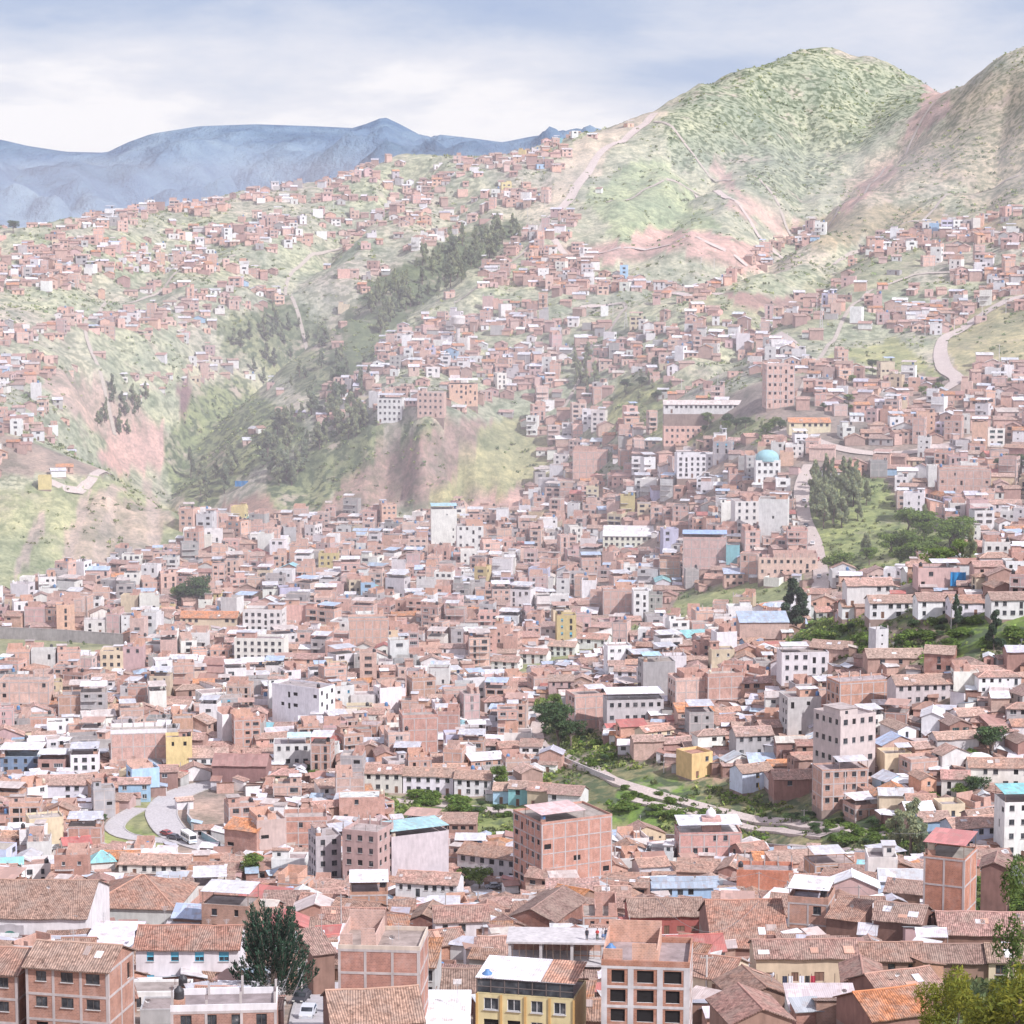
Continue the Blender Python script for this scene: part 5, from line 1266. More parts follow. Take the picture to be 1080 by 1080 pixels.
# which of them are seen, and how large: a coarse item buffer, near ones first
S = 1.0
buf = np.zeros((1080, 1080), bool)
for h in HOUSES:
    sp = h['sp']; x, y, z = h['pos']; c, s = math.cos(h['yaw']), math.sin(h['yaw'])
    rise = sp['d']/2*.42 if sp['roof'] in ('gable', 'hip') else 1.0
    P_ = [(x + c*a*sp['w']/2 - s*b*sp['d']/2, y + s*a*sp['w']/2 + c*b*sp['d']/2, zz) for a in (-1, 1) for b in (-1, 1) for zz in (z - .3, z + h['H'])] + [(x, y, z + h['H'] + rise)]
    q = [project(*p) for p in P_]; qx = [a for a, b in q]; qy = [b for a, b in q]
    h['box'] = (min(qx), min(qy), max(qx), max(qy)); h['px'] = sum(qx)/9; h['py'] = (min(qy)+max(qy))/2
for h in sorted(HOUSES, key=lambda h: h['pos'][1]):
    x0, y0, x1, y1 = [int(round(v)) for v in h['box']]
    x0, x1 = max(0, x0), min(1080, x1); y0, y1 = max(0, y0), min(1080, y1)
    if x1 <= x0 or y1 <= y0: h['vis'] = 0; continue
    sub = buf[y0:y1, x0:x1]; h['vis'] = int((~sub).sum())
    e = max(1, (x1-x0)//8); buf[y0 + max(1, (y1-y0)//6):y1, x0+e:max(x0+e, x1-e)] = True
print('houses planned', len(HOUSES), 'seen', sum(h['vis'] > 3 for h in HOUSES))
# ------------------------------------------------------------------ trees and shrubs
def leaf_cloud(name, clumps, n, size, col, mat='leaf', seed=1, droop=0.0, var=.25):
    """many small leaf faces spread through clumps (x, y, z, rx, rz)"""
    g = np.random.default_rng(seed); vs, cs = [], []
    wts = np.array([c[3]**2 * c[4] for c in clumps]) ** .7; wts /= wts.sum()
    for (x, y, z, rx, rz), wt in zip(clumps, wts):
        k = max(6, int(n * wt)); u = g.normal(size=(k, 3)); u /= np.linalg.norm(u, axis=1, keepdims=True)
        rad = g.uniform(.35, 1, (k, 1)) ** .6
        p = u * rad * [rx, rx, rz] + [x, y, z]
        nrm = u + g.normal(size=(k, 3)) * .7 + [0, 0, .35]; nrm /= np.linalg.norm(nrm, axis=1, keepdims=True)
        t = np.cross(nrm, g.normal(size=(k, 3))); t /= np.linalg.norm(t, axis=1, keepdims=True)
        if droop: t = t * (1 - droop) + np.array([0, 0, -droop]); t /= np.linalg.norm(t, axis=1, keepdims=True)
        b = np.cross(nrm, t); s = g.uniform(.6, 1.3, (k, 1)) * size
        a = t * s; b = b * s * (.55 if not droop else .32)
        vs.append(np.stack([p - a - b*.6, p + a*.2 - b, p + a + b*.3, p - a*.2 + b], 1))
        tint = 1 + g.uniform(-var, var) + g.uniform(-var, var, (k, 1)) * .6
        warm = g.uniform(-.12, .2, (k, 1))
        shade = .72 + .38 * np.clip((p[:, 2:3] - (z - rz)) / (2*rz), 0, 1) * 1.0
        cs.append(np.clip(np.array(col) * tint * [1, 1, 1] * (1 + warm * [1, .35, -.6]), .01, 1) * (0*shade + 1))
    v = np.concatenate(vs).reshape(-1, 3); c = np.concatenate(cs)
    me = bpy.data.meshes.new(name); nf = len(v)//4
    me.vertices.add(len(v)); me.vertices.foreach_set('co', v.ravel())
    me.loops.add(len(v)); me.loops.foreach_set('vertex_index', np.arange(len(v)))
    me.polygons.add(nf); me.polygons.foreach_set('loop_start', np.arange(nf)*4); me.update(calc_edges=True)
    me.materials.append(M[mat])
    me.attributes.new('col', 'FLOAT_COLOR', 'FACE').data.foreach_set('color', np.c_[c, np.ones(len(c))].ravel())
    return me
def trunk_mesh(h, r, limbs, seed):
    g = random.Random(seed); b = MB(); p = Vector((0, 0, -.6)); k = 4
    for i in range(k):
        q = Vector((g.uniform(-.03, .03)*h, g.uniform(-.03, .03)*h, h*(i+1)/k)); b.tube(p, q, r*(1-.2*i), r*(.8-.2*i) + .02, 'bark', n=7, cap=False); p = q
    for x, y, z in limbs:
        s = Vector((0, 0, max(h*.35, z*.55))); m = s.lerp(Vector((x, y, z)), .5) + Vector((0, 0, .3)); b.tube(s, m, r*.5, r*.32, 'bark', n=5, cap=False); b.tube(m, (x, y, z), r*.32, r*.1, 'bark', n=5, cap=False)
    return b.mesh('trunk')
TV = {}
def tree_kinds():
    for i in range(4):
        g = random.Random(i+300); cl = []
        for k in range(14):
            a = g.uniform(0, 6.28); z = 2.6 + 10.4*k/13; r = g.uniform(.3, 1.9)*(1.25 - .85*k/13); cl.append((r*math.cos(a), r*math.sin(a), z, g.uniform(.7, 1.2)*(1.25-.6*k/13), g.uniform(.9, 1.5)))
        TV['pine', i] = (leaf_cloud('crown', cl, 5200, .34, (.06, .095, .065), 'needle', seed=i+119, droop=.45), trunk_mesh(12, .22, [c[:3] for c in cl[:6]], i+119), 14)
    for i in range(4):               # round broadleaf, unit: about 7 m tall
        g = random.Random(i); cl = []
        for k in range(13):
            a = g.uniform(0, 6.28); r = g.uniform(.3, 1.9); z = g.uniform(3.0, 6.2); cl.append((r*math.cos(a), r*math.sin(a), z, g.uniform(.8, 1.35), g.uniform(.6, 1.1)))
        cl.append((0, 0, 5.6, 1.4, 1.3))
        TV['broad', i] = (leaf_cloud('crown', cl, 2600, .20, (.17, .25, .075), seed=i), trunk_mesh(5, .2, [c[:3] for c in cl[:7]], i), 7)
        TV['dark', i] = (leaf_cloud('crown', cl, 2600, .20, (.095, .155, .08), seed=i+50), TV['broad', i][1], 7)
        cl = []                      # eucalyptus: tall, ragged, in upright tiers, about 14 m
        for k in range(12):
            a = g.uniform(0, 6.28); z = 3.5 + 9.6*k/11; r = g.uniform(.2, 1.5)*(1.25 - .8*k/11); cl.append((r*math.cos(a), r*math.sin(a), z, g.uniform(.6, 1.15)*(1.2-.55*k/11), g.uniform(.9, 1.6)))
        TV['euc', i] = (leaf_cloud('crown', cl, 3600, .40, (.34, .385, .27), seed=i+9, droop=.6), trunk_mesh(12, .22, [c[:3] for c in cl[:6]], i+9), 14)
        TV['eucdark', i] = (leaf_cloud('crown', cl, 3600, .40, (.26, .315, .235), seed=i+19, droop=.6), TV['euc', i][1], 14)
        cl = [(g.uniform(-.8, .8), g.uniform(-.8, .8), g.uniform(.4, 1.5), g.uniform(.5, .9), g.uniform(.4, .8)) for k in range(8)]
        TV['bush', i] = (leaf_cloud('foliage', cl, 1200, .16, (.16, .245, .07), seed=i+29), None, 2.2)
        TV['yellow', i] = (leaf_cloud('foliage', cl, 1200, .14, (.55, .42, .08), seed=i+39), None, 2.2)
        cl = [(g.uniform(-.3, .3)*(1.15-k/9), g.uniform(-.3, .3)*(1.15-k/9), .8+k*.78, 1.1*(1.1-k/9), .7) for k in range(9)]
        TV['cypress', i] = (leaf_cloud('crown', cl, 2200, .2, (.055, .10, .065), 'needle', seed=i+69, droop=.2), trunk_mesh(6, .2, [], i), 8)
tree_kinds()
TREES = []
NAMES = {'broad': ('broadleaf_tree', 'tree'), 'dark': ('broadleaf_tree', 'tree'), 'euc': ('eucalyptus_tree', 'tree'), 'eucdark': ('eucalyptus_tree', 'tree'), 'bush': ('bush', 'bush'), 'yellow': ('flowering_bush', 'bush'), 'cypress': ('conifer_tree', 'tree'), 'pine': ('eucalyptus_tree', 'tree')}
def tree(px, base, hpx, kind, label=None, group=None, wide=1.0, x=None, y=None, z=None):
    g = random.Random(len(TREES)*13 + 3)
    if x is None: x, y, z = ground(px, base)
    cr, tr, H0 = TV[kind, g.randrange(4)]
    s = hpx * (y*CT - z*ST) / F / H0
    if s <= 0: return
    nm, cat = NAMES[kind]; rot = (0, 0, g.uniform(0, 6.28))
    if tr is None:
        o = link(nm, cr, None, (x, y, z - .1), rot, (s*wide, s*wide, s)); root = o
    else:
        root = empty(nm, (x, y, z - .1), rot[2]); root.scale = (s*wide, s*wide, s)
        link('crown', cr, root); link('trunk', tr, root)
    tag(root, label, cat, group)
    q = project(x, y, z + hpx*.5*(y*CT-z*ST)/F)
    TREES.append(dict(obj=root, px=q[0], py=q[1], y=y, kind=kind, cat=cat, label=label, group=group, vis=1, area=hpx**2))
    occupy(x, y, 1.5)
    return root

# the dark conifer in the near street: upswept boughs with needle tufts
def hero_conifer():
    x, y, z = ground(288, 1060); H = 98 * (y*CT - z*ST) / F
    root = empty('conifer_tree', (x, y, z - .2)); tag(root, 'tall dark conifer with upswept spiky branches beside the street', 'tree')
    g = np.random.default_rng(5); B = MB(); B.tube((0, 0, -.5), (0, 0, H*.55), .35, .2, 'bark', n=9, cap=False); B.tube((0, 0, H*.55), (.1, 0, H*.92), .2, .05, 'bark', n=7, cap=False)
    cl = []; vs = []; cs = []
    for k in range(84):
        t = (k + .5) / 84; z0 = H*(.10 + .66*t); a = k*2.4 + g.uniform(-.3, .3); L_ = H*(.66 - .36*t)*g.uniform(.75, 1.1)
        up = .42 + .80*t; pts = [Vector((0, 0, z0))]
        for i in range(1, 7):
            f = i/6; pts.append(Vector((math.cos(a)*L_*f*(1-.28*f), math.sin(a)*L_*f*(1-.28*f), z0 + L_*up*(.22*f + .78*f*f))))
        for p, q in zip(pts[:-1], pts[1:]): B.tube(p, q, .07, .04, 'bark', n=4, cap=False)
        for i in range(150):
            f = g.uniform(.18, 1) ** .7; j = min(5, int(f*6)); p = pts[j].lerp(pts[j+1], f*6-j) if j < 6 else pts[6]
            d = (pts[j+1]-pts[j]).normalized(); o_ = Vector(g.normal(size=3)); o_ -= d*o_.dot(d); o_.normalize()
            r = .75*(1.12-f) + .14; c0 = p + o_*r*g.uniform(.2, 1)
            n_ = (d*.75 + o_*.55 + Vector((0, 0, .35))).normalized(); s = g.uniform(.18, .36); w_ = n_.cross(Vector(g.normal(size=3))).normalized()*s*.34
            vs += [c0 - w_, c0 + w_, c0 + n_*s*1.2 + w_*.3, c0 + n_*s*1.2 - w_*.3]
            m = g.uniform(.55, 1.35)*(.8+.35*f); cs.append((.048*m, .095*m, .068*m, 1))
    me = bpy.data.meshes.new('crown'); me.from_pydata([tuple(v) for v in vs], [], [tuple(range(4*i, 4*i+4)) for i in range(len(vs)//4)]); me.materials.append(M['needle'])
    me.attributes.new('col', 'FLOAT_COLOR', 'FACE').data.foreach_set('color', [c for q in cs for c in q])
    link('crown', me, root); B.build('trunk', root)
hero_conifer()

T1 = [(267,928,30,'broad','round bright green tree at the end of the junction street',1.3),(198,645,34,'dark','dark tree cluster member beside the valley school roof',1.1),(213,644,38,'dark','tallest of the dark trees behind the orange school roof',1.1),(186,643,24,'broad','small tree beside the dark school trees',1.2),
 (838,666,58,'pine','tall ragged eucalyptus standing alone below the spur',1.5),(1048,686,44,'pine','dark pointed conifer in front of the crest houses',1.25),(1009,664,38,'pine','slim eucalyptus in front of low white crest house',1.0),(527,838,32,'broad','round green tree above the light blue house',1.0),
 (588,790,52,'dark','big dark tree at the bend of the gully path',1.1),(575,776,36,'dark','dark tree leaning over the gully path',1.2),(602,788,30,'dark','low dark tree beside the gully wall',1.4),(586,758,28,'broad','green tree where the gully path begins',.9),
 (375,815,20,'broad','small green tree behind the white colonial row',.8),(372,826,16,'yellow','yellow flowering bush beside the embankment',1.0),(540,815,16,'broad','little tree beside turquoise house',1.0),
 (668,790,14,'cypress','small dark conifer in front of brown wall',1.0),(960,906,66,'euc','tall grey green eucalyptus at the end of green slope',1.9),(945,900,48,'euc','shorter eucalyptus beside the tall grey green one',1.7),(975,908,40,'eucdark','dark eucalyptus leaning over the dirt track',1.6),
 (1046,800,36,'dark','dark tree above the long white house',1.3),(1030,845,28,'dark','dark tree beside small white house with brown roof',1.3),(1012,846,22,'broad','light green tree beside small white house with brown roof',1.2),
 (505,938,26,'broad','leafy green tree at the junction with parked cars',1.5),(490,936,22,'broad','leafy tree in front of the slanting white house',1.3),(452,958,24,'dark','dark tree in front of the long white house',1.0),(476,956,22,'broad','pale tree beside the dark street tree',.9),
 (676,616,16,'dark','dark round tree in the valley beside brick houses',1.3),(692,616,14,'broad','pale round tree in the valley beside brick houses',1.4),(196,786,18,'dark','dark tree between small houses near gridded block',1.1),(214,785,12,'broad','small tree near gridded block',1.2),
 (90,872,16,'dark','dark tree behind the small lawn',1.0),(108,870,12,'dark','bush-like tree at the edge of small lawn',1.2),(648,655,16,'broad','small tree beside the valley path',1.2),(660,652,12,'broad','little green tree at the white windowed block',1.2),(14,246,14,'dark','lone round tree on the skyline ridge',1.3),
 (1024,603,50,'euc','tallest eucalyptus behind the spur crest',.9),(1068,502,24,'dark','dark tree at the photo edge above the hollow',1.6),(1056,500,18,'dark','dark tree beside wide brick block on the hill',1.5),(540,745,10,'broad','little tree below the pale path',1.2)]
for px, b, h, k, lab, wd in T1: tree(px, b, h, k, lab, None, wd)
def grove(poly, n, hr, kinds, label, group, seed, wide=1.2):
    g = random.Random(seed); x0, x1 = min(p[0] for p in poly), max(p[0] for p in poly); y0, y1 = min(p[1] for p in poly), max(p[1] for p in poly); k = 0
    for _ in range(n*30):
        px, py = g.uniform(x0, x1), g.uniform(y0, y1)
        if not inpoly(px, py, poly): continue
        x, y, z = ground(px, py)
        if occupied(x, y, 1.0): continue
        tree(px, py, g.uniform(*hr), g.choice(kinds), label, group, g.uniform(.8, 1.3)*wide); k += 1
        if k >= n: break
grove([(852,520),(880,505),(905,512),(918,540),(900,560),(865,558)], 26, (26, 44), ['euc'], 'pale eucalyptus in the dense grove above the green hollow', 'eucalyptus grove above the hollow', 1)
grove([(905,585),(935,560),(985,565),(1020,575),(1030,605),(960,612),(900,612),(862,612)], 24, (18, 34), ['euc', 'broad', 'broad'], 'tree in the loose wood on the slope behind the spur', 'trees behind the spur', 2, 1.4)
grove([(385,335),(400,308),(470,262),(545,238),(548,256),(490,298),(430,332),(400,356)], 95, (10, 27), ['eucdark', 'euc', 'euc'], 'eucalyptus in the dark diagonal plantation on the hillside', 'eucalyptus plantation on the hillside', 3, 1.35)
grove([(268,500),(300,440),(345,430),(395,452),(330,490),(300,520)], 40, (18, 34), ['euc', 'euc', 'eucdark'], 'tree on the steep side of the ravine', 'trees on the ravine side', 4, 1.5)
grove([(235,380),(250,340),(300,335),(360,370),(365,400),(300,420)], 30, (12, 22), ['euc', 'eucdark'], 'small tree on the slope above the ravine', 'trees above the ravine', 5, 1.3)
grove([(95,455),(120,410),(165,425),(150,450),(120,470)], 16, (14, 24), ['euc', 'eucdark'], 'tree beside the pink earth of the ravine', 'trees beside the pink earth', 6, 1.2)
grove([(190,530),(200,500),(260,490),(240,530)], 12, (20, 34), ['euc', 'eucdark'], 'tree at the mouth of the ravine', 'trees at the ravine mouth', 7, 1.3)
grove([(596,410),(605,385),(628,380),(630,412)], 8, (16, 26), ['euc'], 'pale tree in the small clump among hillside blocks', 'clump among hillside blocks', 8)
grove([(340,425),(360,385),(400,380),(390,420)], 12, (12, 20), ['eucdark', 'dark'], 'dark tree among the hillside shacks', 'trees among hillside shacks', 9, 1.3)
grove([(705,462),(720,445),(830,450),(830,464)], 16, (8, 16), ['dark', 'broad', 'euc'], 'low tree in the green strip below the long white school', 'trees below the long school', 10, 1.5)
grove([(315,815),(350,822),(372,832),(330,832)], 8, (9, 15), ['dark', 'dark', 'broad'], 'dark clipped tree along the road embankment', 'trees along the road embankment', 11, 1.5)
grove([(405,835),(500,850),(590,866),(570,868),(480,858),(405,842)], 16, (7, 14), ['bush', 'dark'], 'dark bush along the embankment below colonial row', 'bushes along the embankment', 12, 1.5)
grove([(640,385),(690,375),(720,400),(690,430),(650,420)], 10, (9, 16), ['dark', 'euc'], 'small dark tree in the hillside fold', 'trees in the hillside fold', 13, 1.4)
grove([(780,425),(830,400),(960,385),(1060,400),(960,440),(860,445)], 14, (7, 14), ['dark', 'broad'], 'small tree scattered between hillside houses', 'trees between hillside houses', 14, 1.4)
grove([(985,985),(1000,940),(1050,920),(1075,900),(1078,980),(1030,985)], 20, (14, 26), ['bush', 'bush', 'dark'], 'lush bush on the green bank beside the brick tower', 'bushes on the green bank', 15, 1.2)
grove([(655,828),(740,848),(745,862),(690,868),(650,858)], 16, (6, 11), ['bush'], 'bright green bush on the slope behind the domed tank house', 'bushes on the bright slope', 16, 1.6)
grove([(800,865),(880,858),(960,878),(975,895),(880,890)], 26, (7, 13), ['bush', 'bush', 'dark'], 'lush bush on the terraced green slope', 'bushes on the terraced slope', 17, 1.7)
grove([(860,672),(960,650),(1080,652),(1080,690),(960,690),(830,692)], 34, (7, 13), ['bush', 'bush', 'dark'], 'lush bush on the bank below the crest houses', 'bushes below the crest houses', 18, 1.8)
grove([(970,830),(1000,790),(1040,800),(1010,850),(960,850)], 14, (10, 20), ['broad', 'bush', 'dark'], 'green tree among the houses on the spur', 'trees among the spur houses', 19, 1.4)
grove([(585,778),(625,775),(650,800),(620,812)], 10, (6, 11), ['bush', 'dark'], 'bush on the rough ground beside the gully wall', 'bushes beside the gully wall', 20, 1.4)
# near trees that rise into the lower corner
for px, top, Y, hh, k, lab, wd in [(1012,1036,150,7,'broad','yellowing near bush in the lower corner',1.0),(1046,1022,140,8,'broad','near leafy tree in the lower corner',1.0),(1080,1008,132,9,'broad','near tree cut off by the photo edge',1.3),(1072,905,150,15,'euc','tall near tree with hanging leaves at the photo edge',.7)]:
    a, s = slopes(px, top); x, z = a*Y, s*Y
    cr, tr, H0 = TV[k, 1]; sc = hh/H0
    root = empty(NAMES[k][0], (x, Y, z-hh), 1.0*px); root.scale = (sc*wd, sc*wd, sc); tag(root, lab, 'tree')
    n_ = 7000; me = leaf_cloud('crown', [(g_.uniform(-1.9,1.9), g_.uniform(-1.9,1.9), g_.uniform(2.4,6.3), g_.uniform(.5,1.1), g_.uniform(.5,.9)) for g_ in [random.Random(px)] for _ in range(20)] if k == 'broad' else [(g_.uniform(-1,1), g_.uniform(-1,1), g_.uniform(3,13), .7, 1.3) for g_ in [random.Random(px)] for _ in range(12)], n_ if k == 'broad' else 2600, .13 if k == 'broad' else .18, (.22,.235,.05) if k == 'broad' else (.12,.17,.06), seed=px, droop=.25)
    link('crown', me, root); link('trunk', trunk_mesh(H0*.75, .16, [(1,.5,4),(-1,.3,4.5),(.2,-1,5)], px), root)

# scrub on the slopes: nobody could count it
def scrub(seed=3, N=260000, j0=0, j1=None, boost=1.0, cols=((.10, .145, .075), (.20, .215, .10))):
    g = np.random.default_rng(seed)
    i = g.integers(int(NA*.18), int(NA*.82), N); j = g.integers(j0, j1 or NY, N)
    w = SCR[i, j]; vis = hidden_by(GX[i, j], GY[i, j], GZ[i, j]) < 1.5
    cl = fbm(GX[i, j]/28, GY[i, j]/36, 77, 3)
    ok = (w > .05) & vis & (np.abs(GA[i, j]) < .24) & (g.random(N) < w * np.clip((cl - .35) * 5.5 * boost, .02*boost, 1))
    if j0 > 0:
        for pts_, w_ in ROADS:
            for q in pts_[::2]: ok &= (GX[i, j]-q[0])**2 + (GY[i, j]-q[1])**2 > (w_/2+3.2)**2
    if j0 > 0: ok &= ((GZ[i, j]*.30 + cl*2.2) % 1 > .46) & (g.random(N) < .75)
    i, j = i[ok], j[ok]
    x = GX[i, j] + g.normal(0, 1.5, len(i)); y = GY[i, j] + g.normal(0, 3, len(i)); z = height(x, y)
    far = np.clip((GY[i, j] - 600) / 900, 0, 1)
    k = 9; n = len(i); s = (g.uniform(.3, .85, n) * (1 + .45*far))[:, None, None]
    c = g.normal(size=(n, k, 3)) * [.75, .75, .35] + [0, 0, .45]; c = np.stack([x, y, z], -1)[:, None] + c*s
    t = g.normal(size=(n, k, 3)); t /= np.linalg.norm(t, axis=2, keepdims=True); b = np.cross(t, g.normal(size=(n, k, 3))); b /= np.linalg.norm(b, axis=2, keepdims=True)
    t = t*s*.62; b = b*s*.42
    v = np.stack([c-t-b, c+t-b*.6, c+t*.8+b, c-t*.7+b], 2).reshape(-1, 3)
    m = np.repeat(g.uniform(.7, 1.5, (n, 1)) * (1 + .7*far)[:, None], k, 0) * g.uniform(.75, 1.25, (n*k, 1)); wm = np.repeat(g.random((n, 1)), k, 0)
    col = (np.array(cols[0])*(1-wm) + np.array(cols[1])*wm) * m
    me = bpy.data.meshes.new('scrub'); nf = n*k
    me.vertices.add(nf*4); me.vertices.foreach_set('co', v.ravel()); me.loops.add(nf*4); me.loops.foreach_set('vertex_index', np.arange(nf*4))
    me.polygons.add(nf); me.polygons.foreach_set('loop_start', np.arange(nf)*4); me.update(calc_edges=True); me.materials.append(M['leaf'])
    me.attributes.new('col', 'FLOAT_COLOR', 'FACE').data.foreach_set('color', np.c_[col, np.ones(nf)].ravel())
    o = bpy.data.objects.new('shrubbery', me); COL.objects.link(o); tag(o, 'wild scrub and bushes dotted over the green hillsides' if j0 == 0 else 'rough lush weeds and low bushes on the nearer green slopes', kind='stuff')
    print('scrub', n)
scrub()
scrub(5, 260000, int((math.log(520)-LY[0])/(LY[-1]-LY[0])*NY), int((math.log(930)-LY[0])/(LY[-1]-LY[0])*NY), 1.0, ((.135, .23, .055), (.27, .30, .11)))
# ------------------------------------------------------------------ things of the street
def at(px, py, up=0.0):
    x, y, z = ground(px, py); return (x, y, z + up)
def car(px, py, yaw, col, label, up=.25, group=None):
    root = empty('parked_car', at(px, py, up), R(yaw)); tag(root, label, 'car', group)
    b = MB(); pr = [(-2.1,.35),(-2.1,.75),(-1.95,.85),(-1.1,.95),(-.6,1.42),(1.0,1.45),(1.65,.98),(2.05,.92),(2.1,.38)]   # side outline, nose at -x
    for s, y in ((-1, -.82), (1, .82)): f = [(x, y, z) for x, z in pr]; b.face(f[::-1] if s < 0 else f, 'paint', col)
    for (x0, z0), (x1, z1) in zip(pr, pr[1:] + pr[:1]): b.face([(x0,-.82,z0),(x0,.82,z0),(x1,.82,z1),(x1,-.82,z1)], 'paint', col)
    b.build('body', root)
    w = MB(); w.face([(-1.07,-.7,.99),(-.63,-.7,1.38),(-.63,.7,1.38),(-1.07,.7,.99)], 'pane'); w.v = [(x-.02, y, z+.01) for x, y, z in w.v]; w.build('windscreen', root)
    w = MB(); w.face([(1.05,-.7,1.42),(1.62,-.7,1.02),(1.62,.7,1.02),(1.05,.7,1.42)], 'pane'); w.v = [(x+.02, y, z+.01) for x, y, z in w.v]; w.build('rear_window', root)
    for s in (-1, 1):
        w = MB(); q = [(-.95, s*.825, .98), (1.45, s*.825, 1.0), (.95, s*.825, 1.38), (-.55, s*.825, 1.36)]; w.face(q if s < 0 else q[::-1], 'pane'); w.build('side_window', root)
        w = MB(); w.box((-2.13, s*.55-.18, .62), (-2.1, s*.55+.18, .78), 'paint', (.8,.8,.75)); w.build('headlight', root)
        for x in (-1.3, 1.3):
            w = MB(); w.tube((x, s*.62, .33), (x, s*.86, .33), .33, .33, 'paint', (.03,.03,.03), n=12); t_ = w.build('wheel', root)
            w = MB(); w.tube((x, s*.84, .33), (x, s*.875, .33), .18, .18, 'paint', (.5,.5,.5), n=8); w.build('rim', t_)
    return root
def bus(px, py, yaw):
    root = empty('bus', at(px, py, .3), R(yaw)); tag(root, 'small white bus driving down the curving road', 'bus')
    b = MB(); b.box((-3.4, -1.1, .4), (3.4, 1.1, 2.75), 'paint', (.82,.82,.80)); b.box((-3.2, -1.0, 2.752), (3.2, 1.0, 2.86), 'paint', (.84,.84,.82)); b.box((-3.42, -1.12, .72), (3.42, 1.12, .9), 'paint', (.25,.4,.55)); b.build('body', root)
    w = MB(); w.face([(-3.43,-.95,1.45),(-3.43,.95,1.45),(-3.43,.95,2.45),(-3.43,-.95,2.45)][::-1], 'pane'); w.build('windscreen', root)
    w = MB(); w.face([(3.43,-.85,1.55),(3.43,.85,1.55),(3.43,.85,2.35),(3.43,-.85,2.35)], 'pane'); w.build('rear_window', root)
    for s in (-1, 1):
        for i in range(5): w = MB(); x = -2.9 + i*1.2; q = [(x, s*1.115, 1.5), (x+1.0, s*1.115, 1.5), (x+1.0, s*1.115, 2.35), (x, s*1.115, 2.35)]; w.face(q if s < 0 else q[::-1], 'pane'); w.build('side_window', root)
        w = MB(); w.box((-3.46, s*.75-.2, .95), (-3.42, s*.75+.2, 1.15), 'paint', (.85,.85,.8)); w.build('headlight', root)
        for x in (-2.1, 2.1):
            w = MB(); w.tube((x, s*.85, .45), (x, s*1.14, .45), .45, .45, 'paint', (.03,.03,.03), n=12); w.build('wheel', root)
bus(199, 889, 118)
car(325, 1074, 85, (.55,.57,.6), 'silver car parked on the street under the dark conifer')
car(318, 1058, 80, (.05,.05,.06), 'black car parked behind the silver car')
car(322, 1048, 78, (.2,.2,.22), 'dark grey car parked farthest up the conifer street')
car(184, 886, 150, (.12,.12,.14), 'dark car on the curving road beside the white bus')
car(176, 882, 140, (.35,.1,.1), 'maroon car at the inside of the curving road')
car(216, 899, 10, (.7,.7,.7), 'white car at the foot of the curving road')
car(531, 938, 10, (.1,.11,.13), 'black car parked at the street junction')
car(520, 938, 12, (.35,.37,.4), 'grey car parked beside the black junction car')
car(545, 936, -8, (.15,.2,.35), 'blue car parked at the street junction')
car(322, 832, 20, (.6,.6,.6), 'pale car on the embankment road')
car(315, 829, 22, (.75,.75,.75), 'white car on the embankment road')
car(662, 1096, 60, (.8,.8,.8), 'white car parked at the bottom of the sloping lane')
for k, (px, py, yw, c_) in enumerate([(864,610,80,(.6,.6,.62)),(862,592,78,(.45,.08,.07)),(857,575,75,(.75,.75,.75)),(850,556,75,(.1,.12,.16)),(848,530,90,(.7,.7,.7)),(600,683,20,(.7,.7,.72)),(700,660,20,(.12,.14,.2))]):
    car(px, py, yw, c_, ['pale car low on the valley road','red car on the valley road','white car halfway up the valley road','black car on the upper valley road','white car at the top of the valley road','white car on the pale valley path','dark car where the pale path climbs','black car entering the road bend','white car at the top of the road bend','grey car in the middle of the road bend','red car on the side road beside lawn'][k])
# blue motor taxi
r_ = empty('motor_taxi', at(347, 1068, .3), R(80)); tag(r_, 'blue three wheeled motor taxi with a hooded cab on the street', 'motor taxi')
b = MB(); b.box((-.9,-.55,.35),(.7,.55,.95),'paint',(.06,.22,.42)); b.tube((-1.4,0,.9),(-1.1,0,.45),.06,.08,'paint',(.1,.1,.1)); b.build('body', r_)
b = MB(); pr = [(-.95,.95),(-.75,1.55),(-.2,1.72),(.6,1.6),(.72,.95)]
for (x0,z0),(x1,z1) in zip(pr, pr[1:]): b.face([(x0,-.56,z0),(x1,-.56,z1),(x1,.56,z1),(x0,.56,z0)],'cloth',(.07,.27,.50))
for s in (-1,1): b.face([(x, s*.56, z) for x, z in pr],'cloth',(.05,.22,.42))
b.build('hood', r_)
for x, y in ((-1.35,0),(.35,-.5),(.35,.5)): b = MB(); b.tube((x,y-.06,.25),(x,y+.06,.25),.26,.26,'paint',(.03,.03,.03),n=10); b.build('wheel', r_)

def pole(px, py, hpx, label, group=None, arms=1, wood=True):
    x, y, z = ground(px, py); H = hpx*(y*CT-z*ST)/F/.96; root = empty('utility_pole', (x, y, z)); tag(root, label, 'utility pole', group)
    b = MB(); b.tube((0,0,-.5),(0,0,H),.17,.10,'concrete' if not wood else 'wood',(.6,.56,.52),n=8); b.build('shaft', root)
    for k in range(arms):
        b = MB(); zz = H-.4-.8*k; b.box((-.9,-.06,zz),(.9,.06,zz+.12),'wood',(.45,.40,.36)); a = b.build('crossarm', root)
        for q in (-.75, 0, .75): b = MB(); b.lathe((q,0,zz+.12),[(.05,0),(.08,.06),(.05,.14),(.09,.18),(.02,.26)],'paint',(.6,.5,.45),8); b.build('insulator', a)
    return root, H
p1, H1 = pole(318, 1056, 50, 'utility pole with grey transformer beside the dark conifer', arms=2)
b = MB(); b.box((-.4,-.75,H1*.55),(.4,-.15,H1*.55+1.1),'paint',(.55,.56,.56)); b.lathe((0,-.45,H1*.55+1.1),[(.1,0),(.12,.1),(.06,.25)],'paint',(.5,.4,.35),8); b.build('transformer', p1)
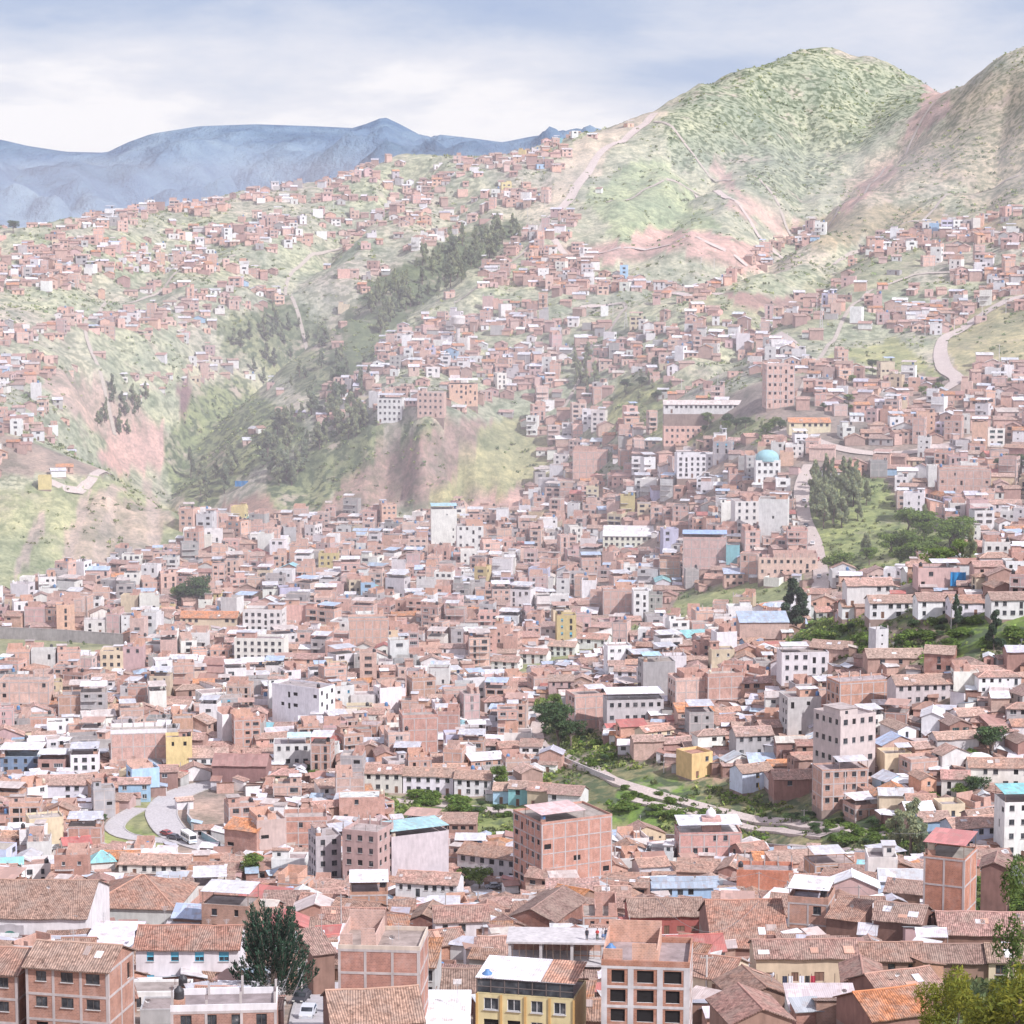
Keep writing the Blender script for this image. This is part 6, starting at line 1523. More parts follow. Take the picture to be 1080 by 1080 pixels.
pole(940, 918, 30, 'concrete utility pole beside the green terraced slope', arms=2)
pole(1003, 668, 34, 'utility pole on the bank in front of crest houses')
pole(745, 1052, 44, 'slender pole where the sloping lane narrows')
pole(772, 835, 12, 'short pole standing on the brown embankment')
pole(848, 866, 12, 'short pole at the foot of the spur houses')
pole(700, 815, 12, 'short pole beside the ochre house')
def cable(a, b_, sag, label):
    a, b_ = Vector(a), Vector(b_); pts = [a.lerp(b_, i/14) - Vector((0, 0, sag*4*(i/14)*(1-i/14))) for i in range(15)]; m = MB()
    for p, q in zip(pts[:-1], pts[1:]): m.tube(p, q, .03, .03, 'paint', (.25,.24,.24), n=5, cap=False)
    tag(m.build('cable'), label, 'cable')
pt = Vector(p1.location); 
for k, (dx, col_) in enumerate(((-.75, 'upper cable from the conifer pole down to the street'), (.75, 'lower cable from the conifer pole down to the street'))):
    g0 = ground(296, 1092); cable(pt + Vector((dx, 0, H1-.15-.8*k)), (g0[0]+dx, g0[1], g0[2]+3.5), .5, col_)
for i, (a0, b0, a1, b1, h0, h1) in enumerate([(360,1000,470,985,9,8),(470,985,640,975,8,9),(640,975,800,960,9,8),(800,960,905,985,8,8),(150,960,330,970,9,9),(745,1052,800,1000,9,8),(690,1000,745,1052,9,9),(905,985,960,1010,8,8),(940,918,1010,905,9,9),(560,900,690,920,12,9)]):
    P0, P1 = Vector(at(a0, b0, h0)), Vector(at(a1, b1, h1)); cable(P0, P1, 1.2, ['sagging cable over the roofs beside tall blank brick house','sagging cable crossing before the brown gables','sagging cable over the red walled house','sagging cable over the small adobe houses','sagging cable behind the dark conifer','sagging cable at the head of the lane','sagging cable down the sloping lane','sagging cable above the tiled row','sagging cable beside the tall brick house','sagging cable beside the big gridded block'][i])
for i, (px, py, hh) in enumerate([(360,1000,9),(470,985,8),(640,975,9),(800,960,8),(905,985,8),(150,960,9)]):
    x, y, z = at(px, py); b = MB(); root = empty('utility_pole', (x, y, z)); b.tube((0,0,-.5),(0,0,hh+.3),.13,.09,'concrete',(.55,.52,.5),n=7); b.build('shaft', root); b = MB(); b.box((-.6,-.06,hh-.1),(.6,.06,hh+.02),'wood',(.4,.36,.33)); b.build('crossarm', root)
    tag(root, ['slim pole behind the tall blank brick house','slim pole before the mossy roofed gallery house','slim pole behind the red walled house','slim pole above the salmon roof','slim pole among the small adobe houses','slim pole by the white church wing'][i], 'utility pole')
def mast(px, py, hpx, label):
    x, y, z = ground(px, py); H = hpx*(y*CT-z*ST)/F; root = empty('lattice_mast', (x, y, z)); tag(root, label, 'mast')
    b = MB(); cs = [(-.9,-.9),(.9,-.9),(.9,.9),(-.9,.9)]
    for cx_, cy_ in cs: b.tube((cx_,cy_,-.5),(cx_*.25,cy_*.25,H),.12,.08,'paint',(.62,.6,.6),n=5)
    n_ = max(4, int(H/1.8))
    for i in range(n_):
        f, f2 = 1-.75*i/n_, 1-.75*(i+1)/n_
        for k in range(4):
            p, q = cs[k], cs[(k+1)%4]; b.tube((p[0]*f,p[1]*f,H*i/n_),(q[0]*f2,q[1]*f2,H*(i+1)/n_),.06,.06,'paint',(.62,.6,.6),n=4,cap=False)
    b.build('lattice', root); b = MB(); b.tube((0,0,H),(0,0,H+2),.06,.04,'paint',(.7,.3,.25),n=5); b.build('aerial', root)
mast(866, 356, 42, 'pale lattice mast among hillside houses'); mast(760, 470, 22, 'lattice mast above the green strip'); mast(660, 345, 16, 'lattice mast on the middle hill')
g2 = random.Random(17)
for k in range(46):                   # thin pale poles standing along the hill streets
    px, py = g2.choice([(g2.uniform(60,420), g2.uniform(214,330)), (g2.uniform(400,620), g2.uniform(165,250)), (g2.uniform(700,1070), g2.uniform(270,420)), (g2.uniform(430,700), g2.uniform(330,420))])
    x, y, z = ground(px, py); b = MB(); H = 8.5; root = empty('utility_pole', (x, y, z)); tag(root, 'thin pale utility pole among the hillside houses', 'utility pole', 'utility poles on the hills')
    b.tube((0,0,-.5),(0,0,H),.16,.12,'concrete',(.72,.7,.68),n=5); b.build('shaft', root); b = MB(); b.box((-.8,-.08,H-.6),(.8,.08,H-.45),'wood',(.5,.45,.4)); b.build('crossarm', root)

# water tower on the hillside
x, y, z = ground(483, 368); root = empty('water_tower', (x, y, z)); tag(root, 'round pale water tower standing above hillside houses', 'water tower')
b = MB(); b.lathe((0,0,-1),[(1.5,0),(1.2,14)],'concrete',(.62,.58,.56),14); b.build('stem', root)
b = MB(); b.lathe((0,0,13),[(1.2,0),(4.2,2.2),(4.4,6),(4.0,6.8),(0.01,7.4)],'concrete',(.66,.62,.60),18); b.build('tank', root)

# concrete skeleton with people standing on its top slab
x, y, z = ground(588, 1040); mpp = (y*CT-z*ST)/F; W_ = 102*mpp; D_ = 7.0; H_ = 46*mpp/.96
sk = empty('concrete_skeleton', (x, y + D_/2, z), R(-3)); tag(sk, 'bare concrete building skeleton with open floors and a flat top slab', 'unfinished building')
nf = 2; fh = H_/nf; CG = (.56,.53,.52)
for k in range(nf+1):
    b = MB(); zt = k*fh; b.box((-W_/2-.25,-D_/2-.25,zt-.28),(W_/2+.25,D_/2+.25,zt),'concrete',CG); b.build('slab', sk)
for k in range(nf):
    for i in range(4):
        for yy in (-D_/2+.2, D_/2-.2):
            b = MB(); xx = -W_/2+.25+(W_-.5)*i/3; b.box((xx-.2,yy-.2,k*fh),(xx+.2,yy+.2,(k+1)*fh-.285),'concrete',CG,'td'); b.build('column', sk)
b = MB(); b.box((-W_/2,-D_/2-.1,-9),(W_/2,D_/2,-.29),'brick',(.46,.26,.19)); b.build('base_wall', sk)
b = MB(); b.box((-W_/2+.3,D_/2-.35,0),(W_/2-.3,D_/2-.2,H_-.3),'brick',(.47,.27,.2)); b.build('back_wall', sk)
b = MB(); b.box((-W_/2+.5,-D_/2+.1,.02),(-W_/2+W_*.55,-D_/2+.25,1.1),'brick',(.52,.27,.18)); b.build('infill_wall', sk)
g3 = random.Random(4)
for i in range(14): b = MB(); xx = -W_/2+.6+(W_-1.2)*i/13; b.tube((xx,-D_/2+1.2+g3.uniform(0,2),fh),(xx+g3.uniform(-.1,.1),-D_/2+1.2,2*fh-.3),.05,.05,'wood',(.5,.38,.28),n=5); b.build('prop', sk)
top_sk = lambda u, v: (x + u, y + D_/2 + v, z + H_)

def person(loc, rz, shirt, trousers, label, arms='down', hair=(.03,.02,.02), lean=0.0, skirt=False):
    root = empty('person', loc, rz); tag(root, label, 'person')
    # one continuous figure lofted as rings: legs, trunk, neck, head, arms welded at the joints
    def limb(b, pts, mat, col, n_=9):
        base = len(b.v); k = b.mi(mat)
        for i, (p, r) in enumerate(pts):
            p = Vector(p); d = (Vector(pts[min(i+1, len(pts)-1)][0]) - Vector(pts[max(i-1, 0)][0])).normalized(); rx, ry = r if isinstance(r, tuple) else (r, r)
            u = Vector((1, 0, 0)); u = (u - d*u.dot(d)); u = u.normalized() if u.length > .2 else Vector((0, 1, 0)); w = d.cross(u)
            for j in range(n_): t = 2*math.pi*j/n_; b.v.append(tuple(p + u*math.cos(t)*rx + w*math.sin(t)*ry))
        for i in range(len(pts)-1):
            for j in range(n_): q = (j+1) % n_; b.f.append((base+i*n_+j, base+i*n_+q, base+(i+1)*n_+q, base+(i+1)*n_+j)); b.m.append(k); b.c.append(col)
        for i, rev in ((0, True), (len(pts)-1, False)): f = tuple(base+i*n_+j for j in range(n_)); b.f.append(f[::-1] if rev else f); b.m.append(k); b.c.append(col)
    SK = (.42,.26,.19); b = MB(); L = lean
    limb(b, [((0,0,.86),(.15,.10)),((0,-L*.15,1.0),(.145,.10)),((0,-L*.4,1.2),(.165,.11)),((0,-L*.7,1.38),(.18,.10)),((0,-L*.8,1.45),(.10,.07)),((0,-L*.85,1.50),(.055,.055)),((0,-L*.9,1.55),(.06,.07)),((0,-L*.9,1.60),(.075,.095)),((0,-L*.9,1.67),(.078,.10)),((0,-L*.9,1.73),(.06,.08)),((0,-L*.9,1.76),(.02,.03))], 'skin', SK, 12)
    limb(b, [((0,-.10-L*.9,1.66),.012),((0,-.118-L*.9,1.635),.016),((0,-.10-L*.9,1.62),.012)], 'skin', SK, 6)
    hands = []
    for s in (-1, 1):
        limb(b, [((s*.09,0,.90),.095),((s*.10,-.01,.66),.075),((s*.10,-.015,.48),.055),((s*.10,.01,.30),.052),((s*.10,.02,.09),.036),((s*.105,-.05,.04),(.04,.035)),((s*.11,-.15,.025),(.035,.022))], 'skin', SK)
        sh_ = Vector((s*.17,-L*.7,1.40))
        el, ha = {'down': ((s*.24,.02-L*.5,1.13),(s*.25,-.06-L*.5,.88)), 'front': ((s*.23,-.05-L*.6,1.14),(s*.10,-.27-L*.6,1.12)), 'hip': ((s*.33,.04-L*.5,1.17),(s*.18,-.06-L*.4,1.0))}[arms]
        limb(b, [(sh_,.052),(sh_.lerp(Vector(el),.5),.045),(el,.04),(Vector(el).lerp(Vector(ha),.5),.036),(ha,.026)], 'skin', SK, 8)
        d = (Vector(ha)-Vector(el)).normalized(); h0 = Vector(ha); side = Vector((1,0,0)) if arms == 'down' else Vector((0,0,1))
        limb(b, [(h0,.025),(h0+d*.05,(.038,.018)),(h0+d*.085,(.036,.016))], 'skin', SK, 8)
        for q in range(4): o_ = h0+d*.085+side*(q-1.5)*.018; ln = (.06,.072,.067,.052)[q]; limb(b, [(o_,.0085),(o_+d*ln*.5+Vector((0,-.006,0)),.008),(o_+d*ln+Vector((0,-.02,-.004)),.006)], 'skin', SK, 6)
        limb(b, [(h0+d*.03-side*.03,.011),(h0+d*.065-side*.05,.009),(h0+d*.095-side*.05,.007)], 'skin', SK, 6)
        for e in (0,): limb(b, [((s*.078,-L*.9+.0,1.62),(.012,.02)),((s*.09,-L*.9+.01,1.645),(.008,.024))], 'skin', SK, 6); limb(b, [((s*.03,-.092-L*.9,1.665),.010),((s*.03,-.099-L*.9,1.665),.006)], 'dark', (1,1,1), 6)
    limb(b, [((-.022,-.094-L*.9,1.585),.006),((.022,-.094-L*.9,1.585),.006)], 'skin', (.3,.12,.1), 6)
    b.build('body', root, smooth=True)
    b = MB(); limb(b, [((0,-L*.1,.90),(.172,.122)),((0,-L*.15,1.0),(.168,.122)),((0,-L*.4,1.2),(.186,.13)),((0,-L*.7,1.38),(.20,.12)),((0,-L*.8,1.455),(.11,.085))], 'cloth', shirt, 12)
    for s in (-1, 1):
        el, ha = {'down': ((s*.24,.02-L*.5,1.13),(s*.25,-.06-L*.5,.88)), 'front': ((s*.23,-.05-L*.6,1.14),(s*.10,-.27-L*.6,1.12)), 'hip': ((s*.33,.04-L*.5,1.17),(s*.18,-.06-L*.4,1.0))}[arms]
        sh_ = Vector((s*.16,-L*.7,1.41)); limb(b, [(sh_,.07),(sh_.lerp(Vector(el),.5),.06),(el,.055),(Vector(el).lerp(Vector(ha),.85),.042)], 'cloth', shirt, 8)
    b.build('shirt', root, smooth=True)
    b = MB()
    if skirt: limb(b, [((0,0,.98),(.17,.125)),((0,0,.75),(.22,.18)),((0,0,.48),(.27,.22))], 'cloth', trousers, 14)
    else:
        limb(b, [((0,0,.82),(.175,.12)),((0,0,1.0),(.165,.118))], 'cloth', trousers, 12)
        for s in (-1, 1): limb(b, [((s*.09,0,.90),.11),((s*.10,-.01,.66),.09),((s*.10,-.015,.48),.07),((s*.10,.01,.30),.066),((s*.10,.02,.10),.06)], 'cloth', trousers)
    b.build('skirt' if skirt else 'trousers', root, smooth=True)
    b = MB(); limb(b, [((0,.03-L*.9,1.60),(.086,.085)),((0,.02-L*.9,1.68),(.09,.105)),((0,.0-L*.9,1.75),(.075,.095)),((0,.0-L*.9,1.785),(.03,.04))], 'cloth', hair, 10); b.build('hair', root, smooth=True)
def on_slab(px, v):
    a, _ = slopes(px, 985); yy = y + D_/2 + v; return (a*yy, yy, z + H_)
person(on_slab(619, -2.6), R(10), (.05,.05,.06), (.06,.065,.08), 'person in dark clothes standing apart on the concrete slab')
person(on_slab(630, -2.7), R(-8), (.50,.07,.07), (.10,.12,.09), 'person in a red jacket on the concrete slab', 'front')
person(on_slab(636, -2.6), R(20), (.55,.53,.52), (.18,.25,.40), 'person in pale top beside the person in red', 'hip', skirt=True)
person(on_slab(638.5, -2.4), R(35), (.06,.06,.08), (.12,.22,.36), 'person in dark top and blue trousers leaning at slab corner', 'front', lean=.12)

# washing along the balcony
lb = LB; lx, ly, lz = lb['pos']; lw = lb['sp']['w']; ld = lb['sp']['d']; fr = ly - ld/2
cs_ = [((.75,.73,.72),'white sheet'),((.05,.06,.10),'navy trousers'),((.72,.72,.74),'white shirt'),((.06,.16,.32),'blue towel'),((.70,.72,.78),'pale blue shirt'),((.05,.05,.05),'black shirt'),((.45,.06,.09),'crimson blanket'),((.68,.62,.62),'patterned grey blanket')]
root = empty('balcony_gallery', (lx, fr, lz), lb['yaw']); tag(root, 'timber gallery with rails under the eave of the long tiled house', 'gallery')
b = MB(); b.box((-lw*.42,-1.15,-.15),(lw*.30,-.02,0),'wood',(.22,.17,.15)); b.build('deck', root)
for q in range(7): b = MB(); xx = -lw*.42+.1+lw*.70*q/6.2; b.box((xx,-1.12,0),(xx+.09,-1.03,2.35),'wood',(.24,.18,.15),'d'); b.build('post', root)
for zz in (.45, .95): b = MB(); b.box((-lw*.42,-1.18,zz),(lw*.30,-1.125,zz+.06),'wood',(.24,.18,.15)); b.build('rail', root)
for i, (c_, nm) in enumerate(cs_):
    xx = -lw*.30 + lw*.055*i; low = i in (3, 7, 0); z1 = 1.0 if low else 2.1; hh = .85 if low else 1.0; b = MB(); n_ = 5; w_ = lw*.047
    pts = [(xx + w_*k/n_, -1.24 + .05*math.sin(k*2.1+i)) for k in range(n_+1)]
    for (ax, ay), (bx_, by_) in zip(pts[:-1], pts[1:]):
        b.face([(ax,ay,z1-hh),(bx_,by_,z1-hh),(bx_,by_*.98,z1),(ax,ay*.98,z1)],'cloth',c_)
    o = b.build(nm.split()[-1], None, (lx, fr, lz), lb['yaw']); tag(o, nm + ' hung out to dry on the gallery', 'laundry', 'washing on the gallery')
# blue plastic sheet around a scaffold, and another on the crest
def sheet(px, base, wpx, hpx, col, label, yaw=0):
    x, y, z = ground(px, base); mpp = (y*CT-z*ST)/F; w_, h_ = wpx*mpp, hpx*mpp; b = MB(); n_ = 8
    g = random.Random(px)
    for sy, dep in ((0, 0),):
        prev = None
        for k in range(n_+1):
            q = (-w_/2+w_*k/n_, .18*math.sin(k*1.9)+g.uniform(-.08,.08))
            if prev: b.face([(prev[0],prev[1],0),(q[0],q[1],0),(q[0],q[1]+.15,h_*.5),(prev[0],prev[1]+.15,h_*.5)],'cloth',col); b.face([(prev[0],prev[1]+.15,h_*.5),(q[0],q[1]+.15,h_*.5),(q[0],q[1]*.6,h_),(prev[0],prev[1]*.6,h_)],'cloth',tuple(c*1.1 for c in col))
            prev = q
    root = empty('plastic_sheet', (x, y-.6, z), R(yaw)); tag(root, label, 'plastic sheet'); b.build('sheet', root)
    for xx in (-w_/2, 0, w_/2): b = MB(); b.tube((xx,.35,-1),(xx,.35,h_+.3),.06,.05,'wood',(.4,.3,.22),n=6); b.build('post', root)
sheet(812, 782, 21, 24, (.05,.28,.52), 'bright blue plastic sheet hung over scaffolding on the hillside', 10)
sheet(1010, 618, 16, 15, (.04,.25,.52), 'blue plastic sheet against a crest house', -5)
sheet(802, 832, 10, 14, (.72,.50,.06), 'yellow plastic sheet beside the pale blue house', 25)
sheet(416, 640, 12, 7, (.05,.35,.62), 'small blue plastic sheet on a valley roof')
sheet(1052, 752, 12, 12, (.75,.60,.06), 'yellow sheet leaning on a brick house')
sheet(255, 513, 14, 6, (.05,.20,.42), 'dark blue sheet at the ravine mouth')
# long walls
def long_wall(pix, h_, mat, col, name, label, coping=True):
    root = None; pts = []
    for (a0, b0), (a1, b1) in zip(pix[:-1], pix[1:]):
        for k in range(10): pts.append(ground(a0+(a1-a0)*k/10, b0+(b1-b0)*k/10))
    pts.append(ground(*pix[-1])); b = MB(); c2 = MB()
    for p, q in zip(pts[:-1], pts[1:]):
        d = Vector((q[0]-p[0], q[1]-p[1], 0)); 
        if d.length < .01: continue
        n_ = Vector((d.y, -d.x, 0)).normalized()*.15; P0, Q0 = Vector(p), Vector(q)
        for s in (1, -1): b.face([P0+n_*s-Vector((0,0,.8)), Q0+n_*s-Vector((0,0,.8)), Q0+n_*s+Vector((0,0,h_)), P0+n_*s+Vector((0,0,h_))], mat, col)
        m2 = n_*1.5; t0, t1 = P0+Vector((0,0,h_+.003)), Q0+Vector((0,0,h_+.003)); up = Vector((0,0,.16))
        c2.face([t0+m2+up, t1+m2+up, t1-m2+up, t0-m2+up], 'concrete', (.55,.5,.48)); c2.face([t0+m2, t1+m2, t1+m2+up, t0+m2+up], 'concrete', (.5,.46,.44))
    root = empty(name, pts[0]); tag(root, label, 'wall')
    for nm, m in (('wall_body', b), ('coping', c2)):
        m.v = [(v[0]-pts[0][0], v[1]-pts[0][1], v[2]-pts[0][2]) for v in m.v]; m.build(nm, root)
long_wall([(-40,672),(60,676),(130,681)], 4.6, 'concrete', (.42,.39,.38), 'boundary_wall', 'long grey concrete wall around the valley sports field')
long_wall([(-40,706),(50,710),(100,712)], 4.5, 'adobe', (.40,.24,.20), 'boundary_wall', 'long reddish brown wall in front of the sports field')
long_wall([(558,746),(556,768),(566,788),(600,806),(628,818),(648,826)], 1.4, 'plaster', (.62,.58,.56), 'gully_wall', 'low pale wall winding beside the gully path')
long_wall([(200,846),(198,866),(212,884),(232,896)], 2.0, 'paint', (.25,.40,.44), 'mesh_fence', 'green blue fence along the inside of the road bend')
long_wall([(625,880),(720,886),(800,894),(900,903)], 1.2, 'adobe', (.36,.27,.24), 'retaining_wall', 'low brown retaining wall under the terraced slope')
long_wall([(790,903),(850,908),(915,914)], 2.5, 'adobe', (.33,.24,.22), 'boundary_wall', 'stained brown wall at the foot of green slope')
long_wall([(480,706),(540,694),(600,682),(650,668)], 2.6, 'plaster', (.74,.70,.69), 'boundary_wall', 'white garden wall along the pale valley path')
# dome of the domed building
dx_, dy_, dz_ = DM['pos']; 
# ------------------------------------------------------------------ houses: the largest in the picture one by one, the far rest as one mass
ORD = ['first', 'second', 'third', 'fourth', 'fifth', 'sixth', 'seventh', 'eighth', 'ninth', 'tenth', 'eleventh', 'twelfth']
seen = [h for h in HOUSES if h['vis'] > 2 and h['pos'][1] > 250]
hero = [h for h in seen if h['label']]
blocks = sorted([h for h in seen if not h['label'] and h['cat'] == 'apartment block'], key=lambda h: -h['vis'])
small = sorted([h for h in seen if not h['label'] and h['cat'] == 'house'], key=lambda h: -h['vis'])
nb = 190 - sum(h['cat'] == 'apartment block' for h in hero); nh = 298 - sum(h['cat'] == 'house' for h in hero)
sheds = sorted([h for h in seen if h['cat'] == 'shed'], key=lambda h: -h['vis'])[:150]
single = hero + blocks[:nb] + small[:nh] + sheds
sid = set(map(id, single))
LM = [('the dark conifer', 288, 1010), ('the yellow building', 555, 1065), ('the concrete skeleton', 588, 1008), ('the white church hall', 60, 975), ('the salmon roof', 795, 970), ('the washing gallery', 850, 1012),
      ('the white bus', 199, 885), ('the maroon hall', 252, 815), ('the gridded block', 605, 900), ('the domed tank', 770, 885), ('the red roof', 715, 1000), ('the turquoise roof', 440, 890), ('the colonial row', 450, 825),
      ('the turquoise house', 546, 842), ('the blue plastic sheet', 812, 770), ('the pinkish white block', 900, 795), ('the lilac house', 1030, 885), ('the brick tower', 995, 945), ('the sports field', 65, 690), ('the school trees', 205, 630),
      ('the lone eucalyptus', 838, 640), ('the dark tree', 588, 765), ('the white tower', 312, 748), ('the yellow block', 346, 594), ('the cream school', 668, 572), ('the turquoise dome', 810, 490), ('the orange roof', 254, 890),
      ('the pale path', 580, 690), ('the blank brick house', 400, 1045), ('the ochre house', 740, 808), ('the crest conifer', 1048, 662), ('the white church wing', 140, 970), ('the unfinished frame', 680, 1060), ('the road bend', 185, 850), ('the blank grey block', 695, 720), ('the tank house', 750, 905)]
WORDN = {1: 'one storey', 2: 'two storey', 3: 'three storey', 4: 'four storey', 5: 'five storey', 6: 'six storey'}
def place_labels(items, fmt):
    """two findable landmarks and an order along the way between them single each one out"""
    cell = {}
    for it in items:
        ls = sorted(LM, key=lambda l: (l[1]-it['px'])**2 + (l[2]-it['py'])**2)
        A_ = ls[0]; vx, vy = it['px']-A_[1], it['py']-A_[2]; dl = math.hypot(vx, vy) + 1e-6
        best = max((l for l in ls[1:9]), key=lambda l: (vx*(l[1]-A_[1]) + vy*(l[2]-A_[2])) / dl / (math.hypot(l[1]-A_[1], l[2]-A_[2]) + 1e-6))
        it['d'] = dl; cell.setdefault((it['phrase'], A_[0], best[0]), []).append(it)
    for (ph, a, b_), its in cell.items():
        its.sort(key=lambda i: i['d'])
        for k, it in enumerate(its):
            it['lab'] = fmt(ph, ORD[k] if k < 12 else 'outer', a, b_, len(its))
def fmt(ph, o_, a, b_, n_):
    return f'{ph} between {a} and {b_}' if n_ == 1 else f'{ph}, {o_} from {a} towards {b_}'
items = []
for h in single:
    if h['label']: continue
    sp = h['sp']; kindw = 'block' if h['cat'] == 'apartment block' else 'shed' if h['cat'] == 'shed' else 'house'
    if kindw == 'shed': h['phrase'] = f"small {WALLNAME[sp['wall']]} shed with {ROOFNAME[sp['roofk']]}"; items.append(h); continue
    h['phrase'] = f"{WORDN[sp['ns']]} {WALLNAME[sp['wall']]} {kindw} with {ROOFNAME[sp['roofk']]}" if sp['roofk'] != 'slab' else f"{WORDN[sp['ns']]} {WALLNAME[sp['wall']]} {kindw} with flat roof"
    items.append(h)
place_labels(items, fmt)
for h in items:
    lab = h['lab']
    if len(lab.replace(',', '').split()) > 16: lab = lab.replace(' storey', '-storey').replace('plastered ', '').replace('bare ', '').replace('sheet roof', 'roof').replace('clay tile roof', 'tile roof')
    if len(lab.replace(',', '').split()) > 16: lab = lab.replace(' with ', ', ', 1).replace('bright ', '').replace('pale ', '', 1).replace('small ', '').replace('the school', 'school')
    if len(lab.replace(',', '').split()) > 16: lab = lab.replace('flat roof', 'roof', 1).replace('dark adobe', 'adobe').replace('grey concrete', 'grey').replace('rusty tin', 'rusty').replace('grey tin', 'tin').replace('one-storey', 'low')
    h['label'] = lab
for h in single:
    cat = h['cat']; nm = h['name'] or cat.replace(' ', '_')
    r_ = make_house(h, nm, cat)
    tag(r_, h['label'], cat, {'house': 'houses packed across the town', 'apartment block': 'flat roofed blocks rising over the town', 'shed': 'sheds between the houses'}.get(cat))
print('single houses', len(single))
# extras that belong to single buildings
o = DM['obj']; b = MB(); H = DM['H']; wd = DM['sp']['w']/2
b.lathe((0, 0, H+.2), [(wd*.95, 0), (wd*.95, 1.6), (wd*.9, 2.6), (wd*.7, 3.9), (wd*.4, 4.7), (.01, 5.0)], 'plaster', (.33, .55, .58), 18); b.build('dome', o, smooth=True)
# glazed roof terrace of the yellow building, half of its canopy in orange sheet
o = YB['obj']; sp = YB['sp']; H = YB['H']; w_, d_ = sp['w'], sp['d']; nb_ = 7
for i in range(nb_):
    x0 = -w_/2 + w_*i/nb_; b = MB(); b.box((x0+.06, -d_/2+.02, H+.15), (x0+w_/nb_-.06, -d_/2+.06, H+1.55), 'pane'); g_ = b.build('terrace_glazing', o)
    b = MB(); b.box((x0-.05, -d_/2-.03, H+.1), (x0+.055, -d_/2+.1, H+1.68), 'paint', (.16,.13,.12)); b.box((x0+.06, -d_/2-.02, H+.75), (x0+w_/nb_-.06, -d_/2+.015, H+.82), 'paint', (.2,.17,.16)); b.build('frame', g_)
b = MB(); zc0, zc1 = H+1.7+.08, H+1.7+.58; b.face([(w_*.16,-d_/2-.16,zc0),(w_/2+.2,-d_/2-.16,zc0),(w_/2+.2,d_/2-.2,zc1),(w_*.16,d_/2-.2,zc1)], 'tile', (.60,.33,.23)); b.build('canopy_tiles', o)
for k in range(5):
    u = -w_/2 + w_*k/4; b = MB(); b.box((u-.12, -d_/2-.14, -1), (u+.12, -d_/2-.002, H-.05), 'plaster', (.62,.40,.16)); b.build('pilaster', o)
# water tanks on flat roofs
tanks = []
g4 = random.Random(8)
for h in single:
    sp = h['sp']
    if sp['roof'] != 'flat' or h['vis'] < 60 or sp['w'] < 5.5 or g4.random() > .5: continue
    x, y, z = h['pos']; c, s = math.cos(h['yaw']), math.sin(h['yaw']); u, v = g4.choice([-1, 1])*(sp['w']/2-.9), -(sp['d']/2-1.0)
    loc = (x + c*u - s*v, y + s*u + c*v, z + h['H'] + .002); col, cn = g4.choice([((.05,.05,.055), 'black'), ((.05,.05,.055), 'black'), ((.62,.54,.42), 'beige'), ((.10,.22,.42), 'blue'), ((.78,.77,.76), 'white')])
    root = empty('water_tank', loc); st = g4.uniform(.6, 1.3)
    b = MB(); b.box((-.6,-.6,0),(.6,.6,st),'brick',(.45,.26,.19),'d'); b.build('stand', root)
    b = MB(); b.lathe((0,0,st+.003),[(.01,0),(.55,0),(.58,.1),(.56,.35),(.58,.4),(.56,.7),(.58,.75),(.54,1.0),(.25,1.25),(.22,1.38),(.01,1.4)],'paint',col,14); b.build('tank', root, smooth=True)
    q = project(loc[0], loc[1], loc[2]+1.5); tanks.append(dict(obj=root, px=q[0], py=q[1], phrase=f'{cn} rooftop water tank'))
h = next(h for h in single if h['label'].startswith('brick house with white domed tank')); x, y, z = h['pos']; root = empty('water_tank', (x + 1.0, y, z + h['H'] + .002)); tag(root, 'large white domed tank on the brick house by green slope', 'water tank')
b = MB(); b.box((-2.6,-2.2,0),(2.2,2.2,3.2),'brick',(.54,.34,.30),'d'); b.build('stand', root)
b = MB(); b.lathe((-.3,0,3.203),[(.01,0),(1.25,0),(1.3,.9),(1.15,1.5),(.7,2.1),(.3,2.3),(.28,2.6),(.01,2.65)],'paint',(.82,.78,.78),18); b.build('tank', root, smooth=True)
place_labels(tanks, fmt)
for t_ in tanks: tag(t_['obj'], t_['lab'], 'water tank', 'water tanks on flat roofs')
# church door in its arch
hh = next(h for h in single if h['name'] == 'church_hall'); a, _ = slopes(13, 990); o = hh['obj']
yw = -hh['sp']['d']/2; wl = a*(hh['pos'][1]-hh['sp']['d']/2) - hh['pos'][0]
def arch(w, h_, k): return [(-w/2, 0), (w/2, 0)] + [(w/2*math.cos(t), h_ - w/2 + w/2*math.sin(t)) for t in [math.pi*i/8 for i in range(9)]]
b = MB(); b.face([(wl+x, yw-.22, z) for x, z in arch(4.6, 5.2, 0)], 'concrete', (.46,.43,.44)); b.box((wl-2.3, yw-.21, 0), (wl+2.3, yw-.003, 4.9), 'concrete', (.46,.43,.44)); fr_ = b.build('door_surround', o)
b = MB(); b.face([(wl+x, yw-.26, z) for x, z in arch(2.6, 4.0, 0)], 'paint', (.05,.18,.15)); b.build('door', fr_)
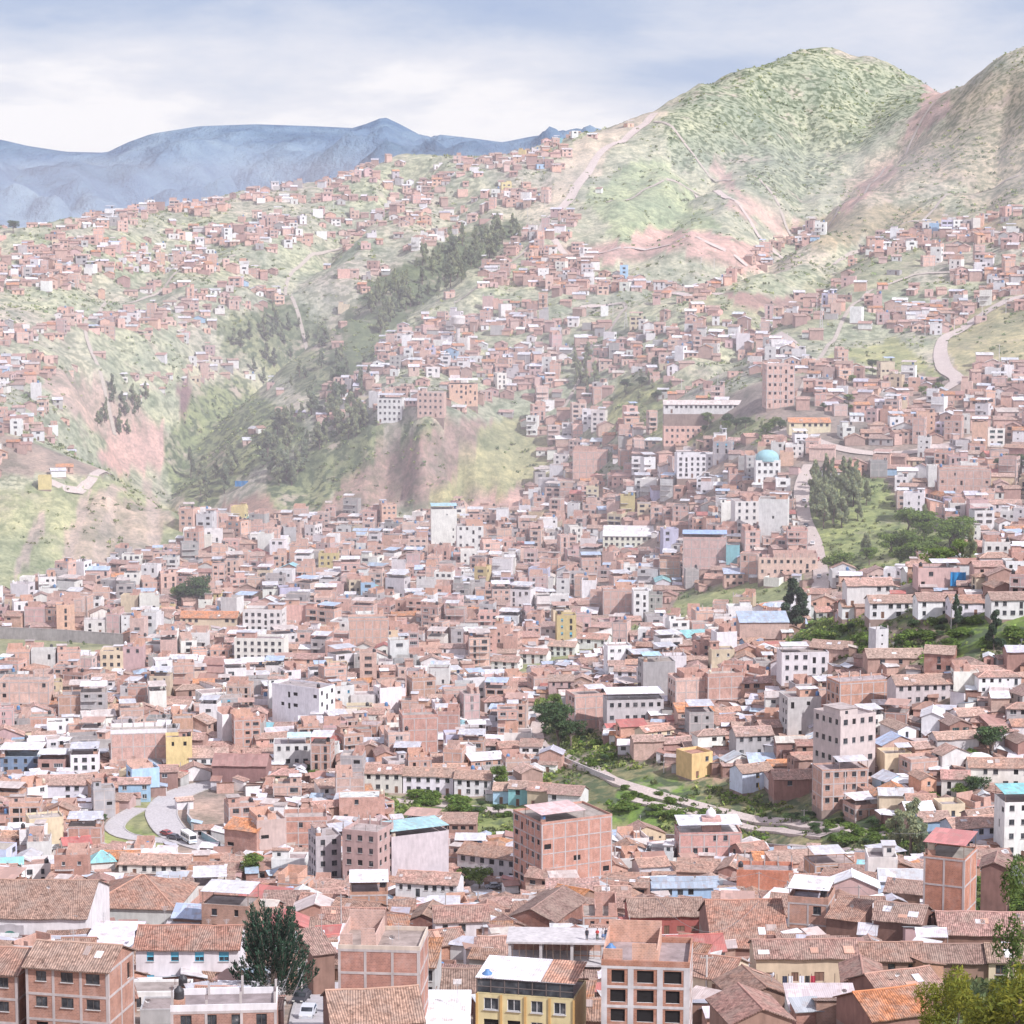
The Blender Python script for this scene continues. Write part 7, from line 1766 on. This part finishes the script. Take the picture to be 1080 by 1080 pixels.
# satellite dishes
for hl, u, zz in (('long grey house with dull red', .25, 1.6), ('gabled adobe house with white', .0, 2.2), ('red walled house', -.1, 2.0), ('brick house with tiled ledge', .1, 3.2)):
    h = next(h for h in single if h['label'].startswith(hl)); sp = h['sp']; swap = abs(math.cos(h['yaw'])) < .6
    b = MB(); b.lathe((0,0,0), [(.02,.0),(.25,.05),(.42,.17),(.45,.2)], 'paint', (.8,.79,.78), 14); b.tube((0,0,0),(0,0,-.45),.03,.03,'paint',(.4,.4,.4)); b.tube((0,0,.02),(.1,0,.45),.02,.03,'paint',(.4,.4,.4))
    o = b.build('satellite_dish', h['obj'], smooth=True)
    if swap: o.location = (-sp['w']/2-.5, u*sp['d'], zz); o.rotation_euler = (0, R(-65), 0)
    else: o.location = (u*sp['w'], -sp['d']/2-.5, zz); o.rotation_euler = (R(65), 0, 0)
g5 = random.Random(12)
for h in single:                     # small dishes and aerials on the nearer roofs
    sp = h['sp']
    if h['vis'] < 220 or h['cat'] == 'shed': continue
    if g5.random() < .28:
        u = g5.uniform(-.35, .35)*sp['w']; zt = h['H'] + .1 + (.0 if sp['roof'] == 'flat' else .35*sp['d']*.42); b = MB(); b.tube((0,0,0),(0,0,.9),.03,.03,'paint',(.4,.4,.4),n=5)
        b.v = list(b.v); k0 = len(b.v); b.lathe((0,0,0), [(.02,.0),(.22,.05),(.34,.14),(.36,.17)], 'paint', (.72,.71,.70), 10)
        for i in range(k0, len(b.v)): x_, y_, z_ = b.v[i]; b.v[i] = (x_, -z_*.9 - y_*.42 + .0, .9 + y_*.9 - z_*.42)
        b.build('satellite_dish', h['obj'], (u, -sp['d']*.25, zt))
    if g5.random() < .22:
        b = MB(); hh = g5.uniform(1.8, 3.2); b.tube((0,0,0),(0,0,hh),.035,.03,'paint',(.45,.44,.44),n=5)
        for k in range(4): b.box((-.5+.08*k,-.02,hh-.15-.18*k),(.5-.08*k,.02,hh-.12-.18*k),'paint',(.5,.5,.5))
        b.build('aerial', h['obj'], (g5.uniform(-.3,.3)*sp['w'], 0, h['H'] + (0 if sp['roof'] == 'flat' else sp['d']*.2)))
mg = Merged()
for h in HOUSES:
    if id(h) in sid or h['pos'][1] < 285: continue
    p, w = gen(h['sp'], h['pos'], h['yaw'], True)
    for nm, mb in p: mg.add(mb, h['pos'], h['yaw'])
    sp = h['sp']
    if sp['roof'] == 'flat' and random.Random(sp['seed']).random() < .4:
        b = MB(); b.lathe((sp['w']*.3, -sp['d']*.25, h['H']+.9), [(.01,0),(.6,0),(.58,1.0),(.25,1.35),(.01,1.4)], 'paint', random.Random(sp['seed']).choice([(.06,.06,.06), (.1,.22,.4), (.75,.74,.72)]), 8); mg.add(b, h['pos'], h['yaw'])
tag(mg.build('houses'), 'far mass of small brick and tiled houses covering valley and hills', kind='stuff')
build_haze()
